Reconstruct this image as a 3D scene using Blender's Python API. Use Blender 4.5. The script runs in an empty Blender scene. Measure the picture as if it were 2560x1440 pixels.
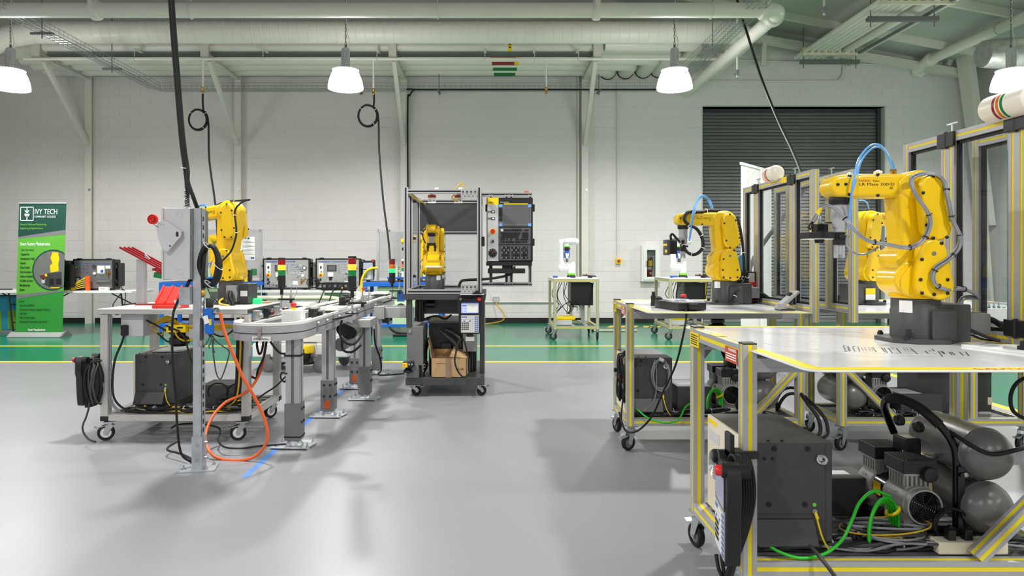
import bpy, bmesh, math, random
from mathutils import Vector, Matrix, Euler
random.seed(7)
PI = math.pi
R = math.radians
SC = bpy.context.scene
COL = SC.collection
# ------------------------------------------------------------------ camera, light, exposure
FPX, VX, VY, EYE = 1660.0, 1227.0, 647.0, 1.27      # focal length in pixels, principal point, eye height
cd = bpy.data.cameras.new('camera')
cam = bpy.data.objects.new('camera', cd)
COL.objects.link(cam)
cam.location = (0, 0, EYE)
cam.rotation_euler = (R(90), 0, 0)
cd.sensor_width = 36.0
cd.lens = FPX * 36.0 / 2560.0
cd.shift_x = (1280 - VX) / 2560.0
cd.shift_y = -(720 - VY) / 2560.0
cd.clip_start, cd.clip_end = 0.05, 100
SC.camera = cam
SC.view_settings.view_transform = 'Standard'
SC.view_settings.look = 'None'
SC.view_settings.gamma = 1.0
SC.view_settings.use_curve_mapping = False
SC.view_settings.exposure = 0.0
wd = bpy.data.worlds.new('world')
SC.world = wd
wd.use_nodes = True
wd.node_tree.nodes['Background'].inputs[0].default_value = (0.80, 0.90, 0.84, 1)
wd.node_tree.nodes['Background'].inputs[1].default_value = 0.25
LAMP_X = [-6.98, -2.11, 2.67, 7.56]
LAMP_Y, LAMP_Z = 9.65, 3.74                          # first row of high-bay lamps (rim height)
LAMP_W = 122.0
SHADE_E = 25.0
# the bulbs of all rows of the lamp grid: one disc in the mouth of each reflector
for ry, pw in ((LAMP_Y, 1.0), (4.85, 1.2), (0.1, 1.0), (-4.7, 0.8)):
 for lx in LAMP_X:
  ld = bpy.data.lights.new('lamp_light', 'AREA')
  ld.shape = 'DISK'
  ld.size = 0.30
  ld.energy = LAMP_W * pw
  ld.color = (1.0, 0.985, 0.965)
  lo = bpy.data.objects.new('lamp_light', ld)
  COL.objects.link(lo)
  lo.location = (lx, ry, LAMP_Z + 0.05)
# ------------------------------------------------------------------ helpers
def P(px, py, Y):
 """world point at distance Y that the photograph shows at pixel (px, py)"""
 return Vector(((px - VX) * Y / FPX, Y, EYE + (VY - py) * Y / FPX))
def lin(c):
 return tuple(((v / 255.0) / 12.92 if v / 255.0 <= 0.04045 else ((v / 255.0 + 0.055) / 1.055) ** 2.4) for v in c)
MATS = {}
def mat(name, rgb, rough=0.5, metal=0.0, var=0.05, scale=9.0, bump=0.0, emit=None, es=0.0, stretch=None, rvar=0.0, coat=0.0):
 """procedural material: noise-varied base colour, optional bump, brushed stretch, emission"""
 if name in MATS:
  return MATS[name]
 m = bpy.data.materials.new(name)
 m.use_nodes = True
 nt = m.node_tree
 b = nt.nodes['Principled BSDF']
 c = lin(rgb)
 tc = nt.nodes.new('ShaderNodeTexCoord')
 mp = nt.nodes.new('ShaderNodeMapping')
 nz = nt.nodes.new('ShaderNodeTexNoise')
 nz.inputs['Scale'].default_value = scale
 nz.inputs['Detail'].default_value = 3.0
 nt.links.new(tc.outputs['Object'], mp.inputs[0])
 nt.links.new(mp.outputs[0], nz.inputs['Vector'])
 if stretch:
  mp.inputs['Scale'].default_value = stretch
 cr = nt.nodes.new('ShaderNodeValToRGB')
 cr.color_ramp.elements[0].position = 0.3
 cr.color_ramp.elements[1].position = 0.7
 cr.color_ramp.elements[0].color = tuple(v * (1 - var) for v in c) + (1,)
 cr.color_ramp.elements[1].color = tuple(min(1, v * (1 + var)) for v in c) + (1,)
 nt.links.new(nz.outputs['Fac'], cr.inputs[0])
 nt.links.new(cr.outputs[0], b.inputs['Base Color'])
 b.inputs['Roughness'].default_value = rough
 b.inputs['Metallic'].default_value = metal
 if coat:
  b.inputs['Coat Weight'].default_value = coat
  b.inputs['Coat Roughness'].default_value = 0.08
 if rvar:
  mr = nt.nodes.new('ShaderNodeMapRange')
  mr.inputs['To Min'].default_value = max(0.02, rough - rvar)
  mr.inputs['To Max'].default_value = rough + rvar
  nt.links.new(nz.outputs['Fac'], mr.inputs['Value'])
  nt.links.new(mr.outputs[0], b.inputs['Roughness'])
 if bump:
  bp = nt.nodes.new('ShaderNodeBump')
  bp.inputs['Strength'].default_value = bump
  bp.inputs['Distance'].default_value = 0.01
  nt.links.new(nz.outputs['Fac'], bp.inputs['Height'])
  nt.links.new(bp.outputs[0], b.inputs['Normal'])
 if emit:
  b.inputs['Emission Color'].default_value = lin(emit) + (1,)
  b.inputs['Emission Strength'].default_value = es
 MATS[name] = m
 return m
def glass_mat(name, tint, refl=1.0):
 """thin clear pane: fresnel mix of see-through and mirror"""
 m = bpy.data.materials.new(name)
 m.use_nodes = True
 nt = m.node_tree
 nt.nodes.clear()
 out = nt.nodes.new('ShaderNodeOutputMaterial')
 mx = nt.nodes.new('ShaderNodeMixShader')
 tr = nt.nodes.new('ShaderNodeBsdfTransparent')
 gl = nt.nodes.new('ShaderNodeBsdfGlossy')
 gl.inputs['Roughness'].default_value = 0.02
 fr = nt.nodes.new('ShaderNodeFresnel')
 fr.inputs['IOR'].default_value = 1.45
 mu = nt.nodes.new('ShaderNodeMath')
 mu.operation = 'MULTIPLY'
 ge = nt.nodes.new('ShaderNodeNewGeometry')         # reflect at the outer faces only
 iv = nt.nodes.new('ShaderNodeMath')
 iv.operation = 'SUBTRACT'
 iv.inputs[0].default_value = refl
 nt.links.new(ge.outputs['Backfacing'], iv.inputs[1])
 iv.use_clamp = True
 nt.links.new(fr.outputs[0], mu.inputs[0])
 nt.links.new(iv.outputs[0], mu.inputs[1])
 nt.links.new(mu.outputs[0], mx.inputs[0])
 tr.inputs[0].default_value = tuple(tint) + (1,)
 nt.links.new(tr.outputs[0], mx.inputs[1])
 nt.links.new(gl.outputs[0], mx.inputs[2])
 nt.links.new(mx.outputs[0], out.inputs[0])
 MATS[name] = m
 return m
class MB:
 """collects primitive shapes into one mesh"""
 def __init__(s):
  s.v, s.f, s.m = [], [], []
 def add(s, vs, fs, m=0):
  o = len(s.v)
  s.v += [Vector(q) for q in vs]
  for f in fs:
   s.f.append([i + o for i in f])
   s.m.append(m)
 def box(s, c, d, rot=None, m=0):
  x, y, z = d[0] / 2, d[1] / 2, d[2] / 2
  vs = [Vector((i * x, j * y, k * z)) for i in (-1, 1) for j in (-1, 1) for k in (-1, 1)]
  if rot is not None:
   q = rot if isinstance(rot, Matrix) else Euler(rot).to_matrix()
   vs = [q @ w for w in vs]
  c = Vector(c)
  s.add([w + c for w in vs], [(0, 1, 3, 2), (4, 6, 7, 5), (0, 4, 5, 1), (2, 3, 7, 6), (0, 2, 6, 4), (1, 5, 7, 3)], m)
  return s
 def lo(s, x0, x1, y0, y1, z0, z1, m=0):
  return s.box(((x0 + x1) / 2, (y0 + y1) / 2, (z0 + z1) / 2), (abs(x1 - x0), abs(y1 - y0), abs(z1 - z0)), None, m)
 def frame_uv(s, d, up=None):
  d = Vector(d).normalized()
  if up is None:
   up = Vector((0, 0, 1)) if abs(d.z) < 0.9 else Vector((1, 0, 0))
  u = d.cross(Vector(up))
  if u.length < 1e-6:
   u = d.cross(Vector((0.3, 1, 0.1)))
  u.normalize()
  v = u.cross(d).normalized()
  return u, v
 def bar(s, p0, p1, w, h=None, up=None, m=0):
  h = h or w
  p0, p1 = Vector(p0), Vector(p1)
  u, v = s.frame_uv(p1 - p0, up)
  vs = [p + u * (i * w / 2) + v * (j * h / 2) for p in (p0, p1) for i, j in ((-1, -1), (1, -1), (1, 1), (-1, 1))]
  s.add(vs, [(3, 2, 1, 0), (4, 5, 6, 7), (0, 1, 5, 4), (1, 2, 6, 5), (2, 3, 7, 6), (3, 0, 4, 7)], m)
  return s
 def prof(s, p0, p1, w=0.045, h=None, g=0.0078, d=0.0014, up=None, m=0, ms=1):
  """slotted aluminium profile: a groove (second material) along each of its four faces"""
  h = h or w
  p0, p1 = Vector(p0), Vector(p1)
  u, v = s.frame_uv(p1 - p0, up)
  a, b = w / 2, h / 2
  pts = [(-a, -b), (-g, -b), (-g, -b + d), (g, -b + d), (g, -b), (a, -b), (a, -g), (a - d, -g), (a - d, g), (a, g),
   (a, b), (g, b), (g, b - d), (-g, b - d), (-g, b), (-a, b), (-a, g), (-a + d, g), (-a + d, -g), (-a, -g)]
  n = len(pts)
  o = len(s.v)
  for p in (p0, p1):
   for i, j in pts:
    s.v.append(p + u * i + v * j)
  for i in range(n):
   k = (i + 1) % n
   s.f.append([o + i, o + k, o + n + k, o + n + i])
   s.m.append(ms if i % 5 == 2 else m)
  s.f.append([o + i for i in reversed(range(n))]); s.m.append(m)
  s.f.append([o + n + i for i in range(n)]); s.m.append(m)
  return s
 def tube(s, pts, r, n=8, m=0, cap=True, closed=False):
  pts = [Vector(p) for p in pts]
  k = len(pts)
  rr = r if isinstance(r, (list, tuple)) else [r] * k
  o = len(s.v)
  t0 = (pts[1] - pts[0]).normalized()
  u, v = s.frame_uv(t0)
  pu = u
  for i, p in enumerate(pts):
   a = pts[i - 1] if (i > 0 or closed) else p
   b = pts[(i + 1) % k] if (i < k - 1 or closed) else p
   t = (b - a)
   t = t.normalized() if t.length > 1e-9 else t0
   pu = pu - t * pu.dot(t)
   if pu.length < 1e-6:
    pu = s.frame_uv(t)[0]
   pu.normalize()
   w = t.cross(pu)
   for j in range(n):
    an = 2 * PI * j / n
    s.v.append(p + (pu * math.cos(an) + w * math.sin(an)) * rr[i])
  for i in range(k if closed else k - 1):
   i2 = (i + 1) % k
   for j in range(n):
    j2 = (j + 1) % n
    s.f.append([o + i * n + j, o + i * n + j2, o + i2 * n + j2, o + i2 * n + j]); s.m.append(m)
  if cap and not closed:
   s.f.append([o + j for j in reversed(range(n))]); s.m.append(m)
   s.f.append([o + (k - 1) * n + j for j in range(n)]); s.m.append(m)
  return s
 def cyl(s, p0, p1, r, n=20, m=0):
  return s.tube([p0, p1], r, n, m)
 def lathe(s, prof, c=(0, 0, 0), ax=(0, 0, 1), n=24, m=0, ms=None, cap=True):
  """revolve (radius, height) pairs about an axis through c; ms gives one material per ring"""
  ax = Vector(ax).normalized()
  u, v = s.frame_uv(ax)
  c = Vector(c)
  o = len(s.v)
  for r, z in prof:
   for j in range(n):
    a = 2 * PI * j / n
    s.v.append(c + ax * z + (u * math.cos(a) + v * math.sin(a)) * max(r, 1e-4))
  for i in range(len(prof) - 1):
   for j in range(n):
    j2 = (j + 1) % n
    s.f.append([o + i * n + j, o + i * n + j2, o + (i + 1) * n + j2, o + (i + 1) * n + j])
    s.m.append(ms[i] if ms else m)
  if not cap:
   return s
  s.f.append([o + j for j in reversed(range(n))]); s.m.append(ms[0] if ms else m)
  e = (len(prof) - 1) * n
  s.f.append([o + e + j for j in range(n)]); s.m.append(ms[-1] if ms else m)
  return s
 def poly(s, pts, axis, a, b, m=0):
  """extrude a 2-D outline along axis from a to b ('x': pts are (y,z); 'y': (x,z); 'z': (x,y))"""
  n = len(pts)
  def q(p, t):
   return (t, p[0], p[1]) if axis == 'x' else ((p[0], t, p[1]) if axis == 'y' else (p[0], p[1], t))
  vs = [q(p, a) for p in pts] + [q(p, b) for p in pts]
  fs = [[i, (i + 1) % n, n + (i + 1) % n, n + i] for i in range(n)]
  fs.append(list(reversed(range(n))))
  fs.append(list(range(n, 2 * n)))
  s.add(vs, fs, m)
  return s
 def hull(s, circles, a, b, n=10, m=0, axis='y'):
  """convex hull of 2-D circles (x, z, r) extruded along the axis"""
  pts = []
  for cx, cz, r in circles:
   for j in range(4 * n):
    t = 2 * PI * j / (4 * n)
    pts.append((cx + r * math.cos(t), cz + r * math.sin(t)))
  pts = sorted(set((round(x, 6), round(y, 6)) for x, y in pts))
  def half(it):
   h = []
   for p in it:
    while len(h) > 1 and (h[-1][0] - h[-2][0]) * (p[1] - h[-2][1]) - (h[-1][1] - h[-2][1]) * (p[0] - h[-2][0]) <= 1e-12:
     h.pop()
    h.append(p)
   return h[:-1]
  return s.poly(half(pts) + half(reversed(pts)), axis, a, b, m)
 def build(s, name, mats, parent=None, bevel=0.0, seg=1, smooth=35, off=None, clip=40):
  me = bpy.data.meshes.new(name)
  if off is None:
   off = OFF.get(parent.name, Vector()) if parent is not None else Vector()
  me.from_pydata([tuple(q - off) for q in s.v], [], s.f)
  bm = bmesh.new()
  bm.from_mesh(me)
  bmesh.ops.recalc_face_normals(bm, faces=bm.faces)
  bm.to_mesh(me)
  bm.free()
  if not isinstance(mats, (list, tuple)):
   mats = [mats]
  for q in mats:
   me.materials.append(MATS[q] if isinstance(q, str) else q)
  me.polygons.foreach_set('material_index', [min(i, len(mats) - 1) for i in s.m])
  me.shade_smooth()
  me.set_sharp_from_angle(angle=R(smooth))
  o = bpy.data.objects.new(name, me)
  COL.objects.link(o)
  if parent is not None:
   o.parent = parent
   OFF[o.name] = off
  if bevel:
   bv = o.modifiers.new('bevel', 'BEVEL')
   bv.width = bevel
   bv.segments = seg
   bv.limit_method = 'ANGLE'
   bv.angle_limit = R(clip)
   bv.harden_normals = True
  return o
OFF = {}
def thing(name, label, cat, loc=(0, 0, 0), group=None):
 """an Empty at the base of a thing; its parts are built in world coordinates around it"""
 o = bpy.data.objects.new(name, None)
 o.empty_display_size = 0.1
 COL.objects.link(o)
 o.location = loc
 OFF[o.name] = Vector(loc)
 o['label'] = label
 o['category'] = cat
 if group:
  o['group'] = group
 return o
def solo(mb, name, mats, label, cat, group=None, kind=None, origin=None, **k):
 """a thing that is a single mesh, its origin at its own base centre"""
 lo = Vector([min(q[i] for q in mb.v) for i in range(3)])
 hi = Vector([max(q[i] for q in mb.v) for i in range(3)])
 org = Vector(origin) if origin is not None else Vector(((lo.x + hi.x) / 2, (lo.y + hi.y) / 2, lo.z))
 o = mb.build(name, mats, None, off=org, **k)
 o.location = org
 OFF[o.name] = org
 o['label'] = label
 o['category'] = cat
 if group:
  o['group'] = group
 if kind:
  o['kind'] = kind
 return o
def struct(mb, name, mats, parent=None, label=None, **k):
 o = mb.build(name, mats, parent, **k)
 if parent is None:
  o['kind'] = 'structure'
 if label:
  o['label'] = label
 return o
def place(o, loc, rz=0.0):
 o.location = loc
 o.rotation_euler = (0, 0, rz)
 return o
KIDS = {}
def copy_tree(o, parent=None):
 c = o.copy()
 COL.objects.link(c)
 if parent is not None:
  c.parent = parent
 for ch in list(o.children):
  copy_tree(ch, c)
 return c
def dup(o, loc, rz=0.0, label=None, group=None):
 c = copy_tree(o)
 place(c, loc, rz)
 if label:
  c['label'] = label
 if group:
  c['group'] = group
 return c
def spl(pts, n=6, closed=False):
 """smooth curve through points (Catmull-Rom)"""
 pts = [Vector(p) for p in pts]
 k = len(pts)
 out = []
 for i in range(k if closed else k - 1):
  if closed:
   a, b, c, d = pts[(i - 1) % k], pts[i], pts[(i + 1) % k], pts[(i + 2) % k]
  else:
   b, c = pts[i], pts[i + 1]
   a = pts[i - 1] if i else b * 2 - c
   d = pts[i + 2] if i + 2 < k else c * 2 - b
  for j in range(n):
   t = j / n
   out.append(0.5 * ((2 * b) + (c - a) * t + (2 * a - 5 * b + 4 * c - d) * t * t + (3 * b - a - 3 * c + d) * t ** 3))
 if not closed:
  out.append(pts[-1])
 return out
def ring(c, r, ax=(0, 0, 1), n=24, a0=0.0, a1=2 * PI, rz=None):
 u, v = MB().frame_uv(Vector(ax))
 c = Vector(c)
 rz = rz or r
 k = n if abs(a1 - a0 - 2 * PI) < 1e-6 else n + 1
 return [c + u * r * math.cos(a0 + (a1 - a0) * j / n) + v * rz * math.sin(a0 + (a1 - a0) * j / n) for j in range(k)]
def text(s, loc, size, rot, m, parent, name='lettering', sx=1.0, align='LEFT', ext=0.0004, shear=0.0, bold=0.0):
 """flat lettering as mesh, standing a hair proud of its surface; rot is a Matrix or Euler triple"""
 c = bpy.data.curves.new('txt', 'FONT')
 c.body = s
 c.size = size
 c.align_x = align
 c.resolution_u = 3
 c.extrude = ext
 c.shear = shear
 c.offset = bold if bold > 0.0004 else 0.0
 t = bpy.data.objects.new('txt', c)
 me = bpy.data.meshes.new_from_object(t)
 bpy.data.objects.remove(t)
 q = rot if isinstance(rot, Matrix) else Euler(rot).to_matrix()
 off = OFF.get(parent.name, Vector())
 for w in me.vertices:
  w.co = q @ Vector((w.co.x * sx, w.co.y, w.co.z)) + Vector(loc) - off
 me.materials.clear()
 me.materials.append(MATS[m])
 o = bpy.data.objects.new(name, me)
 COL.objects.link(o)
 o.parent = parent
 OFF[o.name] = off
 return o
FRONT = Euler((R(90), 0, 0)).to_matrix()             # text standing upright, read from the camera side
FLAT = Matrix.Identity(3)                            # text lying on a table
LEFTW = Euler((R(90), 0, R(-90))).to_matrix()        # text on a face that looks towards -X
# ------------------------------------------------------------------ materials
mat('wall_paint', (222, 218, 216), 0.55, var=0.025, scale=1.3, bump=0.05)
mat('block_paint', (226, 221, 220), 0.5, var=0.03, scale=1.1, bump=0.12)
mat('side_paint', (204, 205, 200), 0.6, var=0.02, scale=0.6)
mat('roof_liner', (192, 192, 186), 0.6, var=0.03, scale=0.5)
mat('pipe_white', (234, 230, 222), 0.35, var=0.03, scale=2.0)
mat('steel_white', (222, 218, 210), 0.45, var=0.03, scale=3.0)
mat('black_rubber', (15, 15, 16), 0.62, var=0.1)
mat('black_plastic', (26, 26, 28), 0.38, var=0.08)
mat('black_gloss', (18, 18, 19), 0.18, var=0.1)
mat('dark_grey', (62, 62, 63), 0.45, var=0.05)
mat('mid_grey', (112, 113, 113), 0.5, var=0.04)
mat('charcoal', (66, 66, 67), 0.42, var=0.05)
mat('light_grey', (198, 199, 201), 0.45, var=0.03)
mat('alu', (178, 178, 182), 0.4, 0.3, var=0.04, scale=30, stretch=(1, 1, 8))
mat('alu_dull', (172, 171, 170), 0.5, 0.4, var=0.05)
mat('cart_paint', (192, 189, 185), 0.5, 0.1, var=0.03)
mat('galv', (176, 180, 186), 0.4, 0.35, var=0.12, scale=14, rvar=0.1)
mat('chrome', (215, 215, 215), 0.15, 1.0, var=0.04)
mat('zinc', (186, 190, 192), 0.28, 0.9, var=0.06)
mat('slot_yellow', (236, 214, 22), 0.45, var=0.03)
mat('slot_black', (30, 30, 30), 0.5, var=0.05)
mat('robot_yellow', (238, 194, 0), 0.28, var=0.015, scale=3, coat=0.35)
mat('safety_yellow', (248, 212, 10), 0.4, var=0.03)
mat('cable_yellow', (216, 178, 30), 0.45, var=0.05)
mat('white_gloss', (236, 236, 239), 0.14, var=0.015, scale=2.0, coat=0.12)
mat('white_plastic', (236, 236, 234), 0.35, var=0.02)
mat('belt_white', (238, 238, 234), 0.3, var=0.02)
mat('ivory', (240, 234, 220), 0.3, var=0.02)
mat('cream', (222, 214, 192), 0.45, var=0.03)
mat('red', (214, 38, 32), 0.35, var=0.05)
mat('red_bin', (232, 52, 40), 0.4, var=0.04)
mat('dark_red', (150, 22, 28), 0.35, var=0.06)
mat('warn_orange', (196, 82, 26), 0.5, var=0.04)
mat('warn_red', (196, 74, 48), 0.5, var=0.04)
mat('blue', (18, 104, 205), 0.4, var=0.05)
mat('tape_blue', (84, 138, 222), 0.55, var=0.04)
mat('hose_blue', (108, 172, 238), 0.3, var=0.04)
mat('cable_blue', (40, 120, 225), 0.4, var=0.05)
mat('orange', (232, 98, 38), 0.4, var=0.04)
mat('green_cable', (40, 190, 40), 0.35, var=0.05)
mat('green_dark', (16, 120, 52), 0.4, var=0.08)
mat('ring_green', (112, 224, 40), 0.4, var=0.03)
mat('mint', (196, 220, 180), 0.45, var=0.03)
mat('grey_cable', (138, 140, 148), 0.4, var=0.05)
mat('brass', (190, 148, 70), 0.3, 0.9, var=0.08)
mat('cardboard', (184, 150, 108), 0.75, var=0.05, scale=20)
mat('cardboard_in', (160, 122, 78), 0.8, var=0.05)
mat('tape_brown', (150, 124, 98), 0.35, var=0.08)
mat('paper', (238, 238, 236), 0.6, var=0.02)
mat('tank_grey', (122, 121, 121), 0.3, 0.3, var=0.05)
mat('ink', (22, 22, 24), 0.6, var=0.05)
mat('ink_white', (244, 246, 244), 0.6, var=0.02)
mat('ink_red', (178, 28, 24), 0.5, var=0.03)
mat('ink_blue', (52, 84, 170), 0.5, var=0.05)
mat('screen_dark', (96, 98, 102), 0.15, var=0.04)
mat('screen_lit', (150, 160, 200), 0.3, var=0.1, scale=40, emit=(176, 186, 226), es=0.55)
mat('screen_pale', (168, 172, 196), 0.2, var=0.08, scale=30)
mat('key_blue', (70, 112, 196), 0.4, var=0.04)
mat('key_grey', (188, 188, 186), 0.45, var=0.04)
mat('panel_grey', (196, 196, 198), 0.4, var=0.03)
mat('key_panel', (92, 91, 92), 0.5, var=0.04)
mat('acrylic_red', (150, 20, 20), 0.15, var=0.1, scale=60)
mat('acrylic_amber', (214, 118, 24), 0.15, var=0.1, scale=60)
mat('acrylic_green', (16, 128, 66), 0.15, var=0.1, scale=60)
mat('lit_amber', (255, 180, 50), 0.3, var=0.05, emit=(255, 170, 40), es=1.1)
mat('lit_green', (30, 200, 100), 0.3, var=0.05, emit=(50, 240, 130), es=1.0)
mat('lit_red', (255, 60, 50), 0.3, var=0.05, emit=(255, 60, 50), es=1.5)
mat('lamp_lit', (255, 255, 255), 0.4, var=0.01, emit=(255, 252, 250), es=SHADE_E)
mat('foil', (190, 194, 188), 0.3, 0.8, var=0.15, scale=12, bump=0.6)
mat('ban_dark', (24, 70, 58), 0.5, var=0.02)
mat('ban_lime', (96, 172, 58), 0.5, var=0.02)
mat('ban_green', (48, 148, 56), 0.5, var=0.02)
mat('ban_grey', (120, 118, 126), 0.5, var=0.02)
mat('ban_lime_ink', (110, 190, 70), 0.5, var=0.02)
mat('teal', (22, 126, 158), 0.6, var=0.05)
mat('olive', (104, 146, 20), 0.6, var=0.05)
mat('door_slat', (116, 117, 118), 0.36, 0.3, var=0.04, scale=4)
mat('base_black', (30, 31, 31), 0.4, var=0.08)
mat('floor_yellow', (246, 214, 32), 0.3, var=0.03)
mat('ext_red', (164, 28, 24), 0.25, var=0.04)
glass_mat('acrylic', (0.90, 0.91, 0.92), 1.0)
glass_mat('cabinet_glass', (0.75, 0.77, 0.76), 0.8)
glass_mat('bowl', (0.62, 0.62, 0.66), 1.0)
def floor_mat(name, rgb, rough, amp):
 """glossy epoxy: faint cloudy tone, slight waviness, specks"""
 m = mat(name, rgb, rough, var=amp, scale=0.9, rvar=0.05)
 nt = m.node_tree
 b = nt.nodes['Principled BSDF']
 nz = nt.nodes.new('ShaderNodeTexNoise')
 nz.inputs['Scale'].default_value = 26.0
 nz.inputs['Detail'].default_value = 2.0
 tc = nt.nodes.new('ShaderNodeTexCoord')
 nt.links.new(tc.outputs['Object'], nz.inputs['Vector'])
 bp = nt.nodes.new('ShaderNodeBump')
 bp.inputs['Strength'].default_value = 0.05
 bp.inputs['Distance'].default_value = 0.01
 nt.links.new(nz.outputs['Fac'], bp.inputs['Height'])
 nt.links.new(bp.outputs[0], b.inputs['Normal'])
 return m
floor_mat('epoxy_grey', (142, 143, 147), 0.37, 0.025)
floor_mat('epoxy_green', (20, 122, 90), 0.20, 0.04)
# ------------------------------------------------------------------ the hall
WY = 13.10                                            # back wall face
XL, XR, YB = -12.5, 9.55, -8.0
BW, BH, JT = 0.4064, 0.2032, 0.006                    # block, course, joint
DX0, DX1, DZ = 4.17, 7.80, 4.27                       # overhead door opening
TOPZ = BH * 26                                        # top of the block work
def roof_z(x):
 return 7.57 - 0.188 * (x + 4) if x > -4 else 7.57 - 0.188 * (-4 - x)
b = MB()                                              # floor: grey field and green lane, one slab
b.lo(XL, 4.38, YB, 8.19, -0.12, 0.0, 0)
b.lo(XL, XR, 8.19, WY + 0.6, -0.12, 0.0, 1)
b.lo(4.38, XR, YB, 8.19, -0.12, 0.0, 1)
floor = struct(b, 'floor', ['epoxy_grey', 'epoxy_green'])
for x0, x1, y0, y1 in ((XL, 4.38, 8.14, 8.23), (XL, 5.9, 9.62, 9.71), (4.34, 4.43, YB, 8.23), (5.86, 5.95, YB, 9.71)):
 MB().lo(x0, x1, y0, y1, 0.0, 0.0015).build('painted_line', 'floor_yellow', floor)
for i in range(7):                                    # hatch in front of the extinguisher
 x = 2.15 + i * 0.22
 MB().poly([(x, 12.3), (x + 0.1, 12.3), (x + 0.22, 12.62), (x + 0.12, 12.62)], 'z', 0.0, 0.0015).build('painted_stripe', 'floor_yellow', floor)
MB().lo(2.9, 3.9, 12.55, 12.64, 0.0, 0.0015).build('painted_line', 'floor_yellow', floor)
b = MB()                                              # back wall: mortar plane and the plain gable above
yb = WY + 0.004
b.lo(XL, DX0, yb, WY + 0.3, 0, TOPZ, 1)
b.lo(DX1, XR + 0.3, yb, WY + 0.3, 0, TOPZ, 1)
b.lo(DX0, DX1, yb, WY + 0.3, DZ, TOPZ, 1)
b.poly([(XL, TOPZ), (XR + 0.3, TOPZ), (XR + 0.3, roof_z(XR) + 0.2), (-4, 7.8), (XL, roof_z(XL) + 0.2)], 'y', WY - 0.01, WY + 0.3, 0)
wall_back = struct(b, 'wall_back', ['side_paint', 'wall_paint'])
def block_mesh(mb, x0, x1, z0, z1, m=0):
 """one painted block face: proud of the joint, edges eased"""
 j, e, jv, ev = JT / 2, 0.003, 0.0005, 0.0008
 y0, y1 = WY, WY + 0.02
 a = [(x0 + jv, y1, z0 + j), (x1 - jv, y1, z0 + j), (x1 - jv, y1, z1 - j), (x0 + jv, y1, z1 - j)]
 c = [(x0 + jv + ev, y0, z0 + j + e), (x1 - jv - ev, y0, z0 + j + e), (x1 - jv - ev, y0, z1 - j - e), (x0 + jv + ev, y0, z1 - j - e)]
 mb.add(a + c, [(4, 5, 6, 7), (0, 1, 5, 4), (1, 2, 6, 5), (2, 3, 7, 6), (3, 0, 4, 7)], m)
cells = []
for r in range(26):
 z0, z1 = r * BH, (r + 1) * BH
 x = XL + (0.2 if r % 2 else 0.0) - 0.1
 while x < XR:
  x0, x1 = x, x + BW
  x += BW
  segs = [(max(x0, XL), min(x1, XR))]
  if z0 < DZ - 0.02:
   segs = [(p, min(q, DX0)) for p, q in segs if p < DX0] + [(max(p, DX1), q) for p, q in segs if q > DX1]
  for p, q in segs:
   if q - p > 0.04:
    cells.append((p, q, z0, z1))
def seen_first(c):
 x, z = (c[0] + c[1]) / 2, (c[2] + c[3]) / 2
 full = abs((c[1] - c[0]) - BW) < 1e-4
 return (not full, abs(x - 0.2) / 1.5 + abs(z - 2.6) * 1.1)
cells.sort(key=seen_first)
bm0 = MB()
block_mesh(bm0, -BW / 2, BW / 2, 0, BH)
proto = bm0.build('concrete_block', 'block_paint', wall_back, smooth=20)
p0 = proto
for i, c in enumerate(cells[:300]):
 o = proto if i == 0 else proto.copy()
 if i:
  COL.objects.link(o)
  o.parent = wall_back
 o.location = ((c[0] + c[1]) / 2, 0, c[2])
b = MB()
for c in cells[300:]:
 block_mesh(b, *c)
o = b.build('concrete_blocks', 'block_paint', wall_back, smooth=20)
o['kind'] = 'stuff'
b = MB(); b.lo(XL, DX0 - 0.02, WY - 0.012, WY + 0.004, 0, 0.105); b.lo(DX1 + 0.02, XR, WY - 0.012, WY + 0.004, 0, 0.105)
struct(b, 'baseboard_back', 'base_black')
struct(MB().lo(XR, XR + 0.25, YB, WY + 0.3, 0, roof_z(XR) + 0.1), 'wall_right', 'side_paint')
struct(MB().lo(XL - 0.25, XL, YB, WY + 0.3, 0, roof_z(XL) + 0.1), 'wall_left', 'wall_paint')
struct(MB().poly([(XL, 0), (XR, 0), (XR, roof_z(XR) + 0.1), (-4, 7.7), (XL, roof_z(XL) + 0.1)], 'y', YB - 0.25, YB), 'wall_front', 'wall_paint')
ceil = struct(MB().poly([(XL - 0.2, roof_z(XL - 0.2)), (-4, 7.57), (XR + 0.2, roof_z(XR + 0.2)), (XR + 0.2, roof_z(XR + 0.2) + 0.2), (-4, 7.77), (XL - 0.2, roof_z(XL - 0.2) + 0.2)], 'y', YB, WY + 0.3), 'ceiling', 'roof_liner')
for y in (12.2, 10.6, 9.0, 7.4):                      # purlins under the liner
 b = MB()
 b.bar((-4, y, 7.50), (XR, y, roof_z(XR) - 0.07), 0.06, 0.14)
 b.bar((-4, y, 7.50), (XL, y, roof_z(XL) - 0.07), 0.06, 0.14)
 b.build('roof_purlin', 'steel_white', ceil, bevel=0.005)
MB().bar((4.6, 12.92, roof_z(4.6) - 0.3), (9.3, 12.92, roof_z(9.3) - 0.22), 0.16, 0.14).build('gable_rafter', 'steel_white', ceil, bevel=0.006)
for x in (5.3, 7.05, 8.9):
 MB().bar((x, 12.95, TOPZ - 0.25), (x + 0.05, 12.95, roof_z(x)), 0.09).build('gable_post', 'steel_white', ceil, bevel=0.004)
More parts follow.
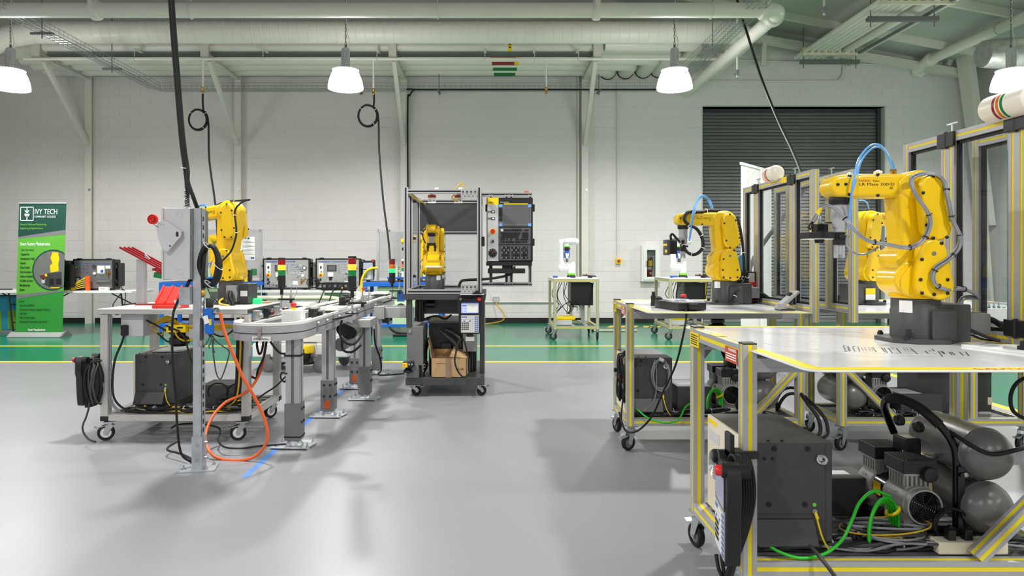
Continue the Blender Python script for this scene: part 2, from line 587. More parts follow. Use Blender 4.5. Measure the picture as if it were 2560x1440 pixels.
# tapered corner column of the frame
b = MB()
y0, y1 = 12.55, 12.75
b.poly([(9.0, 5.15), (9.16, 5.15), (9.55, 0.0), (9.55, 0.0), (9.50, 0.0)], 'y', y0, y1)
b.poly([(8.95, 5.20), (9.10, 5.20), (9.52, 1.9), (9.40, 1.9)], 'y', y0 - 0.05, y1 + 0.05)
b.bar((9.05, 12.65, 5.1), (XR, 12.65, 6.0), 0.2, 0.05)
b.bar((9.05, 12.6, 5.1), (9.5, 10.2, 5.35), 0.14, 0.14)
struct(b, 'trim_1', 'steel_white', bevel=0.006)
# overhead door
b = MB()
b.lo(DX0, DX1, WY + 0.208, WY + 0.34, 0, DZ, 0)
door = struct(b, 'door_1', ['dark_grey'])
pitch = 0.068
sb = MB()
pr = [(0.006, 0.0), (-0.017, 0.0), (-0.018, 0.003), (-0.0165, 0.012), (-0.014, 0.045), (-0.009, 0.057), (0.006, 0.065), (0.010, 0.065), (0.010, 0)]
sb.poly([(WY + 0.2 + p, z) for p, z in pr], 'x', DX0 + 0.01, DX1 - 0.09)
slat0 = sb.build('door_slat', 'door_slat', door, smooth=50)
for i in range(1, int(4.26 / pitch)):
 o = slat0.copy(); COL.objects.link(o); o.parent = door
 o.location = (0, 0, i * pitch)
MB().lo(DX1 - 0.10, DX1 - 0.03, WY + 0.12, WY + 0.30, 0, DZ).build('guide_rail', 'dark_grey', door, bevel=0.004)
MB().lo(DX0, DX0 + 0.02, WY + 0.12, WY + 0.30, 0, DZ).build('guide_rail', 'dark_grey', door)
b = MB()
b.lo(DX1 - 0.03, DX1 + 0.005, WY - 0.002, WY + 0.3, 0, DZ + 0.01)
b.lo(DX0 - 0.005, DX1, WY - 0.002, WY + 0.3, DZ, DZ + 0.03)
b.lo(DX0 - 0.015, DX0 + 0.01, WY - 0.002, WY + 0.3, 0, DZ + 0.01)
struct(b, 'trim_2', 'side_paint', bevel=0.003)
# ------------------------------------------------------------------ pipes, ducts and the bracket rack along the back wall
BX = [-7.87, -4.95, -1.70, 1.84]
NTH = ['leftmost', 'second', 'third', 'rightmost']
for i, x in enumerate(BX):
 t = thing('pipe_bracket', 'white steel wall bracket with a slanting strut, %s of four under the pipe rack' % NTH[i], 'bracket', (x, WY - 0.06, 0), 'wall brackets under the pipe rack')
 b = MB()
 b.lo(x - 0.065, x + 0.065, WY - 0.125, WY - 0.11, 0, 4.9)
 b.lo(x - 0.010, x + 0.010, WY - 0.11, WY - 0.015, 0, 4.9)
 b.lo(x - 0.065, x + 0.065, WY - 0.015, WY - 0.001, 0, 4.9)
 b.build('column', 'steel_white', t, bevel=0.002)
 b = MB()
 b.bar((x, WY - 0.1, 4.83), (x, 11.5, 4.83), 0.10, 0.012); b.bar((x, WY - 0.1, 4.77), (x, 11.5, 4.77), 0.10, 0.012); b.bar((x, WY - 0.1, 4.80), (x, 11.5, 4.80), 0.012, 0.06)
 b.build('arm', 'steel_white', t)
 MB().lo(x - 0.065, x + 0.065, 11.46, 11.5, 4.74, 5.02).build('end_plate', 'steel_white', t, bevel=0.003)
 b = MB(); b.bar((x, 11.68, 4.75), (x, 12.97, 3.5), 0.075, 0.075)
 b.build('strut', 'steel_white', t, bevel=0.004)
 MB().cyl((x + 0.03, WY - 0.14, 2.62), (x + 0.03, WY - 0.12, 2.62), 0.022, 10).build('bolt', 'zinc', t)
def pipe_thing(name, label, pts, r, m, cat='pipe', n=20, rings=0, couplings=(), hang=(), group=None, ring_r=None):
 t = thing(name, label, cat, pts[0], group)
 b = MB()
 b.tube(pts, r, n)
 b.build('run', m, t, smooth=50)
 if rings:
  L = [Vector(q) for q in pts]
  rb = MB()
  for i in range(len(L) - 1):
   d = (L[i + 1] - L[i])
   k = int(d.length / rings)
   for j in range(k):
    c = L[i] + d * ((j + 0.5) / k)
    a = d.normalized()
    tilt = (a + Vector((0, 0.06, 0.05))).normalized()
    rb.lathe([(r, -0.012), (r + 0.006, -0.004), (r + 0.006, 0.004), (r, 0.012)], c, tilt, n)
  o = rb.build('seam', m, t, smooth=50); o['kind'] = 'stuff'
 for c, a in couplings:
  k = MB()
  k.lathe([(r, -0.05), (r + 0.03, -0.045), (r + 0.035, 0), (r + 0.03, 0.045), (r, 0.05)], c, a, n)
  k.box((c[0], c[1] - r - 0.03, c[2] + 0.02), (0.05, 0.04, 0.12)); k.box((c[0], c[1] - r - 0.02, c[2] + 0.07), (0.06, 0.05, 0.02))
  k.build('coupling', m, t, bevel=0.003)
 for c in hang:
  k = MB()
  k.tube(ring((c[0], c[1], c[2]), r + 0.012, (1, 0, 0) if abs(pts[-1][0] - pts[0][0]) > 0.5 else (0, 1, 0), 20), 0.007, 5, closed=True)
  k.cyl((c[0], c[1], c[2] + r), (c[0], c[1], roof_z(c[0]) - 0.02), 0.007, 6)
  k.build('hanger', 'steel_white', t)
 return t
def arc(c, r, a, b, plane, n=8):
 out = []
 for i in range(n + 1):
  t = a + (b - a) * i / n
  u, v = r * math.cos(t), r * math.sin(t)
  out.append(Vector((c[0] + u, c[1] + v, c[2])) if plane == 'xy' else Vector((c[0] + u, c[1], c[2] + v)))
 return out
Z1 = 4.54
pts = [Vector((-9.6, 8.74, Z1)), Vector((3.66, 8.74, Z1))] + arc((3.66, 8.91, Z1), 0.17, -PI / 2, 0, 'xy', 6) + [Vector((3.83, WY, Z1))]
pipe_thing('sprinkler_main', 'thick white pipe with clamp couplings running across nearest the camera and turning to the wall', pts, 0.095, 'pipe_white', n=24,
  couplings=[((-5.2, 8.74, Z1), (1, 0, 0)), ((1.39, 8.74, Z1), (1, 0, 0)), ((3.60, 8.74, Z1), (1, 0, 0)), ((3.83, 8.99, Z1), (0, 1, 0))],
  hang=[(-3.95, 8.74, Z1), (-0.7, 8.74, Z1), (2.9, 8.74, Z1)])
pts = [Vector((-9.15, 11.1, 3.6)), Vector((-9.0, 11.1, 4.1)), Vector((-8.75, 11.1, 4.5)), Vector((-8.4, 11.08, 4.82)), Vector((-8.0, 11.07, 4.98)), Vector((-7.6, 11.07, 5.04)), Vector((3.9, 11.07, 5.04))] + arc((3.9, 11.52, 5.04), 0.45, -PI / 2, 0, 'xy', 7) + [Vector((4.35, WY, 5.0))]
pipe_thing('air_duct', 'fat white spiral-seamed round duct running the length of the wall above the rack', pts, 0.178, 'pipe_white', 'duct', n=28, rings=0.155)
pts = [Vector((-7.8, 11.6, 4.97)), Vector((1.95, 11.6, 4.97))]
pa = pipe_thing('insulated_pipe', 'slim white pipe on the front of the rack with a yellow arrow label', pts, 0.078, 'pipe_white')
for i, zz in enumerate((5.0,)):
 MB().lathe([(0.0795, -0.035), (0.0805, -0.034), (0.0805, 0.034), (0.0795, 0.035)], (0.33, 11.6, 4.97), (1, 0, 0), 24).build('pipe_label', 'safety_yellow', pa)
 for j in (-0.03, 0.02):
  MB().box((0.33, 11.52, 4.97 + j), (0.035, 0.004, 0.018), (0, 0.5, 0)).build('label_arrow', 'ink', pa)
pts = [Vector((1.98, 11.55, 5.0)), Vector((3.42, 11.55, 5.0))] + arc((3.42, 11.74, 5.0), 0.19, -PI / 2, 0, 'xy', 7) + [Vector((3.61, 12.2, 4.98)), Vector((3.61, WY, 4.97))]
pipe_thing('insulated_elbow_pipe', 'wide white jacketed pipe end with a rounded elbow, right end of the rack', pts, 0.12, 'pipe_white')
rackx = [(11.88, 3.3, 'front'), (12.2, 3.0, 'second'), (12.52, 2.65, 'third'), (12.83, 2.3, 'rear')]
labs = ['warn_orange', 'dark_red', 'green_dark', 'green_dark']
for i, (y, xe, w) in enumerate(rackx):
 z = 5.0 - 0.012 * i
 pts = [Vector((-8.6, y, z)), Vector((xe - 0.2, y, z))]
 rr = min(0.2, WY - y - 0.05)
 pts += arc((xe - 0.2, y + rr, z), rr, -PI / 2, 0, 'xy', 6) + [Vector((xe - 0.2 + rr, WY, z))]
 t = pipe_thing('rack_pipe', 'white insulated pipe resting on the wall brackets, %s of four side by side' % w, pts, 0.158, 'pipe_white', n=20, group='insulated pipes on the rack')
 MB().lathe([(0.159, -0.015), (0.170, -0.013), (0.170, 0.013), (0.159, 0.015)], (xe - 0.2 + rr, WY - 0.02, z), (0, 1, 0), 20).build('collar', 'black_rubber', t)
 x0, x1 = 0.0, 0.45
 k = MB(); a0, a1 = -2.2, -1.5
 prf = []
 for j in range(7):
  a = a0 + (a1 - a0) * j / 6
  prf.append((y + 0.1595 * math.cos(a), z + 0.1595 * math.sin(a)))
 prf += [(p + (q2) * 0, q) for p, q, q2 in []]
 inner = [(y + 0.1585 * math.cos(a0 + (a1 - a0) * j / 6), z + 0.1585 * math.sin(a0 + (a1 - a0) * j / 6)) for j in reversed(range(7))]
 k.poly(prf + inner, 'x', x0 + 0.02 * i, x1 - 0.02 * i)
 k.build('pipe_label', labs[i], t)
 k = MB(); k.poly(prf + inner, 'x', x1 - 0.02 * i, x1 - 0.02 * i + 0.08); k.build('pipe_label', 'safety_yellow' if i < 2 else 'green_dark', t)
for i, (x0, x1, w) in enumerate(((-7.75, -5.02, 'left'), (-4.88, -1.77, 'middle'), (-1.63, 1.78, 'right'))):
 b = MB()
 b.lo(x0, x1, 11.62, 11.66, 4.87, 4.9); b.lo(x0, x1, 11.60, 11.62, 4.82, 4.9); b.lo(x0, x1, 11.66, 11.68, 4.82, 4.9)
 solo(b, 'strut_channel', 'mid_grey', 'dark grey steel channel between the fronts of the wall brackets, %s of three' % w, 'channel', 'steel channels along the rack front')
solo(MB().lo(-7.8, 1.85, WY - 0.10, WY - 0.02, 4.86, 4.93), 'wall_angle', 'mid_grey', 'long dark steel angle on the wall just under the rack pipes', 'angle')
# compressed-air line and its drops
ZA, YA = 4.69, 11.37
t = pipe_thing('air_line', 'thin white compressed-air pipe running below the rack with short drop legs', [Vector((-8.0, YA, ZA)), Vector((4.1, YA, ZA))], 0.024, 'pipe_white', n=12)
for x in (-6.1, -3.9, -1.95, -0.1, 0.75, 1.5):
 b = MB(); b.tube(ring((x, YA, ZA), 0.03, (1, 0, 0), 14), 0.006, 5, closed=True); b.cyl((x, YA, ZA + 0.03), (x, YA, 4.86), 0.006, 6); b.lo(x - 0.02, x + 0.02, YA - 0.02, YA + 0.25, 4.86, 4.88)
 b.build('pipe_clip', 'steel_white', t)
for x, zb in ((-4.93, 4.09), (-2.01, 4.07), (0.95, 4.09)):
 MB().cyl((x, YA, ZA), (x, YA, zb + 0.12), 0.014, 10).build('drop_leg', 'pipe_white', t)
 b = MB(); b.lathe([(0.016, 0), (0.022, 0.01), (0.022, 0.05), (0.015, 0.06), (0.02, 0.07), (0.02, 0.12)], (x, YA, zb), (0, 0, 1), 12)
 b.build('drop_fitting', 'brass', t)
def air_drop(x, y, z0, z1, lab):
 t = thing('air_drop', lab, 'pipe', (x, y, z1), 'bare drop legs at right')
 MB().cyl((x, y, z0), (x, y, z1 + 0.1), 0.016, 10).build('drop_leg', 'pipe_white', t)
 b = MB(); b.lathe([(0.012, -0.03), (0.02, -0.02), (0.026, 0.02), (0.026, 0.09), (0.018, 0.11)], (x, y, z1), (0, 0, 1), 12); b.cyl((x - 0.05, y, z1 + 0.04), (x, y, z1 + 0.04), 0.012, 8)
 b.build('drop_fitting', 'zinc', t)
q = P(1843, 192, 10.5); air_drop(q.x, q.y, 5.6, q.z, 'short white drop leg with a steel fitting below the slanting pipe')
q = P(2060, 34, 10.3); air_drop(q.x, q.y, 6.2, q.z, 'white drop leg with a dark fitting hanging from the roof right of the pipe elbow')
# black air hoses coiled below their drops
def hose_drop(px0, pxc, pyc, rr, tail, lab):
 y = YA
 top = P(px0, 235, y)
 c = P(pxc, pyc, y)
 b = MB()
 pts = [top, top + Vector((0.0, 0, -0.15)), c + Vector((rr * 0.55, 0, rr * 0.9))]
 for turn in range(2):
  for j in range(10):
   a = 0.9 - 2 * PI * j / 10
   e = rr * (1 - 0.05 * turn)
   pts.append(c + Vector((e * math.cos(a), -0.02 * turn - 0.002 * j, 1.12 * e * math.sin(a))))
 pts += [c + Vector((rr, 0.0, 0.05))] + [P(*q) for q in tail]
 b.tube(spl(pts, 4), 0.0165, 7)
 t = thing('air_hose', lab, 'hose', tuple(top))
 b.build('hose', 'black_rubber', t, smooth=60)
 for a in (0.6, 2.4, 5.4):
  MB().tube(ring(c + Vector((rr * math.cos(a), -0.02, 1.12 * rr * math.sin(a))), 0.034, (-math.sin(a), 0, math.cos(a)), 10), 0.005, 5, closed=True).build('cable_tie', 'white_plastic', t)
hose_drop(507, 496, 300, 0.158, [(523, 400, 11.3), (538, 510, 11.2), (545, 610, 11.15), (550, 690, 11.1)], 'black air hose coiled once and hanging behind the left yellow robot')
hose_drop(935, 920, 290, 0.165, [(948, 380, 11.35), (958, 500, 11.3), (971, 600, 11.2), (975, 650, 11.15)], 'black air hose coiled once and hanging left of the caged robot')
# wire mesh cable trays
def tray(name, a, bpt, w, h, lab, sup=()):
 a, bpt = Vector(a), Vector(bpt)
 d = (bpt - a)
 L = d.length
 d.normalize()
 side = d.cross(Vector((0, 0, 1))).normalized()
 t = thing(name, lab, 'cable tray', tuple(a), 'wire mesh cable trays')
 b = MB()
 for u, v in ((-w / 2, h), (-w / 2, h / 2), (-w / 2, 0), (-w / 6, 0), (w / 6, 0), (w / 2, 0), (w / 2, h / 2), (w / 2, h)):
  o1 = side * u + Vector((0, 0, v))
  b.bar(a + o1, bpt + o1, 0.007)
 k = int(L / 0.1)
 for i in range(k + 1):
  c = a + d * (L * i / k)
  b.tube([c + side * (-w / 2) + Vector((0, 0, h)), c + side * (-w / 2), c + side * (w / 2), c + side * (w / 2) + Vector((0, 0, h))], 0.0033, 4, cap=False)
 b.build('mesh', 'zinc', t)
 for s in sup:
  c = a + d * (L * s)
  b = MB(); b.cyl(c + Vector((0, 0, -0.1)), c + Vector((0, 0, 1.0)), 0.008, 6)
  b.bar(c - side * (w / 2 + 0.06) + Vector((0, 0, -0.03)), c + side * (w / 2 + 0.06) + Vector((0, 0, -0.03)), 0.04, 0.03)
  b.build('hanger_rod', 'mid_grey', t)
 return t
tray('cable_tray', (-6.42, 12.78, 4.52), (3.35, 12.78, 4.52), 0.22, 0.11, 'wire mesh cable tray running straight along the back wall', (0.4, 0.555, 0.87))
tray('cable_tray', (-6.42, 12.68, 4.52), (-6.42, 8.6, 4.52), 0.2, 0.11, 'wire mesh cable tray slanting to the upper left corner', (0.35, 0.78))
tray('cable_tray', (3.45, 12.7, 4.52), (3.45, 8.4, 4.52), 0.24, 0.14, 'wire mesh cable tray slanting up beside the white pipe elbow', (0.55,))
b = MB(); b.tube(spl([(-1.62, WY - 0.14, 2.6), (-1.62, WY - 0.14, 4.3), (-1.58, WY - 0.16, 4.45), (-1.45, 12.68, 4.50), (-1.2, 12.67, 4.50), (3.3, 12.67, 4.50)], 5), 0.016, 8)
solo(b, 'tray_cable', 'black_rubber', 'black cable along the wall tray that drops beside the third bracket', 'cable')
# conduits on the wall
def conduit(pts, r, lab, m='steel_white'):
 return solo(MB().tube(pts, r, 8), 'conduit', m, lab, 'conduit', smooth=60)
cx = (1543 - VX) * WY / FPX
conduit(spl([(cx, WY - 0.03, 1.30), (cx, WY - 0.03, 4.5), (cx, WY - 0.03, 4.66), (cx + 0.06, WY - 0.03, 4.75), (cx + 0.2, WY - 0.03, 4.77), (6.6, WY - 0.03, 4.77), (6.85, WY - 0.03, 4.8), (6.93, WY - 0.03, 4.95), (6.95, WY - 0.03, 5.25)], 5), 0.014, 'thin wall conduit running down to the yellow stop button box')
conduit([(4.2, WY - 0.03, 5.2), (8.15, WY - 0.03, 5.08)], 0.014, 'thin horizontal conduit high on the wall above the overhead door, ending at a box')
conduit([(-0.2, WY - 0.03, 0.42), (1.25, WY - 0.03, 0.42)], 0.02, 'low horizontal conduit joining the wall outlet behind the caged robot cart')
conduit([(1.72, WY - 0.05, 0.3), (1.72, WY - 0.05, 4.9)], 0.02, 'vertical conduit on the left edge of the rightmost bracket column')
solo(MB().lo(8.1, 8.26, WY - 0.1, WY - 0.001, 5.0, 5.16), 'junction_box', 'steel_white', 'square white junction box on the wall beside the pipe flange', 'box', bevel=0.006)
# bundle of pipes under the roof at right
bz = 5.2
for i in range(6):
 x = 5.95 + i * 0.105
 solo(MB().cyl((x, 12.95, bz), (x, 6.0, bz + 0.02), 0.042, 12), 'roof_conduit', 'pipe_white', 'slim white conduit under the roof, %s from the left in its bundle' % ['first', 'second', 'third', 'fourth', 'fifth', 'sixth'][i], 'conduit', 'white conduits bundled under the roof')
solo(MB().cyl((6.72, 12.9, bz + 0.02), (6.72, 6.0, bz + 0.02), 0.075, 16), 'roof_pipe', 'pipe_white', 'fatter white pipe on the right side of the conduit bundle', 'pipe')
solo(MB().cyl((6.92, 12.6, bz - 0.06), (6.92, 6.0, bz - 0.04), 0.026, 10), 'roof_conduit', 'mid_grey', 'single dark conduit beside the white bundle under the roof', 'conduit')
solo(MB().cyl((7.08, 12.9, bz), (7.08, 6.0, bz + 0.02), 0.03, 10), 'roof_pipe', 'pipe_white', 'thin white pipe right of the dark conduit', 'pipe')
for y, z, w in ((12.66, 5.02, 'far'), (10.42, 5.03, 'near')):
 t = thing('trapeze_hanger', '%s dark steel trapeze bar hanging under the conduit bundle' % w, 'hanger', (6.45, y, z), 'trapeze hangers under the roof')
 b = MB(); b.lo(5.9, 7.02, y - 0.035, y + 0.035, z - 0.035, z + 0.02); b.lo(5.9, 7.02, y - 0.035, y - 0.02, z + 0.02, z + 0.04)
 b.build('bar', 'mid_grey', t, bevel=0.003)
 for x in (5.96, 6.96):
  MB().cyl((x, y, z - 0.12), (x, y, roof_z(x) - 0.02), 0.008, 6).build('rod', 'mid_grey', t)
for y in (12.5, 10.0):
 b = MB(); b.lo(5.86, 7.0, y - 0.03, y + 0.03, bz - 0.10, bz - 0.055)
 for i in range(8):
  b.lo(5.88 + i * 0.13, 5.93 + i * 0.13, y - 0.032, y + 0.03, bz - 0.06, bz + 0.05)
 solo(b, 'pipe_cradle', 'cream', 'pale cradle bar under the %s end of the conduit bundle' % ('far' if y > 11 else 'near'), 'bracket', 'pipe cradles')
pts = [Vector((8.35, 6.5, 5.05)), Vector((8.35, 12.75, 5.05)), Vector((8.37, 12.95, 4.98)), Vector((8.4, WY, 4.95))]
pipe_thing('drain_pipe', 'white pipe slanting down to a flange on the wall at the upper right', pts, 0.092, 'pipe_white', couplings=[((8.35, 12.6, 5.05), (0, 1, 0)), ((8.4, WY - 0.06, 4.95), (0, 1, 0))], hang=[(8.35, 10.9, 5.05)])
b = MB(); b.tube(spl([(7.52, 10.15, 4.40), (8.4, 10.15, 4.43), (9.5, 10.15, 4.46)], 5), [0.20, 0.22, 0.23, 0.23, 0.22, 0.23, 0.235, 0.23, 0.235, 0.23, 0.23], 20)
solo(b, 'foil_duct', 'foil', 'crinkled silver foil-wrapped duct at the far upper right', 'duct')
for k, (a, c) in enumerate((((8.9, 12.8, 5.2), (9.5, 9.0, 5.9)), ((8.6, 12.9, 5.3), (7.4, 9.0, 6.05)))):
 solo(MB().bar(a, c, 0.09, 0.05), 'roof_brace', 'steel_white', 'white steel roof brace, %s of the corner column' % ('right' if k == 0 else 'left'), 'brace', bevel=0.004)
q = P(2530, 240, 9.0)
b = MB(); b.cyl((q.x, q.y, q.z), (9.2, 9.0, q.z + 0.06), 0.02, 10); b.cyl((q.x + 0.03, q.y, q.z), (q.x - 0.01, q.y, q.z - 0.09), 0.016, 8); b.box((q.x + 0.05, q.y, q.z), (0.05, 0.04, 0.05))
solo(b, 'valve_stub', 'white_plastic', 'white pipe stub with a lever valve under the rightmost lamp', 'valve', bevel=0.003)
# ------------------------------------------------------------------ high-bay lamps
def lamp(x, lab):
 y, z = LAMP_Y, LAMP_Z
 t = thing('high_bay_lamp', lab, 'lamp', (x, y, z), 'high-bay lamps on chains')
 b = MB()
 prof = [(0.250, 0.0), (0.247, 0.05), (0.238, 0.10), (0.222, 0.155), (0.200, 0.21), (0.172, 0.262), (0.167, 0.262), (0.195, 0.208), (0.216, 0.155), (0.232, 0.10), (0.242, 0.05), (0.245, 0.0)]
 o = len(b.v); n = 40
 for r, h in prof:
  for j in range(n):
   a = 2 * PI * j / n
   rr = r * (1 + 0.006 * (j % 2))
   b.v.append(Vector((x + rr * math.cos(a), y + rr * math.sin(a), z + h)))
 for i in range(len(prof)):
  i2 = (i + 1) % len(prof)
  for j in range(n):
   b.f.append([o + i * n + j, o + i * n + (j + 1) % n, o + i2 * n + (j + 1) % n, o + i2 * n + j]); b.m.append(0)
 b.build('shade', 'lamp_lit', t, smooth=60)
 b = MB(); b.lathe([(0.176, 0.262), (0.19, 0.264), (0.19, 0.274), (0.12, 0.285), (0.07, 0.30)], (x, y, z), (0, 0, 1), 32)
 for j in range(32):
  a = 2 * PI * j / 32
  b.box((x + 0.185 * math.cos(a), y + 0.185 * math.sin(a), z + 0.276), (0.014, 0.014, 0.012), (0, 0, a))
 b.build('shade_collar', 'white_plastic', t)
 b = MB(); b.lathe([(0.062, 0.29), (0.064, 0.30), (0.064, 0.55), (0.052, 0.585), (0.02, 0.60)], (x, y, z), (0, 0, 1), 12, 0)
 for k in range(10):
  for s in (-0.03, 0.03):
   b.box((x + s, y - 0.062, z + 0.40 + k * 0.016), (0.025, 0.008, 0.006))
 b.build('ballast_housing', 'light_grey', t)
 b = MB()
 zz = z + 0.60
 b.cyl((x, y, zz), (x, y, zz + 0.04), 0.016, 10)
 i = 0
 while zz + 0.03 + i * 0.05 < 5.9:
  c = Vector((x, y, zz + 0.06 + i * 0.05))
  b.tube(ring(c, 0.011, (1, 0, 0) if i % 2 else (0, 1, 0), 8, rz=0.032) if i % 2 == 0 else [c + Vector((0, 0.011 * math.cos(a), 0.032 * math.sin(a))) for a in [2 * PI * j / 8 for j in range(8)]], 0.004, 4, closed=True)
  i += 1
 b.build('chain', 'mid_grey', t)
 MB().tube(spl([(x + 0.03, y, z + 0.58), (x + 0.05, y, z + 0.7), (x + 0.01, y, z + 1.0), (x + 0.02, y, z + 2.2)], 5), 0.005, 5).build('supply_cord', 'white_plastic', t)
for i, x in enumerate(LAMP_X):
 lamp(x, 'lit white bell-shaped high-bay lamp on a chain, %s of four in the row' % ['leftmost', 'second from left', 'third from left', 'rightmost'][i])
# ------------------------------------------------------------------ casters, profiles, shared pieces
def caster(parent, x, y, top, r=0.05, ang=0.0, brake=True, wm='mid_grey', w=0.028):
 """swivel caster as a part: plate and fork, with wheel, hub and brake lever as sub-parts"""
 c, s = math.cos(ang), math.sin(ang)
 def L(u, v, z):
  return Vector((x + u * c - v * s, y + u * s + v * c, z))
 b = MB()
 rot = Euler((0, 0, ang)).to_matrix()
 off = 0.026
 b.box(L(0, 0, top - 0.004), (0.075, 0.065, 0.008), rot)
 b.cyl(L(0, 0, top - 0.028), L(0, 0, top - 0.006), 0.022, 12)
 for sg in (-1, 1):
  v = sg * (w / 2 + 0.006)
  pts = [(-0.028, top - 0.028), (0.024, top - 0.028), (off + 0.016, r + 0.004), (off + 0.010, r - 0.012), (off - 0.010, r - 0.012), (off - 0.018, r + 0.006)]
  vs = [L(u, v - 0.0015, z) for u, z in pts] + [L(u, v + 0.0015, z) for u, z in pts]
  n = len(pts)
  b.add(vs, [[i, (i + 1) % n, n + (i + 1) % n, n + i] for i in range(n)] + [list(reversed(range(n))), list(range(n, 2 * n))])
 b.box(L(0, 0, top - 0.03), (0.052, w + 0.014, 0.006), rot)
 b.cyl(L(off, -w / 2 - 0.012, r), L(off, w / 2 + 0.012, r), 0.007, 8)
 k = b.build('caster', 'zinc', parent)
 ax = L(0, 1, 0) - L(0, 0, 0)
 wb = MB(); wb.lathe([(r * 0.66, -w / 2), (r * 0.92, -w / 2), (r, -w / 2 + 0.006), (r, w / 2 - 0.006), (r * 0.92, w / 2), (r * 0.66, w / 2)], L(off, 0, r), ax, 24, cap=False)
 wb.lathe([(0.010, -w / 2 + 0.001), (r * 0.3, -w / 2 + 0.001), (r * 0.36, -w / 2 + 0.005), (r * 0.66, -w / 2 + 0.005), (r * 0.66, w / 2 - 0.005), (r * 0.36, w / 2 - 0.005), (r * 0.3, w / 2 - 0.001), (0.010, w / 2 - 0.001)], L(off, 0, r), ax, 24, m=1)
 wb.build('wheel', ['black_rubber', wm], k)
 if brake:
  lb = MB(); lb.bar(L(off - 0.01, 0, r + 0.052), L(off + 0.06, 0, r + 0.035), 0.03, 0.006); lb.bar(L(off + 0.055, 0, r + 0.036), L(off + 0.075, 0, r + 0.044), 0.03, 0.006)
  lb.build('brake_lever', 'zinc', k)
 return k
def bolts(parent, pts, ax, r=0.006, h=0.004, m='black_plastic', name='bolt', n=8):
 for p in pts:
  p = Vector(p)
  a = Vector(ax).normalized()
  MB().lathe([(r, 0), (r, h * 0.7), (r * 0.7, h)], p, a, n).build(name, m, parent)
def rrect(x0, x1, y0, y1, r, n=5):
 out = []
 for cx, cy, a in ((x1 - r, y1 - r, 0), (x0 + r, y1 - r, 1), (x0 + r, y0 + r, 2), (x1 - r, y0 + r, 3)):
  for i in range(n + 1):
   t = (a + i / n) * PI / 2
   out.append((cx + r * math.cos(t), cy + r * math.sin(t)))
 return out
TZ = 0.953                                             # top of the robot tables
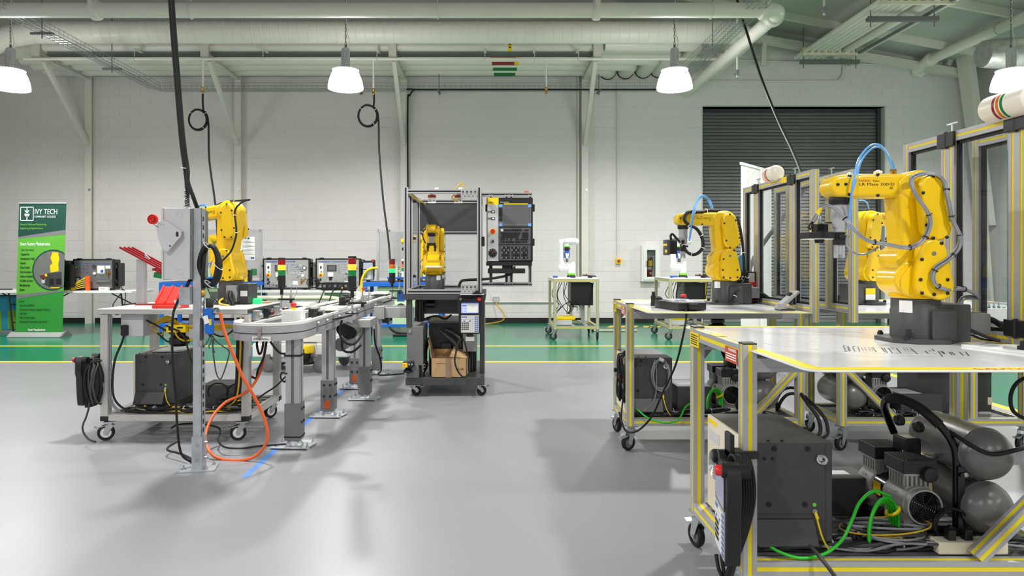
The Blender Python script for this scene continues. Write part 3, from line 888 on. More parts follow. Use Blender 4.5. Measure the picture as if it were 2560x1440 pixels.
def cell(lab, x0, x1, yf, yr, tx0, tx1, ty0, ty1, gx, gys, gside, tall, brace, name='robot_cell_cart', mid=None, labels=True, sig=None, zt=TZ):
 """wheeled cell: slotted frame, white table with yellow edge, clear guard wall standing on one side"""
 t = thing(name, lab, 'robot cart', ((x0 + x1) / 2, (yf + yr) / 2, 0), 'profile-framed robot carts')
 PM = ['alu', 'slot_yellow']
 zb = 0.163
 W = 0.048
 for x in (x0, x1):
  for y in (yf, yr):
   top = zt + 0.017 if x == tall else zt - 0.02
   MB().prof((x, y, zb), (x, y, top), W, m=0).build('post', PM, t)
   if x == tall:
    MB().box((x, y, top + 0.003), (W, W, 0.006)).build('end_cap', 'black_plastic', t, bevel=0.001)
 zr = zb + W / 2
 for y in (yf, yr):
  MB().prof((x0 + W / 2, y, zr), (x1 - W / 2, y, zr), W).build('rail', PM, t)
  MB().prof((x0 + W / 2, y, zt - 0.055), (x1 - W / 2, y, zt - 0.055), W, ms=0).build('rail', PM, t)
 for x in (x0, x1):
  MB().prof((x, yf + W / 2, zr), (x, yr - W / 2, zr), W).build('rail', PM, t)
 MB().prof((tall, yf + W / 2, zt - 0.012), (tall, yr - W / 2, zt - 0.012), W).build('rail', PM, t)
 for y in (yf, yr):
  MB().prof((brace[0], y, zr + 0.03), (brace[1], y, 0.535), W * 0.9).build('brace', PM, t)
 sg = 1 if tall == x0 else -1
 for y in (yf + 0.02, yr - 0.02):                    # gusset plates at the tall corner
  b = MB(); xx = tall + sg * 0.024
  b.poly([(xx, zt - 0.03), (xx + sg * 0.07, zt - 0.03), (xx, zt - 0.12)], 'y', y - 0.003, y + 0.003)
  b.build('gusset', 'mid_grey', t)
 b = MB()                                            # slatted floor of the lower tray
 for i in range(9):
  y = yf + 0.05 + (yr - yf - 0.1) * i / 8
  b.lo(x0 + 0.03, x1 - 0.03, y - 0.017, y + 0.017, zb + 0.012, zb + 0.032)
 b.build('tray', 'mid_grey', t)
 if mid is not None:
  MB().prof((mid, yf, zb + W), (mid, yf, zt - 0.08), W).build('post', PM, t)
 top = MB(); ol = rrect(tx0, tx1, ty0, ty1, 0.05)
 top.poly(ol, 'z', zt - 0.007, zt)
 tt = top.build('table_top', 'white_gloss', t, bevel=0.0015)
 cx, cy = (tx0 + tx1) / 2, (ty0 + ty1) / 2
 inn = rrect(tx0 + 0.048, tx1 - 0.048, ty0 + 0.048, ty1 - 0.048, 0.012)
 out = rrect(tx0 + 0.003, tx1 - 0.003, ty0 + 0.003, ty1 - 0.003, 0.048)
 n = len(inn)
 sb = MB(); z1 = zt + 0.0006
 sb.add([(p[0], p[1], z1) for p in out] + [(p[0], p[1], z1) for p in inn], [[i, (i + 1) % n, n + (i + 1) % n, n + i] for i in range(n)])
 sb.build('edge_stripe', 'slot_yellow', tt)
 # guard wall: slotted frames with clear panes, hinged together
 GM = ['alu', 'slot_yellow']
 gz0, gz1 = zt + 0.002, 1.80
 g = 0.040
 k = len(gys)
 for i in range(k - 1):
  ya, yb2 = gys[i], gys[i + 1]                    # far to near
  z0 = gz0 if i < k - 2 else zt - 0.05
  if i == k - 2:
   z0 = gz0
  for y in (ya - g / 2, yb2 + g / 2):
   zz = zt - 0.06 if (i == k - 2 and y == yb2 + g / 2) else z0
   MB().prof((gx, y, zz), (gx, y, gz1), g, g=0.0052).build('guard_post', GM, t)
  for z in (z0 + g / 2, gz1 - g / 2):
   MB().prof((gx, ya - g, z), (gx, yb2 + g, z), g, g=0.0052).build('guard_rail', GM, t)
  b = MB()
  a0, a1, c0, c1 = yb2 + g, ya - g, z0 + g, gz1 - g
  for q in ((a0, a0 + 0.012, c0, c1), (a1 - 0.012, a1, c0, c1), (a0, a1, c0, c0 + 0.012), (a0, a1, c1 - 0.012, c1)):
   b.lo(gx - 0.008, gx + 0.008, q[0], q[1], q[2], q[3])
  b.build('gasket', 'black_rubber', t)
  MB().lo(gx - 0.002, gx + 0.002, a0 + 0.010, a1 - 0.010, c0 + 0.010, c1 - 0.010).build('guard_pane', 'acrylic', t)
  if i:
   for z in (gz1 - 0.03, gz0 + 0.06):
    b = MB(); xx = gx + gside * (g / 2 + 0.006)
    b.box((xx, ya + 0.028, z), (0.012, 0.045, 0.062)); b.box((xx, ya - 0.028, z), (0.012, 0.045, 0.062))
    b.cyl((xx, ya, z - 0.036), (xx, ya, z + 0.036), 0.009, 10)
    b.build('hinge', 'black_plastic', t, bevel=0.003, seg=2)
   b = MB(); b.cyl((gx, ya, gz1), (gx, ya, gz1 + 0.045), 0.004, 6); b.bar((gx, ya - 0.03, gz1 + 0.04), (gx, ya + 0.03, gz1 + 0.04), 0.006)
   b.build('latch', 'zinc', t)
 if sig:
  y0, y1, lit = sig
  sx = gx + gside * 0.03
  sz = gz1 + 0.038
  b = MB(); rr = 0.052
  b.lathe([(rr * 0.72, 0), (rr * 0.96, 0.008), (rr, 0.02), (rr, y1 - y0 - 0.02), (rr * 0.96, y1 - y0 - 0.006), (rr * 0.78, y1 - y0)], (sx, y0, sz), (0, 1, 0), 32)
  b.lo(sx - 0.02, sx + 0.02, y0 + 0.05, y1 - 0.05, gz1 - 0.005, sz - 0.03)
  s = b.build('signal_light', 'ivory', t, smooth=40)
  L = y1 - y0
  for q, m in ((0.62, 'lit_red' if lit else 'dark_red'), (0.53, 'acrylic_amber'), (0.44, 'acrylic_green')):
   rb = MB(); arcs = []
   n0 = 14
   w = 0.05 * L
   vs, fs = [], []
   for i in range(n0 + 1):
    a = R(100) + R(150) * i / n0
    for dy in (-w / 2, w / 2):
     for rad in (rr * 0.99, rr + 0.0012):
      vs.append((sx + rad * math.cos(a), y0 + q * L + dy, sz + rad * math.sin(a)))
   for i in range(n0):
    o1, o2 = i * 4, (i + 1) * 4
    fs += [[o1 + 1, o2 + 1, o2 + 3, o1 + 3], [o1, o2, o2 + 1, o1 + 1], [o1 + 2, o2 + 2, o2 + 3, o1 + 3]]
   rb.add(vs, fs)
   rb.build('signal_band', m, s)
 if labels:
  xx = tall
  MB().lo(xx - 0.026, xx - 0.0245, yr - 0.01, yr + 0.09 - 0.08, zt - 0.1, zt - 0.1)
  b = MB(); b.lo(xx - 0.0265, xx - 0.0245, yr - 0.10, yr + 0.015, zt - 0.062, zt - 0.002)
  lb = b.build('warning_label', 'safety_yellow', t)
  q = MB()
  for i in range(5):
   q.lo(xx - 0.0272, xx - 0.0265, yr - 0.09 + 0.008 * (i % 2), yr + 0.004, zt - 0.015 - i * 0.0095, zt - 0.011 - i * 0.0095)
  o = q.build('label_print', 'ink', lb); o['kind'] = 'stuff'
  b = MB(); b.lo(xx - 0.0265, xx - 0.0245, yf + 0.03, yf + 0.15, zt - 0.062, zt - 0.008)
  lb = b.build('warning_label', 'warn_red', t)
  text('WARNING', (xx - 0.0268, yf + 0.115, zt - 0.022), 0.016, LEFTW, 'ink_white', lb)
  q = MB()
  for i in range(3):
   q.lo(xx - 0.0272, xx - 0.0265, yf + 0.04, yf + 0.14, zt - 0.034 - i * 0.009, zt - 0.030 - i * 0.009)
  o = q.build('label_print', 'ink_white', lb); o['kind'] = 'stuff'
  MB().lo(xx - 0.022, xx + 0.022, yf + 0.26, yf + 0.36, zt + 0.0125, zt + 0.0135).build('warning_label', 'safety_yellow', t)
 for x in (x0 + 0.01, x1 - 0.01):
  for y in (yf, yr):
   caster(t, x, y, zb, 0.052, ang=(PI + 0.5) if y == yf else 0.9 + x)
 return t
c1 = cell('nearest wheeled robot cart at the right edge, white table with a marker drawing', 0.905, 2.05, 2.34, 2.91, 0.905, 1.945, 1.89, 3.13, 1.945, [3.10, 2.80, 2.43, 1.92], -1, 0.905, (1.71, 2.03), sig=(2.33, 2.55, False))
c2 = cell('wheeled robot cart behind the nearest one, a black pendant lying on its white table', 0.925, 2.055, 4.42, 4.86, 0.93, 1.945, 3.92, 5.16, 1.92, [5.0, 4.76, 4.19, 3.92], -1, 0.925, (1.735, 2.04), sig=(4.38, 4.52, True))
c3 = cell('wheeled robot cart standing back to back with the second cart, its robot reaching right', 2.335, 3.55, 4.42, 4.86, 2.14, 3.62, 3.92, 5.16, 2.15, [5.0, 4.76, 4.19, 3.92], 1, 3.55, (2.68, 2.36), mid=3.2)
c4 = dup(c3, c3.location + Vector((0.0, -2.06, 0)), 0, 'wheeled robot cart cut off by the right edge behind the nearest clear guard')
# marker writing and pencil lines on the nearest table, caution print on its edge stripe
def ontable(zx, zy):
 px, py = 2080 + zx / 5.333, 840 + zy / 5.333
 Y = (EYE - TZ) * FPX / (py - VY)
 return Vector(((px - VX) * Y / FPX, Y, TZ + 0.0008))
strokes = [(150, 130, 180, 205), (150, 135, 185, 128), (163, 166, 188, 164), (177, 207, 207, 200), (205, 140, 227, 200), (220, 140, 243, 200), (275, 147, 302, 139), (275, 147, 300, 200), (300, 202, 322, 205), (345, 145, 370, 206),
  (540, 150, 590, 215), (655, 155, 705, 215), (690, 160, 740, 226), (750, 165, 812, 235), (785, 163, 826, 164), (835, 230, 886, 233), (860, 165, 920, 235), (1060, 175, 1140, 242), (1240, 200, 1282, 236), (1285, 199, 1322, 201),
  (1335, 178, 1362, 202), (1350, 239, 1396, 241), (1415, 205, 1472, 276), (1450, 210, 1470, 208), (1450, 212, 1500, 240), (1470, 208, 1505, 236), (1560, 215, 1602, 256), (1590, 215, 1642, 256), (1700, 215, 1752, 262), (1780, 215, 1826, 266)]
for zx in (385, 428, 480, 512, 945, 985, 1030):
 for j in range(4):
  strokes.append((zx + 8 * j, 158 + 14 * j, zx + 16 + 8 * j, 158 + 14 * j))
b = MB()
for a0, a1, a2, a3 in strokes:
 b.bar(ontable(a0, a1), ontable(a2, a3), 0.0024, 0.0006)
o = b.build('marker_writing', 'ink', c1); o['kind'] = 'stuff'
b = MB()
for c, r0, a0, a1 in (((1.42, 2.62), 0.42, 1.6, 4.9), ((1.50, 2.60), 0.27, 1.2, 4.4), ((1.47, 2.62), 0.33, 2.0, 3.6)):
 b.tube([Vector((c[0] + r0 * math.cos(a0 + (a1 - a0) * i / 40), c[1] + r0 * math.sin(a0 + (a1 - a0) * i / 40), TZ + 0.0006)) for i in range(41)], 0.0007, 3, cap=False)
b.bar((0.96, 2.25, TZ + 0.0006), (1.8, 1.99, TZ + 0.0006), 0.0012, 0.0005)
o = b.build('pencil_line', 'light_grey', c1); o['kind'] = 'stuff'
text('CAUTION', (1.385, 1.896, TZ + 0.0009), 0.034, FLAT, 'warn_orange', c1, sx=1.3)
# ------------------------------------------------------------------ yellow six-axis robots
def rotY(mb, piv, ang):
 c, s = math.cos(ang), math.sin(ang)
 for v in mb.v:
  x, z = v.x - piv[0], v.z - piv[1]
  v.x, v.z = piv[0] + x * c + z * s, piv[1] - x * s + z * c
 return mb
def rot_pt(p, piv, ang):
 c, s = math.cos(ang), math.sin(ang)
 x, z = p[0] - piv[0], p[1] - piv[1]
 return (piv[0] + x * c + z * s, piv[1] - x * s + z * c)
def robot(lab, loc, rz, a2=0, a3=0, a5=0, L2=0.255, LF=0.0, writing=True, tool=None, detail=True, roll=0.0, group='yellow six-axis robots', base_turn=0.0, name='industrial_robot'):
 """forward is -X; a2 leans the lower arm forward, a3 lifts the forearm, a5 bends the wrist (degrees)"""
 t = thing(name, lab, 'robot', (0, 0, 0), group)
 Y, D = 'robot_yellow', 'charcoal'
 bt = R(base_turn)
 def turn(mb):
  if bt:
   m = Matrix.Rotation(bt, 3, 'Z')
   mb.v = [m @ q for q in mb.v]
  return mb
 # base
 b = MB(); b.lathe([(0.086, 0.0), (0.086, 0.12), (0.083, 0.125), (0.083, 0.166)], n=36)
 b.lo(-0.09, 0.09, -0.095, 0.095, 0, 0.018)
 bs = turn(b).build('base', D, t, bevel=0.003)
 b = MB(); b.poly([(-0.125, -0.06), (-0.06, -0.115), (0.06, -0.115), (0.10, -0.06), (0.10, 0.06), (0.06, 0.115), (-0.06, 0.115), (-0.125, 0.06)], 'z', 0, 0.016)
 turn(b).build('base_plate', D, t, bevel=0.002)
 b = MB(); b.lo(0.04, 0.165, -0.072, 0.072, 0.004, 0.145)
 turn(b).build('connector_housing', D, t, bevel=0.004)
 b = MB(); b.poly(rrect(0.0, 0.092, 0.012, 0.122, 0.008, 3), 'y', -0.100, -0.07)
 b.poly(rrect(-0.006, 0.098, 0.006, 0.128, 0.01, 3), 'y', -0.088, -0.06)
 turn(b).build('cover_plate', D, t, bevel=0.002)
 for x in (-0.10, 0.09):
  for y in (-0.085, 0.085):
   b = MB(); b.lathe([(0.011, 0.016), (0.011, 0.026), (0.008, 0.026), (0.008, 0.032), (0.004, 0.032)], (x * 0.86, y, 0), n=10)
   turn(b).build('bolt', 'black_plastic', t)
 b = MB(); b.box((-0.068, -0.050, 0.136), (0.045, 0.004, 0.045), (0, 0, R(-54))); turn(b).build('rating_label', 'paper', t)
 # turret and shoulder
 zj = 0.337
 b = MB(); b.lathe([(0.088, 0.166), (0.090, 0.172), (0.090, 0.20), (0.082, 0.235)], n=36)
 b.hull([(-0.045, 0.225, 0.055), (0.03, 0.22, 0.06), (0.0, zj - 0.05, 0.055)], -0.074, 0.074)
 b.hull([(-0.055, 0.245, 0.062), (-0.02, 0.23, 0.06)], -0.066, 0.066)
 b.hull([(-0.070, 0.232, 0.05), (-0.05, 0.215, 0.045)], -0.06, 0.06)
 b.hull([(-0.055, 0.315, 0.055), (0.0, zj, 0.052), (-0.03, 0.27, 0.04)], -0.06, 0.06)
 b.build('turret', Y, t, bevel=0.016, seg=3, smooth=50)
 for sg in (-1, 1):
  b = MB(); y0, y1 = sorted((sg * 0.066, sg * 0.108))
  b.hull([(0.0, zj, 0.053), (-0.012, 0.225, 0.05), (0.028, 0.215, 0.052)], y0, y1)
  sc = b.build('shoulder_cover', Y, t, bevel=0.012, seg=3, smooth=50)
  if detail:
   bolts(sc, [(-0.045, sg * 0.1075, 0.315), (0.028, sg * 0.1075, 0.375), (0.05, sg * 0.1075, 0.24), (-0.05, sg * 0.1075, 0.24), (-0.045, sg * 0.1075, 0.19), (0.0, sg * 0.1075, 0.185), (0.05, sg * 0.1075, 0.19)], (0, sg, 0), 0.0068, 0.004, 'black_plastic', 'screw')
   MB().lathe([(0.008, 0), (0.008, 0.002), (0.005, 0.003)], (0.0, sg * 0.108, zj), (0, sg, 0), 12).build('screw', 'mid_grey', sc)
 j2 = (0, zj)
 j3 = (0, zj + L2)
 A2 = -R(a2)
 b = MB(); b.hull([(-0.018, zj + 0.005, 0.062), (-0.014, zj + L2 - 0.02, 0.082)], -0.056, 0.056)
 b.hull([(-0.02, zj + 0.02, 0.055), (-0.045, zj + L2 * 0.45, 0.05), (-0.03, zj + L2 - 0.05, 0.072)], -0.040, 0.040)
 rotY(b, j2, A2).build('lower_arm', Y, t, bevel=0.014, seg=3, smooth=50)
 j3 = rot_pt(j3, j2, A2)
 A3 = A2 * 0 + R(a3)
 for sg in (-1, 1):
  b = MB(); y0, y1 = sorted((sg * 0.058, sg * 0.104))
  b.hull([(0.0, zj + L2 - 0.008, 0.047), (0.020, zj + L2 - 0.155, 0.054)], y0, y1)
  ec = rotY(b, j2, A2).build('elbow_cover', Y, t, bevel=0.013, seg=3, smooth=50)
  if detail:
   pp = [rot_pt(q, j2, A2) for q in ((0.0, zj + L2 + 0.032), (0.04, zj + L2 - 0.01), (-0.038, zj + L2 - 0.03), (0.066, zj + L2 - 0.13), (-0.025, zj + L2 - 0.15), (0.05, zj + L2 - 0.195), (0.0, zj + L2 - 0.198))]
   bolts(ec, [(q[0], sg * 0.1035, q[1]) for q in pp], (0, sg, 0), 0.0065, 0.004, 'black_plastic', 'screw')
 # forearm
 fz = zj + L2 + 0.003
 J = (0, zj + L2)
 dx, dz = j3[0] - J[0], j3[1] - J[1]
 def fore(mb):
  rotY(mb, J, A3)
  for v in mb.v:
   v.x += dx; v.z += dz
  return mb
 def fpt(x, z):
  q = rot_pt((x, z), J, A3)
  return (q[0] + dx, q[1] + dz)
 b = MB(); b.hull([(0.0, fz - 0.01, 0.052), (-0.05, fz, 0.050)], -0.062, 0.062)
 fore(b).build('elbow_joint', Y, t, bevel=0.012, seg=3, smooth=50)
 b = MB()
 b.poly([(-0.045, fz + 0.046), (-0.235 - LF, fz + 0.046), (-0.262 - LF, fz + 0.038), (-0.262 - LF, fz - 0.040), (-0.24 - LF, fz - 0.044), (-0.045, fz - 0.044)], 'y', -0.051, 0.051)
 fa = fore(b).build('forearm', Y, t, bevel=0.016, seg=3, smooth=50)
 b = MB()
 b.hull([(-0.262 - LF, fz, 0.046), (-0.312 - LF, fz - 0.002, 0.041)], -0.049, 0.049)
 wr = fore(b).build('wrist', Y, t, bevel=0.015, seg=3, smooth=50)
 if detail:
  for sg in (-1, 1):
   pp = [fpt(x - (LF if x < -0.2 else 0), z) for x, z in ((-0.06, fz + 0.036), (-0.06, fz - 0.036), (-0.175, fz + 0.041), (-0.175, fz - 0.038), (-0.282, fz + 0.036), (-0.282, fz - 0.034), (-0.295, fz + 0.005), (-0.325, fz + 0.004))]
   bolts(fa, [(q[0], sg * 0.0505 if i < 4 else sg * 0.0485, q[1]) for i, q in enumerate(pp)], (0, sg, 0), 0.0062, 0.004, 'black_plastic', 'screw')
 if writing:
  for sg in (-1, 1):
   rm = Euler((R(90), 0, 0)).to_matrix() if sg < 0 else Euler((R(90), 0, PI)).to_matrix()
   tilt = Matrix.Rotation(R(a3), 3, 'Y')
   xs = -0.247 if sg < 0 else -0.105
   def tx(s, ox, oz, size, m, sx=1.2, sh=0.0, bold=0.0):
    x = xs + ox if sg < 0 else xs - ox
    q = fpt(x, fz + oz)
    text(s, (q[0], sg * 0.0512, q[1]), size, tilt @ rm, m, fa, sx=sx, shear=sh, bold=bold)
   tx('FANUC', 0.0, 0.0135, 0.0120, 'ink_red', 1.15, 0, 0.0003)
   tx('Robot', 0.054, 0.0135, 0.010, 'ink', 0.95)
   tx('LR Mate 200', 0.0, -0.001, 0.0155, 'ink', 1.42, 0, 0.00012)
   tx('i', 0.115, 0.0, 0.019, 'ink', 1.0, 0.3)
   tx('D', 0.122, -0.001, 0.0155, 'ink', 1.12, 0, 0.0004)
   tx('4S', 0.116, -0.0145, 0.0135, 'ink', 1.1, 0, 0.0004)
 # flange and tool
 J5 = (-0.293 - LF, fz)
 A5 = R(a5)
 def wrist(mb):
  rotY(mb, J5, A5)
  if roll:
   pass
  return fore(mb)
 b = MB(); b.lathe([(0.036, -0.03), (0.038, -0.045), (0.038, -0.062), (0.034, -0.070)], (J5[0], 0, fz), n=24)
 wrist(b).build('flange', 'black_plastic', t)
 if tool == 'rod':
  b = MB(); b.lathe([(0.030, -0.070), (0.030, -0.158), (0.027, -0.162), (0.027, -0.172), (0.022, -0.176)], (J5[0], 0, fz), n=24)
  wrist(b).build('tool_post', 'alu', t)
  b = MB(); b.lo(J5[0] - 0.02, J5[0] + 0.016, -0.014, 0.014, fz - 0.225, fz - 0.175); b.lo(J5[0] - 0.012, J5[0] + 0.012, -0.02, 0.02, fz - 0.200, fz - 0.185); b.cyl((J5[0] + 0.016, 0, fz - 0.19), (J5[0] + 0.036, 0, fz - 0.19), 0.008, 8)
  wrist(b).build('gripper_body', 'black_plastic', t, bevel=0.002)
  b = MB(); b.lo(J5[0] - 0.018, J5[0] - 0.008, -0.01, 0.01, fz - 0.275, fz - 0.22); b.lo(J5[0] + 0.006, J5[0] + 0.016, -0.01, 0.01, fz - 0.275, fz - 0.22); b.cyl((J5[0], 0, fz - 0.262), (J5[0], 0, fz - 0.22), 0.01, 10)
  wrist(b).build('gripper_finger', 'alu', t, bevel=0.001)
 elif tool == 'grip':
  b = MB(); b.lo(J5[0] - 0.026, J5[0] + 0.026, -0.026, 0.026, fz - 0.135, fz - 0.070)
  wrist(b).build('tool_post', 'alu_dull', t, bevel=0.003)
  b = MB(); b.lo(J5[0] - 0.03, J5[0] + 0.03, -0.04, 0.04, fz - 0.160, fz - 0.135)
  wrist(b).build('gripper_body', 'black_plastic', t, bevel=0.002)
  for sg in (-1, 1):
   b = MB(); b.lo(J5[0] - 0.016, J5[0] + 0.016, sg * 0.034 - 0.012, sg * 0.034 + 0.012, fz - 0.185, fz - 0.16); b.lo(J5[0] - 0.012, J5[0] + 0.012, sg * 0.034 - 0.008, sg * 0.034 + 0.008, fz - 0.215, fz - 0.18)
   wrist(b).build('gripper_finger', 'black_plastic', t, bevel=0.001)
 place(t, loc, rz)
 OFF[t.name] = Vector((0, 0, 0))
 t['_loc'] = tuple(loc)
 return t
def dress(rob, name, m, pts, r, strands=1, gap=0.007, n=6, ties=(), seg=4):
 """cable dressing of a robot given in world points; becomes a part of the robot"""
 inv = Matrix.Scale(1 / rob.scale[0], 4) @ Matrix.Rotation(-rob.rotation_euler[2], 4, 'Z') @ Matrix.Translation(-rob.location)
 for s in range(strands):
  o = Vector((gap * (s % 2) , gap * 0.6 * s, gap * (s // 2 + (s % 2) * 0.4)))
  cv = spl([inv @ (Vector(q) + o) for q in pts], seg)
  k = MB().tube(cv, r, n)
  k.build(name, m, rob, smooth=60, off=Vector())
 cv = spl([inv @ Vector(q) for q in pts], seg)
 for f in ties:
  i = max(1, min(len(cv) - 2, int(f * len(cv))))
  rr = r * (1.3 if strands > 1 else 1.25) + gap * (0.55 if strands > 1 else 0)
  MB().tube(ring(cv[i] + (Vector((gap * 0.5, gap * 0.5, gap * 0.5)) if strands > 1 else Vector()), rr, cv[i + 1] - cv[i - 1], 10), 0.0025, 4, closed=True).build('cable_tie', 'black_plastic' if strands > 1 else 'white_plastic', rob, off=Vector())
RX = 1.640
MB().lo(1.898, 1.8995, 4.22, 4.34, 1.762, 1.80).build('warning_label', 'safety_yellow', c2)
r1 = robot('large yellow robot arm nearest the camera, bolted to the white table, reaching left', (RX, 2.565, TZ), 0, tool='rod')
r2 = robot('yellow robot arm on the second cart with black hose loops at its wrist', (1.648, 4.68, TZ), 0, tool='rod')
r3 = robot('yellow robot arm turned to the right, partly hidden behind the nearest one', (2.625, 4.66, TZ), R(-161), tool='rod')
def Z5(zx, zy, Y):
 return P(1960 + zx / 2.667, 340 + zy / 2.667, Y)
def Z3(zx, zy, Y):
 return P(1500 + zx / 2.88, 380 + zy / 2.88, Y)
tr = [(250, 475, 2.52), (290, 468, 2.51), (340, 490, 2.49), (390, 540, 2.47), (450, 610, 2.45), (520, 680, 2.43), (600, 715, 2.43), (700, 730, 2.43), (800, 750, 2.43), (870, 742, 2.43), (930, 700, 2.44), (970, 620, 2.44), (975, 560, 2.44), (950, 500, 2.44), (900, 430, 2.44), (865, 370, 2.44), (850, 310, 2.45), (865, 280, 2.46), (910, 262, 2.46), (980, 256, 2.46), (1040, 275, 2.45), (1075, 330, 2.45), (1088, 400, 2.44), (1105, 480, 2.44), (1120, 560, 2.44), (1150, 620, 2.44), (1175, 680, 2.44), (1170, 740, 2.44), (1130, 800, 2.44), (1075, 845, 2.44), (1020, 880, 2.44), (995, 930, 2.44), (1000, 980, 2.44), (1040, 1018, 2.44), (1110, 1030, 2.46), (1180, 1025, 2.5), (1250, 1045, 2.53), (1300, 1085, 2.55), (1250, 1082, 2.55), (1195, 1092, 2.55), (1168, 1150, 2.54), (1165, 1250, 2.54), (1180, 1335, 2.53), (1215, 1360, 2.52)]
dress(r1, 'cable', 'grey_cable', [Z5(*q) for q in tr], 0.0042, 3, 0.0075, ties=(0.08, 0.14, 0.2, 0.24, 0.29, 0.5, 0.55, 0.6, 0.65, 0.71, 0.76, 0.82))
dress(r1, 'cable', 'black_rubber', [Z5(q[0] - 6, q[1] - 5, q[2] + 0.01) for q in tr[16:39]], 0.0042)
bl = [(432, 620, 2.53), (438, 500, 2.52), (452, 380, 2.5), (470, 260, 2.5), (500, 155, 2.53), (550, 85, 2.55), (600, 56, 2.56), (650, 68, 2.56), (692, 130, 2.56), (716, 190, 2.56), (722, 245, 2.56)]
dress(r1, 'air_hose', 'hose_blue', [Z5(*q) for q in bl], 0.0042)
dress(r1, 'air_hose', 'hose_blue', [Z5(q[0] + (2 if i < 3 else 12), q[1] + (0 if i < 3 else (18 if i < 9 else 0)), q[2] + 0.02) for i, q in enumerate(bl)], 0.0042)
gc = [(440, 640, 2.5), (418, 690, 2.5), (425, 740, 2.5), (470, 780, 2.48), (530, 790, 2.47), (590, 765, 2.46), (630, 738, 2.45)]
dress(r1, 'cable', 'grey_cable', [Z5(*q) for q in gc], 0.004)
L1 = lambda q: q - r1.location
b = MB()                                                # fittings on top of the forearm
for zx in (718, 738):
 q = L1(Z5(zx, 250, 2.56)); b.lathe([(0.006, -0.012), (0.008, -0.004), (0.006, 0.004), (0.008, 0.012), (0.005, 0.016)], q, (0, 0, 1), 8)
b.build('hose_fitting', 'brass', r1, off=Vector())
b = MB(); q = L1(Z5(626, 243, 2.56)); b.box(q, (0.024, 0.024, 0.010)); b.box(q + Vector((0, 0, 0.006)), (0.014, 0.014, 0.006)); b.build('vent_cap', 'white_plastic', r1, bevel=0.002, off=Vector())
for zx in (432, 812):
 q = L1(Z5(zx, 262, 2.52)); MB().box(q, (0.010, 0.014, 0.022), (0, 0.2, 0)).build('cable_clip', 'white_plastic', r1, bevel=0.002, off=Vector())
# camera head held on a bar beside the tool
b = MB(); q0 = L1(Z5(150, 640, 2.56)); q1 = L1(Z5(322, 684, 2.56)); b.lo(q0.x, q1.x, q0.y - 0.022, q0.y + 0.06, q1.z, q0.z)
cm = b.build('camera_light_bar', 'black_plastic', r1, bevel=0.002, off=Vector())
b = MB(); b.lo(q0.x + 0.004, q1.x - 0.004, q0.y - 0.018, q0.y + 0.056, q1.z - 0.003, q1.z); b.build('diffuser', 'white_plastic', cm, off=Vector())
b = MB(); q0 = L1(Z5(205, 588, 2.56)); q1 = L1(Z5(280, 640, 2.56)); b.lo(q0.x, q1.x, q0.y - 0.018, q0.y + 0.018, q1.z, q0.z)
for i in range(5):
 b.lo(q0.x + 0.004 + i * 0.005, q0.x + 0.006 + i * 0.005, q0.y - 0.020, q0.y + 0.02, q1.z + 0.004, q0.z + 0.002)
cb = b.build('camera', 'black_gloss', r1, bevel=0.0015, off=Vector())
q = L1(Z5(235, 690, 2.56)); MB().lathe([(0.018, 0), (0.018, -0.006), (0.016, -0.006), (0.016, -0.014)], q, n=20).build('lens', 'black_gloss', cb, off=Vector())
b = MB(); b.bar(L1(Z5(275, 580, 2.57)), L1(Z5(415, 575, 2.57)), 0.006, 0.006); b.bar(L1(Z5(395, 575, 2.57)), L1(Z5(395, 600, 2.57)), 0.012); b.build('camera_bracket', 'black_plastic', r1, off=Vector())
b = MB(); b.lathe([(0.005, 0), (0.007, 0.004), (0.007, 0.03), (0.005, 0.034)], L1(Z5(240, 585, 2.55)), (0.0, 0, 1), 10)
b.tube([L1(Z5(192, 575, 2.54)), L1(Z5(222, 520, 2.54))], [0.009, 0.007], 10); b.build('plug', 'zinc', r1, off=Vector())
MB().tube([L1(Z5(224, 522, 2.54)), L1(Z5(240, 495, 2.535)), L1(Z5(255, 478, 2.53))], [0.008, 0.0065, 0.005], 10).build('plug_boot', 'safety_yellow', r1, off=Vector())
dress(r1, 'cable', 'black_rubber', [Z5(195, 572, 2.54), Z5(172, 590, 2.54), Z5(165, 615, 2.54), Z5(180, 618, 2.54), Z5(192, 585, 2.54), Z5(190, 640, 2.55)], 0.0038)
# plugs and hoses behind the first robot's base
b = MB(); b.lo(RX + 0.165, RX + 0.245, 2.50, 2.60, TZ + 0.03, TZ + 0.11)
b.v = [v - r1.location for v in b.v]; b.build('connector_plug', 'mid_grey', r1, bevel=0.004, off=Vector())
for i, dz in enumerate((0.085, 0.05)):
 dress(r1, 'cable', 'black_rubber', [(RX + 0.23, 2.55, TZ + dz), (RX + 0.275, 2.545, TZ + dz), (RX + 0.31 + 0.02 * i, 2.54, TZ + dz * 0.75), (RX + 0.335, 2.52 - 0.02 * i, TZ + 0.035), (RX + 0.35, 2.48 - 0.03 * i, TZ + 0.012), (RX + 0.30, 2.36 + 0.2 * i, TZ + 0.011)], 0.011 - 0.003 * i, n=8)
dress(r1, 'cable', 'black_rubber', [Z5(1185, 1275, 2.5), Z5(1260, 1300, 2.5), Z5(1340, 1335, 2.48), Z5(1440, 1368, 2.46)], 0.006, n=8)
dress(r1, 'cable', 'black_rubber', [Z5(1205, 1330, 2.5), Z5(1250, 1328, 2.52), Z5(1320, 1355, 2.53), Z5(1400, 1362, 2.56)], 0.004)
b = MB(); q = L1(Z5(828, 1298, 2.48))
for i in range(4):
 b.lathe([(0.010, i * 0.007), (0.010, i * 0.007 + 0.004)], q - Vector((0, 0, 0.02)), n=12)
b.build('dowel', 'black_plastic', r1, off=Vector())
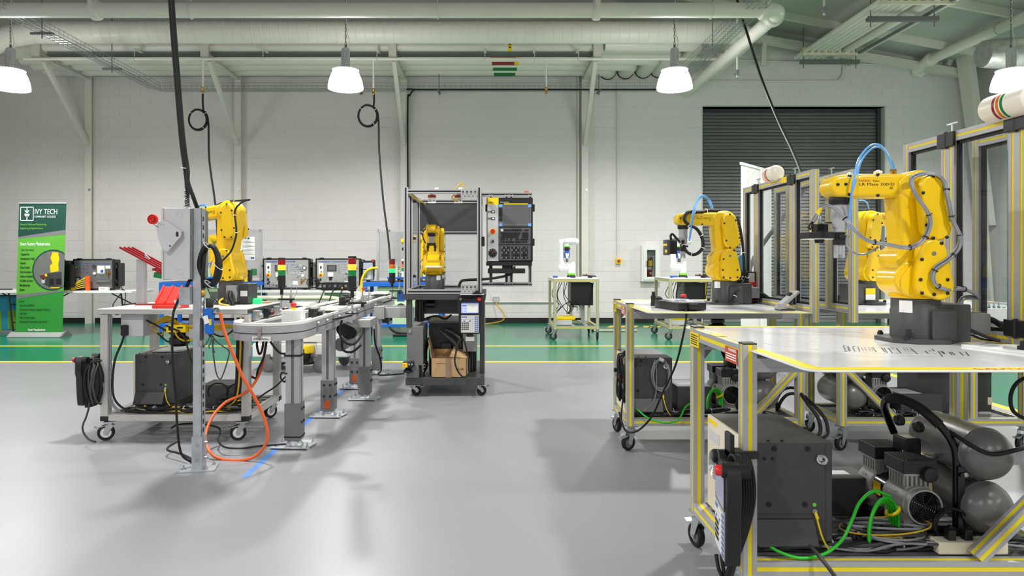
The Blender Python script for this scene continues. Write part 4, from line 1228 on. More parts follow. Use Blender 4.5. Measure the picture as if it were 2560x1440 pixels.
# second robot: black ribbed hose loop, blue hoses, cables, camera box
lp = [(850, 425, 4.66), (790, 420, 4.66), (740, 430, 4.64), (690, 432, 4.62), (640, 432, 4.6), (615, 452, 4.59), (608, 490, 4.58), (640, 525, 4.58), (690, 548, 4.58), (722, 590, 4.58), (740, 640, 4.58), (738, 690, 4.58), (708, 726, 4.58), (668, 740, 4.58), (630, 722, 4.59), (608, 690, 4.6), (598, 655, 4.62), (596, 630, 4.64)]
dress(r2, 'cable_hose', 'black_rubber', [Z3(*q) for q in lp], 0.0115, n=8, ties=(0.1, 0.2, 0.42, 0.55, 0.65, 0.78, 0.9))
dress(r2, 'air_hose', 'hose_blue', [Z3(*q) for q in ((641, 640, 4.6), (655, 540, 4.57), (668, 440, 4.56), (690, 370, 4.6), (718, 322, 4.64), (745, 313, 4.66), (775, 330, 4.68), (797, 362, 4.68), (815, 415, 4.68))], 0.0055)
dress(r2, 'air_hose', 'hose_blue', [Z3(*q) for q in ((644, 640, 4.62), (660, 540, 4.59), (676, 440, 4.58), (697, 372, 4.62), (722, 328, 4.66), (745, 320, 4.68), (770, 338, 4.7), (789, 370, 4.7), (805, 415, 4.7))], 0.0055)
dress(r2, 'cable', 'black_rubber', [Z3(*q) for q in ((990, 465, 4.62), (1008, 540, 4.6), (1024, 640, 4.6), (1034, 750, 4.6), (1040, 850, 4.62), (1060, 900, 4.66), (1030, 935, 4.66), (990, 1000, 4.58), (965, 1050, 4.56), (935, 1105, 4.54))], 0.009, n=7, ties=(0.3, 0.55, 0.85))
for i in range(4):
 dress(r2, 'cable', 'black_rubber', [Z3(1055, 1000 + i * 22, 4.66), Z3(1110, 1005 + i * 20, 4.66), Z3(1165, 1020 + i * 18, 4.66), Z3(1215, 1060 + 8 * i, 4.66), Z3(1250, 1094, 4.62 + i * 0.03)], 0.008, n=6)
b = MB(); q0 = Z3(1050, 975, 4.66); q1 = Z3(1135, 1050, 4.66); b.lo(q0.x, q1.x, 4.62, 4.74, q1.z, q0.z)
b.v = [v - r2.location for v in b.v]; b.build('connector_plug', 'mid_grey', r2, bevel=0.004, off=Vector())
L2_ = lambda q: q - r2.location
b = MB(); q0 = L2_(Z3(490, 640, 4.6)); q1 = L2_(Z3(542, 735, 4.6)); b.lo(q0.x, q1.x, q0.y - 0.05, q0.y + 0.05, q1.z, q0.z)
for i in range(5):
 b.lo(q0.x + 0.006 + i * 0.009, q0.x + 0.010 + i * 0.009, q0.y - 0.053, q0.y + 0.05, q1.z, q0.z + 0.003)
vb = b.build('vision_box', 'black_plastic', r2, bevel=0.002, off=Vector())
b = MB(); b.lo(q0.x - 0.02, q0.x, q0.y - 0.055, q0.y + 0.055, q1.z - 0.008, q0.z + 0.008); b.build('face_plate', 'dark_grey', vb, bevel=0.003, off=Vector())
b = MB(); b.lo(q0.x - 0.021, q0.x - 0.02, q0.y - 0.05, q0.y + 0.05, q0.z - 0.035, q0.z - 0.02); b.lo(q0.x - 0.021, q0.x - 0.02, q0.y - 0.05, q0.y - 0.0, q1.z + 0.01, q1.z + 0.03); b.build('face_label', 'safety_yellow', vb, off=Vector())
b = MB(); b.bar(L2_(Z3(505, 635, 4.6)), L2_(Z3(625, 622, 4.64)), 0.012, 0.02); b.bar(L2_(Z3(585, 620, 4.64)), L2_(Z3(600, 660, 4.64)), 0.014); b.build('tool_bracket', 'alu_dull', r2, off=Vector())
dress(r2, 'cable', 'black_rubber', [Z3(512, 632, 4.58), Z3(508, 605, 4.58), Z3(520, 590, 4.58), Z3(545, 615, 4.6), Z3(575, 650, 4.62)], 0.008, n=7)
# third robot: hose bundle behind the flange and blue hoses
dress(r3, 'cable_hose', 'black_rubber', [Z5(520, 520, 4.7), Z5(545, 495, 4.68), Z5(585, 492, 4.72), Z5(608, 505, 4.78), Z5(600, 525, 4.8)], 0.011, n=7)
dress(r3, 'air_hose', 'hose_blue', [Z5(500, 430, 4.62), Z5(530, 430, 4.62), Z5(555, 450, 4.62), Z5(566, 490, 4.62)], 0.005)
dress(r3, 'cable_hose', 'black_rubber', [Z5(660, 715, 4.9), Z5(690, 700, 4.88), Z5(735, 695, 4.86), Z5(770, 690, 4.88), Z5(765, 665, 4.9), Z5(730, 655, 4.92), Z5(695, 665, 4.92), Z5(680, 690, 4.94)], 0.008, n=7)
L3 = Matrix.Rotation(R(161), 4, 'Z') @ Matrix.Translation(-r3.location)
b = MB(); q0 = Z5(540, 1015, 4.565); q1 = Z5(604, 1054, 4.565); b.lo(q0.x, q1.x, 4.555, 4.558, q1.z, q0.z); b.v = [L3 @ v for v in b.v]; b.build('warning_label', 'safety_yellow', r3, off=Vector())
b = MB(); q0 = Z5(540, 1055, 4.565); q1 = Z5(604, 1092, 4.565); b.lo(q0.x, q1.x, 4.555, 4.558, q1.z, q0.z); b.v = [L3 @ v for v in b.v]; b.build('rating_label', 'paper', r3, off=Vector())
# ------------------------------------------------------------------ controllers, pendants, compressors and cables in the carts
ZT0 = 0.208                                            # top of the lower tray slats
def controller(lab, x0, y0, face='cream', z0=0.206, sx=0.30, sy=0.46, h=0.40, group='robot controllers', name='robot_controller', front=True):
 """steel controller cabinet, front panel towards -X"""
 t = thing(name, lab, 'controller', (x0 + sx / 2, y0 + sy / 2, z0), group)
 zb = z0 + 0.045
 b = MB(); b.lo(x0 + 0.014, x0 + sx, y0, y0 + sy, zb, z0 + h)
 b.lo(x0 + 0.02, x0 + sx - 0.01, y0 + 0.02, y0 + sy - 0.02, z0, zb)
 body = b.build('housing', 'charcoal', t, bevel=0.003)
 b = MB(); b.poly([(x0 + 0.02, zb + 0.10), (x0 + sx - 0.06, zb + 0.10), (x0 + sx - 0.06, zb + 0.085), (x0 + 0.02, zb + 0.085)], 'y', y0 - 0.002, y0)
 b.poly([(y0 - 0.045, z0 + 0.05), (y0 - 0.043, z0 + 0.044), (y0, z0 + 0.044), (y0, z0 + 0.128), (y0 - 0.006, z0 + 0.128)], 'x', x0 + 0.02, x0 + sx - 0.07)
 b.lo(x0 + sx - 0.026, x0 + sx - 0.024, y0 - 0.0012, y0, zb, z0 + h - 0.01)
 b.build('cable_hood', 'dark_grey', t)
 for u, v in ((0.09, 0.30), (0.21, 0.30), (0.07, 0.18), (0.20, 0.18)):
  MB().cyl((x0 + u, y0 - 0.002, z0 + v + (0.08 if v > 0.2 else 0)), (x0 + u, y0 + 0.001, z0 + v + (0.08 if v > 0.2 else 0)), 0.010, 12).build('grommet', 'black_rubber', t)
 for u in (0.055, 0.085):
  MB().lathe([(0.006, 0), (0.006, 0.003), (0.003, 0.005)], (x0 + u, y0, z0 + h - 0.055), (0, -1, 0), 8).build('screw', 'black_plastic', t)
 for u in (0.03, 0.08, 0.13):
  MB().lathe([(0.006, 0), (0.006, 0.003), (0.003, 0.005)], (x0 + u, y0 + 0.03, z0 + h), (0, 0, 1), 8).build('screw', 'black_plastic', t)
 b = MB(); c = Vector((x0 + sx - 0.045, y0 - 0.014, z0 + h - 0.055))
 b.tube(ring(c, 0.014, (0.6, 0.75, 0), 16), 0.006, 8, closed=True); b.cyl(c + Vector((0, 0.014, 0.006)), c + Vector((0, 0.0, 0.006)), 0.012, 10)
 b.build('lifting_eye', 'chrome', t)
 b = MB(); g = Vector((x0 + sx - 0.065, y0, z0 + 0.155)); b.lathe([(0.009, 0), (0.009, 0.004), (0.005, 0.004), (0.005, 0.009)], g, (0, -1, 0), 10)
 b.build('earth_stud', 'zinc', t)
 MB().cyl(g + Vector((0, 0.0015, 0.024)), g + Vector((0, -0.0008, 0.024)), 0.007, 12).build('earth_mark', 'ring_green', t)
 b = MB(); b.tube(spl([g + Vector((0, -0.008, 0)), g + Vector((0.004, -0.016, -0.03)), g + Vector((0.02, -0.02, -0.09)), g + Vector((0.05, -0.015, -0.14))], 5), 0.0032, 6)
 b.tube([g + Vector((0, -0.009, -0.004)), g + Vector((0.004, -0.016, -0.022))], 0.006, 8)
 b.build('earth_wire', 'safety_yellow', t)
 if front:
  b = MB(); b.lo(x0, x0 + 0.014, y0 + 0.002, y0 + sy - 0.002, zb - 0.03, z0 + h - 0.002)
  fp = b.build('front_panel', face, t, bevel=0.002)
  b = MB(); b.lo(x0 - 0.001, x0, y0 + sy - 0.12, y0 + sy - 0.015, z0 + h - 0.03, z0 + h - 0.012); b.build('name_label', 'safety_yellow', fp)
  b = MB(); b.lo(x0 - 0.0015, x0, y0 + sy - 0.15, y0 + sy - 0.03, z0 + h - 0.10, z0 + h - 0.055); b.build('rating_label', 'light_grey', fp)
  b = MB(); b.lo(x0 - 0.003, x0, y0 + 0.07, y0 + 0.24, z0 + h - 0.19, z0 + h - 0.06); b.build('switch_plate', 'dark_grey', fp)
  b = MB(); b.cyl((x0, y0 + 0.205, z0 + h - 0.115), (x0 - 0.045, y0 + 0.205, z0 + h - 0.115), 0.016, 14); b.cyl((x0 - 0.045, y0 + 0.205, z0 + h - 0.115), (x0 - 0.052, y0 + 0.205, z0 + h - 0.115), 0.014, 14); b.build('mode_switch', 'black_plastic', fp)
  b = MB(); b.cyl((x0, y0 + 0.10, z0 + h - 0.14), (x0 - 0.012, y0 + 0.10, z0 + h - 0.14), 0.033, 20); b.build('stop_ring', 'safety_yellow', fp)
  b = MB(); b.cyl((x0 - 0.012, y0 + 0.10, z0 + h - 0.14), (x0 - 0.04, y0 + 0.10, z0 + h - 0.14), 0.02, 16); b.build('stop_button', 'red', fp)
  b = MB()
  for i in range(5):
   b.tube(ring((x0 - 0.004, y0 + sy - 0.09, z0 + h - 0.19), 0.012 + 0.011 * i, (1, 0, 0), 20), 0.003, 5, closed=True)
  b.build('fan_guard', 'zinc', fp)
 return t
def pendant(lab, group='teach pendants', lit=False, name='teach_pendant'):
 """hand-held teach pendant, built upright facing -Y, origin at its bottom centre"""
 t = thing(name, lab, 'pendant', (0, 0, 0), group)
 W, H, Dp = 0.21, 0.33, 0.05
 b = MB(); b.poly([(-0.09, 0.0), (0.09, 0.0), (0.098, 0.06), (0.105, 0.20), (0.115, 0.225), (0.115, 0.315), (0.10, 0.34), (0.065, 0.345), (0.05, 0.325), (-0.05, 0.325), (-0.065, 0.345), (-0.10, 0.34), (-0.115, 0.315), (-0.115, 0.225), (-0.105, 0.20), (-0.098, 0.06)], 'y', 0, Dp)
 body = b.build('housing', 'black_plastic', t, bevel=0.008, seg=2)
 for s in (-1, 1):
  MB().cyl((s * 0.085, -0.012, 0.318), (s * 0.085, Dp + 0.03, 0.318), 0.024, 16).build('corner_bumper', 'black_rubber', t, bevel=0.003)
 MB().lo(-0.086, 0.086, -0.003, 0.001, 0.178, 0.300).build('screen_bezel', 'black_gloss', t, bevel=0.002)
 sc = MB().lo(-0.078, 0.078, -0.0045, -0.003, 0.186, 0.292).build('screen', 'screen_lit' if lit else 'screen_pale', t)
 if lit:
  MB().lo(-0.078, 0.078, -0.0052, -0.0045, 0.280, 0.292).build('title_bar', 'ink_blue', sc)
  MB().lo(-0.070, -0.034, -0.0052, -0.0045, 0.255, 0.263).build('menu_bar', 'ink_blue', sc)
  MB().lo(-0.078, 0.078, -0.0052, -0.0045, 0.186, 0.193).build('key_bar', 'ink_blue', sc)
  MB().lo(-0.026, 0.07, -0.0050, -0.0045, 0.198, 0.274).build('window', 'paper', sc)
 kp = MB().lo(-0.080, 0.080, -0.003, 0.001, 0.012, 0.172).build('keypad', 'key_grey', t)
 kb = {'key_blue': MB(), 'ink': MB(), 'paper': MB()}
 for i in range(8):
  for j in range(9):
   x = -0.068 + j * 0.017
   z = 0.026 + i * 0.0185
   m = 'key_blue' if (j >= 7 or (i == 7 and j < 3) or (i == 5 and j % 3 == 1)) else ('ink' if (j < 4 and 1 <= i < 5) else 'paper')
   kb[m].box((x, -0.0036, z), (0.0115, 0.002, 0.0095))
 for m, q in kb.items():
  o = q.build('keys', m, kp); o['kind'] = 'stuff'
 MB().lathe([(0.018, 0.002), (0.018, 0.016), (0.015, 0.022)], (0.085, -0.01, 0.318), (0, -1, 0), 16).build('stop_button', 'red', t)
 MB().lathe([(0.012, 0.0), (0.012, 0.008), (0.006, 0.008)], (-0.085, -0.012, 0.318), (0, -1, 0), 14).build('key_switch', 'mid_grey', t)
 MB().box((0, 0.025, -0.012), (0.06, 0.035, 0.03)).build('cable_gland', 'black_rubber', t, bevel=0.004)
 return t
def coil(parent, c, rw, rh, n, m, r=0.006, ax=(1, 0, 0), jit=0.012, name='cable_coil', tail=(), seed=1):
 """loosely wound cable: n drooping loops in the plane across ax"""
 rnd = random.Random(seed)
 u, v = Vector((0, 1, 0)) if abs(ax[0]) > 0.5 else Vector((1, 0, 0)), Vector((0, 0, 1))
 a = Vector(ax)
 c = Vector(c)
 pts = []
 for k in range(n):
  jw, jh, jd = rnd.uniform(-jit, jit), rnd.uniform(-jit, jit), rnd.uniform(-jit, jit) * 1.4
  for j in range(12):
   t = 2 * PI * (j / 12.0)
   pts.append(c + u * ((rw + jw) * math.sin(t)) + v * ((rh + jh) * math.cos(t)) + a * (jd + 0.004 * k + 0.01 * math.sin(2 * t + k)))
 pts += [Vector(q) for q in tail]
 return MB().tube(spl(pts, 3), r, 6).build(name, m, parent, smooth=60)
def cable(lab, pts, r, m, name='cable', group=None, seg=5, n=7, cat='cable'):
 return solo(MB().tube(spl(pts, seg), r, n), name, m, lab, cat, group, smooth=60)
k1 = controller('large dark controller cabinet standing in the nearest robot cart', 0.93, 2.39)
k2 = dup(k1, k1.location + Vector((-0.014, 2.06, 0)), 0, 'dark controller cabinet in the second cart with a grey cable coil on it')
# power boxes beside the controllers
def power_box(lab, x0, x1, y0, y1, z0, z1, label_face=True):
 t = thing('power_box', lab, 'box', ((x0 + x1) / 2, (y0 + y1) / 2, z0), 'power boxes in the carts')
 MB().lo(x0, x1, y0, y1, z0 + 0.006, z1).build('housing', 'charcoal', t, bevel=0.002)
 MB().lo(x0 - 0.001, x1 + 0.001, y0 - 0.001, y1 + 0.001, z1 - 0.02, z1 + 0.002).build('lid', 'charcoal', t, bevel=0.002)
 b = MB(); b.lo(x0 + 0.01, x0 + 0.02, y0 + 0.01, y1 - 0.01, z0, z0 + 0.008); b.lo(x1 - 0.02, x1 - 0.01, y0 + 0.01, y1 - 0.01, z0, z0 + 0.008); b.build('foot', 'black_rubber', t)
 if label_face:
  MB().lo(x0 + 0.02, x0 + (x1 - x0) * 0.62, y0 + 0.05, y1 - 0.06, z1 + 0.002, z1 + 0.003).build('rating_label', 'light_grey', t)
 return t
power_box('grey power box right of the controller in the nearest cart', 1.405, 1.575, 2.74, 2.90, 0.208, 0.362)
power_box('grey power box right of the controller in the second cart', 1.27, 1.50, 4.52, 4.8, 0.208, 0.40)
power_box('grey power box under the third cart beside its compressor', 2.78, 3.06, 4.50, 4.78, 0.208, 0.345)
t = thing('control_cabinet', 'dark control cabinet under the third cart, its door ajar', 'cabinet', (3.1, 4.7, 0.208), None)
MB().lo(2.96, 3.20, 4.6, 4.84, 0.36 - 0.15, 0.62).build('housing', 'charcoal', t, bevel=0.003)
MB().lo(3.24, 3.47, 4.60, 4.62, 0.212, 0.66).build('door', 'dark_grey', t, bevel=0.002)
MB().lo(3.44, 3.47, 4.595, 4.60, 0.26, 0.31).build('hinge', 'cream', t)
b = MB(); b.lo(3.19, 3.46, 4.8, 4.84, 0.208, 0.62); b.build('back_panel', 'charcoal', t)
def compressor(lab, X, Y, sg):
 """twin-tank air compressor; sg = side (+1 right) on which the tanks lie beside the motor"""
 zb = 0.208
 t = thing('air_compressor', lab, 'compressor', (X, Y, zb), 'air compressors under the carts')
 tx = X + sg * 0.215
 def tank(z, n):
  b = MB(); r = 0.095; L0, L1 = Y - 0.16, Y + 0.12
  pr = [(0.01, L0 - 0.075)] + [(r * math.sin(a), L0 - 0.075 * math.cos(a)) for a in (0.5, 0.8, 1.1, 1.35)] + [(r, L0), (r + 0.002, L0 + 0.002), (r + 0.002, L0 + 0.008), (r, L0 + 0.012), (r, L1)] + [(r * math.sin(a), L1 + 0.075 * math.cos(a)) for a in (1.35, 1.1, 0.8, 0.5)] + [(0.01, L1 + 0.075)]
  b.lathe(pr, (tx, 0, z), (0, 1, 0), 32)
  return b.build('tank', 'tank_grey', t, smooth=40)
 tank(0.350, 0); tank(0.548, 1)
 for y in (Y - 0.13, Y + 0.08):
  MB().cyl((tx, y, 0.43), (tx, y, 0.47), 0.02, 12).build('tank_link', 'tank_grey', t)
 b = MB()
 b.lo(X - 0.12, tx + 0.10, Y - 0.10, Y - 0.06, zb, zb + 0.035); b.lo(X - 0.12, tx + 0.10, Y + 0.24, Y + 0.28, zb, zb + 0.035)
 b.lo(X - 0.11, X - 0.08, Y - 0.1, Y + 0.28, zb, zb + 0.03); b.lo(X + sg * 0.09 - 0.015, X + sg * 0.09 + 0.015, Y - 0.1, Y + 0.28, zb, zb + 0.03)
 b.lo(X - 0.09, X + 0.09, Y - 0.09, Y + 0.27, zb + 0.03, zb + 0.05)
 b.build('frame', 'black_gloss', t, bevel=0.003)
 hx = X + sg * 0.125
 up = [(hx, Y - 0.14, zb + 0.01), (hx, Y - 0.14, 0.30), (hx, Y - 0.14, 0.46), (hx - sg * 0.008, Y - 0.14, 0.565), (hx - sg * 0.05, Y - 0.12, 0.645), (hx - sg * 0.10, Y - 0.08, 0.70), (hx - sg * 0.145, Y - 0.03, 0.725), (hx - sg * 0.16, Y + 0.02, 0.715), (hx - sg * 0.14, Y + 0.08, 0.67), (hx - sg * 0.10, Y + 0.12, 0.61), (hx - sg * 0.07, Y + 0.13, 0.55)]
 MB().tube(spl(up, 5), 0.0145, 12).build('handle', 'black_gloss', t, smooth=60)
 gp = [(hx - sg * 0.05, Y - 0.12, 0.645), (hx - sg * 0.10, Y - 0.08, 0.70), (hx - sg * 0.145, Y - 0.03, 0.725), (hx - sg * 0.16, Y + 0.02, 0.715)]
 MB().tube(spl(gp, 5), 0.0185, 12).build('grip', 'black_rubber', t, smooth=60)
 b = MB(); b.lo(hx - 0.012, hx + 0.012, Y - 0.165, Y - 0.155, zb + 0.02, 0.50)
 for z in (0.26, 0.47):
  b.cyl((hx, Y - 0.155, z), (hx, Y - 0.172, z), 0.009, 8)
 b.build('upright', 'black_gloss', t)
 for z in (0.262, 0.472):
  MB().lathe([(0.010, 0), (0.010, 0.006), (0.005, 0.008)], (hx + 0.014 * sg, Y - 0.165, z), (0, -1, 0), 8).build('bolt', 'zinc', t)
 # motor along Y with a fan grille at the near end
 mz = 0.345
 for y0, y1, nm in ((Y - 0.13, Y + 0.015, 'motor_housing'), (Y + 0.085, Y + 0.19, 'motor_housing')):
  b = MB(); L = y1 - y0
  b.lathe([(0.060, 0), (0.068, 0.006), (0.070, 0.03), (0.068, L - 0.01), (0.062, L)], (X, y0, mz), (0, 1, 0), 28)
  b.lo(X - 0.06, X + 0.06, y0 + 0.01, y1 - 0.01, zb + 0.045, mz - 0.02)
  for i in range(5):
   a = 0.5 + i * 0.5
   b.box((X - 0.069 * math.cos(a), (y0 + y1) / 2 + 0.01, mz + 0.069 * math.sin(a)), (0.008, L * 0.4, 0.006), (0, a, 0))
  b.build(nm, 'alu_dull', t, bevel=0.001)
 MB().cyl((X, Y + 0.015, mz), (X, Y + 0.085, mz), 0.062, 24).build('stator', 'black_gloss', t)
 MB().lo(X - 0.064, X - 0.062, Y + 0.025, Y + 0.075, mz - 0.02, mz + 0.03).build('rating_label', 'cable_yellow', t)
 b = MB(); b.lathe([(0.060, 0.0), (0.066, 0.0), (0.066, 0.022), (0.060, 0.022), (0.060, 0.0)], (X, Y - 0.152, mz), (0, 1, 0), 28, cap=False)
 b.build('fan_shroud', 'alu_dull', t)
 b = MB()
 for i in range(7):
  b.tube(ring((X, Y - 0.148, mz), 0.008 + 0.0085 * i, (0, 1, 0), 24), 0.0018, 4, closed=True)
 for i in range(4):
  a = PI * i / 4 + 0.2
  b.bar((X - 0.06 * math.cos(a), Y - 0.147, mz - 0.06 * math.sin(a)), (X + 0.06 * math.cos(a), Y - 0.147, mz + 0.06 * math.sin(a)), 0.003)
 b.build('fan_grille', 'black_gloss', t)
 b = MB(); b.cyl((X, Y - 0.143, mz), (X, Y - 0.13, mz), 0.016, 12)
 for i in range(7):
  a = 2 * PI * i / 7
  b.box((X + 0.036 * math.cos(a), Y - 0.137, mz + 0.036 * math.sin(a)), (0.045, 0.003, 0.022), (0.35, -a, 0))
 b.cyl((X, Y - 0.1335, mz), (X, Y - 0.1305, mz), 0.0605, 24)
 b.build('fan', 'black_plastic', t)
 # two heads
 for i, y in enumerate((Y - 0.06, Y + 0.125)):
  b = MB(); b.lo(X - 0.05, X + 0.05, y - 0.05, y + 0.05, mz + 0.05, mz + 0.065)
  for k in range(6):
   b.lo(X - 0.052, X - 0.044, y - 0.045 + k * 0.017, y - 0.037 + k * 0.017, mz + 0.06, mz + 0.11)
   b.lo(X + 0.044, X + 0.052, y - 0.045 + k * 0.017, y - 0.037 + k * 0.017, mz + 0.06, mz + 0.11)
   b.lo(X - 0.045 + k * 0.017, X - 0.037 + k * 0.017, y - 0.052, y - 0.044, mz + 0.06, mz + 0.11)
  b.lo(X - 0.042, X + 0.042, y - 0.042, y + 0.042, mz + 0.055, mz + 0.11); b.lo(X - 0.056, X + 0.056, y - 0.056, y + 0.056, mz + 0.105, mz + 0.115)
  b.build('cylinder_head', 'alu_dull', t)
  b = MB(); b.lo(X - 0.064, X + 0.064, y - 0.064, y + 0.060, mz + 0.115, mz + 0.165)
  for k in range(8):
   b.box((X - 0.05 + k * 0.014, y, mz + 0.166), (0.006, 0.10, 0.006))
  b.build('head_cover', 'black_plastic', t, bevel=0.006, seg=2)
 MB().lathe([(0.012, 0), (0.026, 0.004), (0.029, 0.01), (0.029, 0.05), (0.026, 0.055)], (X + 0.03, Y - 0.145, mz + 0.115), (0, 1, 0), 20).build('air_filter', 'black_plastic', t)
 MB().lo(X + sg * 0.05 - 0.03, X + sg * 0.05 + 0.035, Y + 0.0, Y + 0.085, 0.495, 0.56).build('pressure_switch', 'black_plastic', t, bevel=0.006, seg=2)
 MB().lo(X + sg * 0.05 - 0.02, X + sg * 0.05 + 0.02, Y + 0.01, Y + 0.06, 0.56, 0.562).build('switch_label', 'cream', t)
 b = MB(); b.tube([(X + sg * 0.05, Y + 0.03, 0.50), (X + sg * 0.05, Y - 0.02, 0.475), (X + sg * 0.12, Y - 0.02, 0.49), (X + sg * 0.15, Y - 0.01, 0.51)], 0.008, 8); b.lathe([(0.012, 0), (0.014, 0.02), (0.008, 0.03)], (X + sg * 0.07, Y - 0.02, 0.465), n=8)
 b.tube(spl([(X + sg * 0.02, Y + 0.01, 0.51), (X, Y - 0.03, 0.49), (X + 0.02, Y - 0.06, 0.47)], 4), 0.005, 6)
 b.build('manifold', 'zinc', t)
 b = MB(); b.tube(spl([(X + sg * 0.05, Y + 0.0, 0.50), (X + sg * 0.085, Y - 0.03, 0.47), (X + sg * 0.09, Y - 0.05, 0.38), (X + sg * 0.085, Y - 0.06, 0.31)], 5), 0.0045, 6); b.lathe([(0.01, 0), (0.014, 0.01), (0.01, 0.03)], (X + sg * 0.085, Y - 0.06, 0.28), n=8)
 b.build('pressure_pipe', 'brass', t)
 for k, (dx, dz) in enumerate(((0.075, 0.60), (0.03, 0.615))):
  g = MB(); c = Vector((X + sg * dx, Y + 0.02 + 0.05 * k, dz)); g.lathe([(0.020, 0), (0.022, 0.004), (0.022, 0.02), (0.016, 0.025)], c, (sg * 0.3, -0.8, 0.3), 16)
  g.build('pressure_gauge', 'black_plastic', t)
 coil(t, (X + sg * 0.085, Y - 0.175, 0.285), 0.062, 0.058, 4, 'black_rubber', 0.0055, (0, 1, 0), 0.006, 'power_cord', seed=5)
 MB().box((X + sg * 0.085, Y - 0.19, 0.275), (0.06, 0.018, 0.02), (0, 0.5, 0)).build('plug', 'black_plastic', t, bevel=0.004)
 return t
compressor('large grey twin-tank air compressor in the nearest cart', 1.615, 2.62, 1)
compressor('twin-tank air compressor beneath the second cart, half hidden by posts', 1.640, 4.66, 1)
compressor('grey twin-tank air compressor beneath the third cart, tanks on its left', 2.655, 4.64, -1)
# pendant and its cable on the nearest cart, cable coil on the second
pd = pendant('black teach pendant hanging on the post of the nearest cart')
place(pd, (0.795, 2.30, 0.245), R(-99))
hook = MB(); hook.lo(0.83, 0.93, 2.30, 2.36, 0.575, 0.60); hook.lo(0.83, 0.845, 2.30, 2.36, 0.575, 0.66)
hk = solo(hook, 'pendant_hook', 'black_plastic', 'black bracket carrying the pendant and cable on the nearest cart', 'hook', bevel=0.003)
cc = thing('pendant_cable', 'thick black cable coil hanging over the bracket beside the nearest pendant', 'cable', (0.90, 2.30, 0.2), 'hung pendant cables')
for k in range(7):
 w = k / 6.0
 pts = [P(1822, 1150 + 4 * k, 2.31), P(1828 + 4 * k, 1138 + 3 * (k % 3), 2.29), P(1840 + 5.5 * k, 1150, 2.26), P(1846 + 6.5 * k, 1210, 2.25 - 0.004 * k), P(1845 + 6.2 * k, 1270, 2.25), P(1838 + 4.6 * k, 1335, 2.25), P(1826 + 2.6 * k, 1400, 2.25 + 0.003 * k), P(1816 + 2 * k, 1445, 2.25), P(1812 + 2 * k, 1480, 2.27), P(1826, 1500, 2.29)]
 MB().tube(spl(pts, 5), 0.0064, 7).build('cable_strand', 'black_rubber', cc, smooth=60)
for k in range(2):
 MB().tube(spl([P(1790 + 14 * k, 1385, 2.3), P(1796 + 12 * k, 1420, 2.28), P(1808 + 6 * k, 1450, 2.27), P(1814, 1490, 2.27)], 5), 0.0064, 7).build('cable_strand', 'black_rubber', cc, smooth=60)
cc2 = thing('pendant_cable', 'flattened black cable coil hung on the left end of the second cart', 'cable', (0.91, 4.5, 0.3), 'hung pendant cables')
coil(cc2, (0.885, 4.55, 0.46), 0.05, 0.16, 9, 'black_rubber', 0.006, (1, 0, 0), 0.022, tail=[(0.885, 4.5, 0.22), (0.89, 4.46, 0.15)], seed=4)
MB().tube([(0.905, 4.62, 0.64), (0.875, 4.62, 0.64), (0.87, 4.62, 0.60), (0.905, 4.62, 0.60)], 0.004, 6).build('hook', 'zinc', cc2)
cable('black cable running from the pendant on the second table down to the floor and back', [P(1714, 772, 4.05), P(1716, 790, 3.93), P(1710, 830, 3.90), P(1690, 910, 4.0), P(1660, 975, 4.1), P(1630, 1040, 4.2), P(1597, 1075, 4.3), P(1570, 1080, 4.38), P(1556, 1062, 4.4), P(1548, 1030, 4.45)], 0.0065, 'black_rubber')
cg = thing('network_cable', 'coiled grey network cable leaning on the second controller', 'cable', (1.15, 4.43, 0.4), None)
coil(cg, (1.135, 4.425, 0.495), 0.055, 0.10, 8, 'grey_cable', 0.0035, (0, 1, 0), 0.012, tail=[(1.10, 4.42, 0.38), (1.06, 4.41, 0.30), (1.0, 4.41, 0.25)], seed=6)
MB().box((1.135, 4.415, 0.60), (0.03, 0.008, 0.02), (0, 0.4, 0)).build('cable_tie', 'white_plastic', cg)
def floor_cables(lab, x0, x1, y0, y1, z, cols, seed, n=14, r=0.006):
 """tangle of cables lying on the cart tray"""
 rnd = random.Random(seed)
 t = thing('cable_bundle', lab, 'cables', ((x0 + x1) / 2, (y0 + y1) / 2, z), 'cable bundles on the cart trays')
 for m, k in cols:
  b = MB()
  for i in range(k):
   y = rnd.uniform(y0, y1)
   pts = []
   xa, xb = rnd.uniform(x0, x0 + 0.15), rnd.uniform(x1 - 0.25, x1)
   for j in range(7):
    pts.append((xa + (xb - xa) * j / 6, min(y1, max(y0, y + rnd.uniform(-0.05, 0.05))), z + r + rnd.uniform(0.0, 0.035)))
   b.tube(spl(pts, 4), r * rnd.uniform(0.7, 1.2), 6)
  o = b.build('cable_strand', m, t, smooth=60); o['kind'] = 'stuff'
 for j in range(3):
  x = x0 + (x1 - x0) * (0.25 + 0.25 * j)
  MB().tube(ring((x, (y0 + y1) / 2, z + 0.022), 0.026, (1, 0, 0), 12, rz=0.024), 0.003, 5, closed=True).build('cable_tie', 'white_plastic', t)
 return t
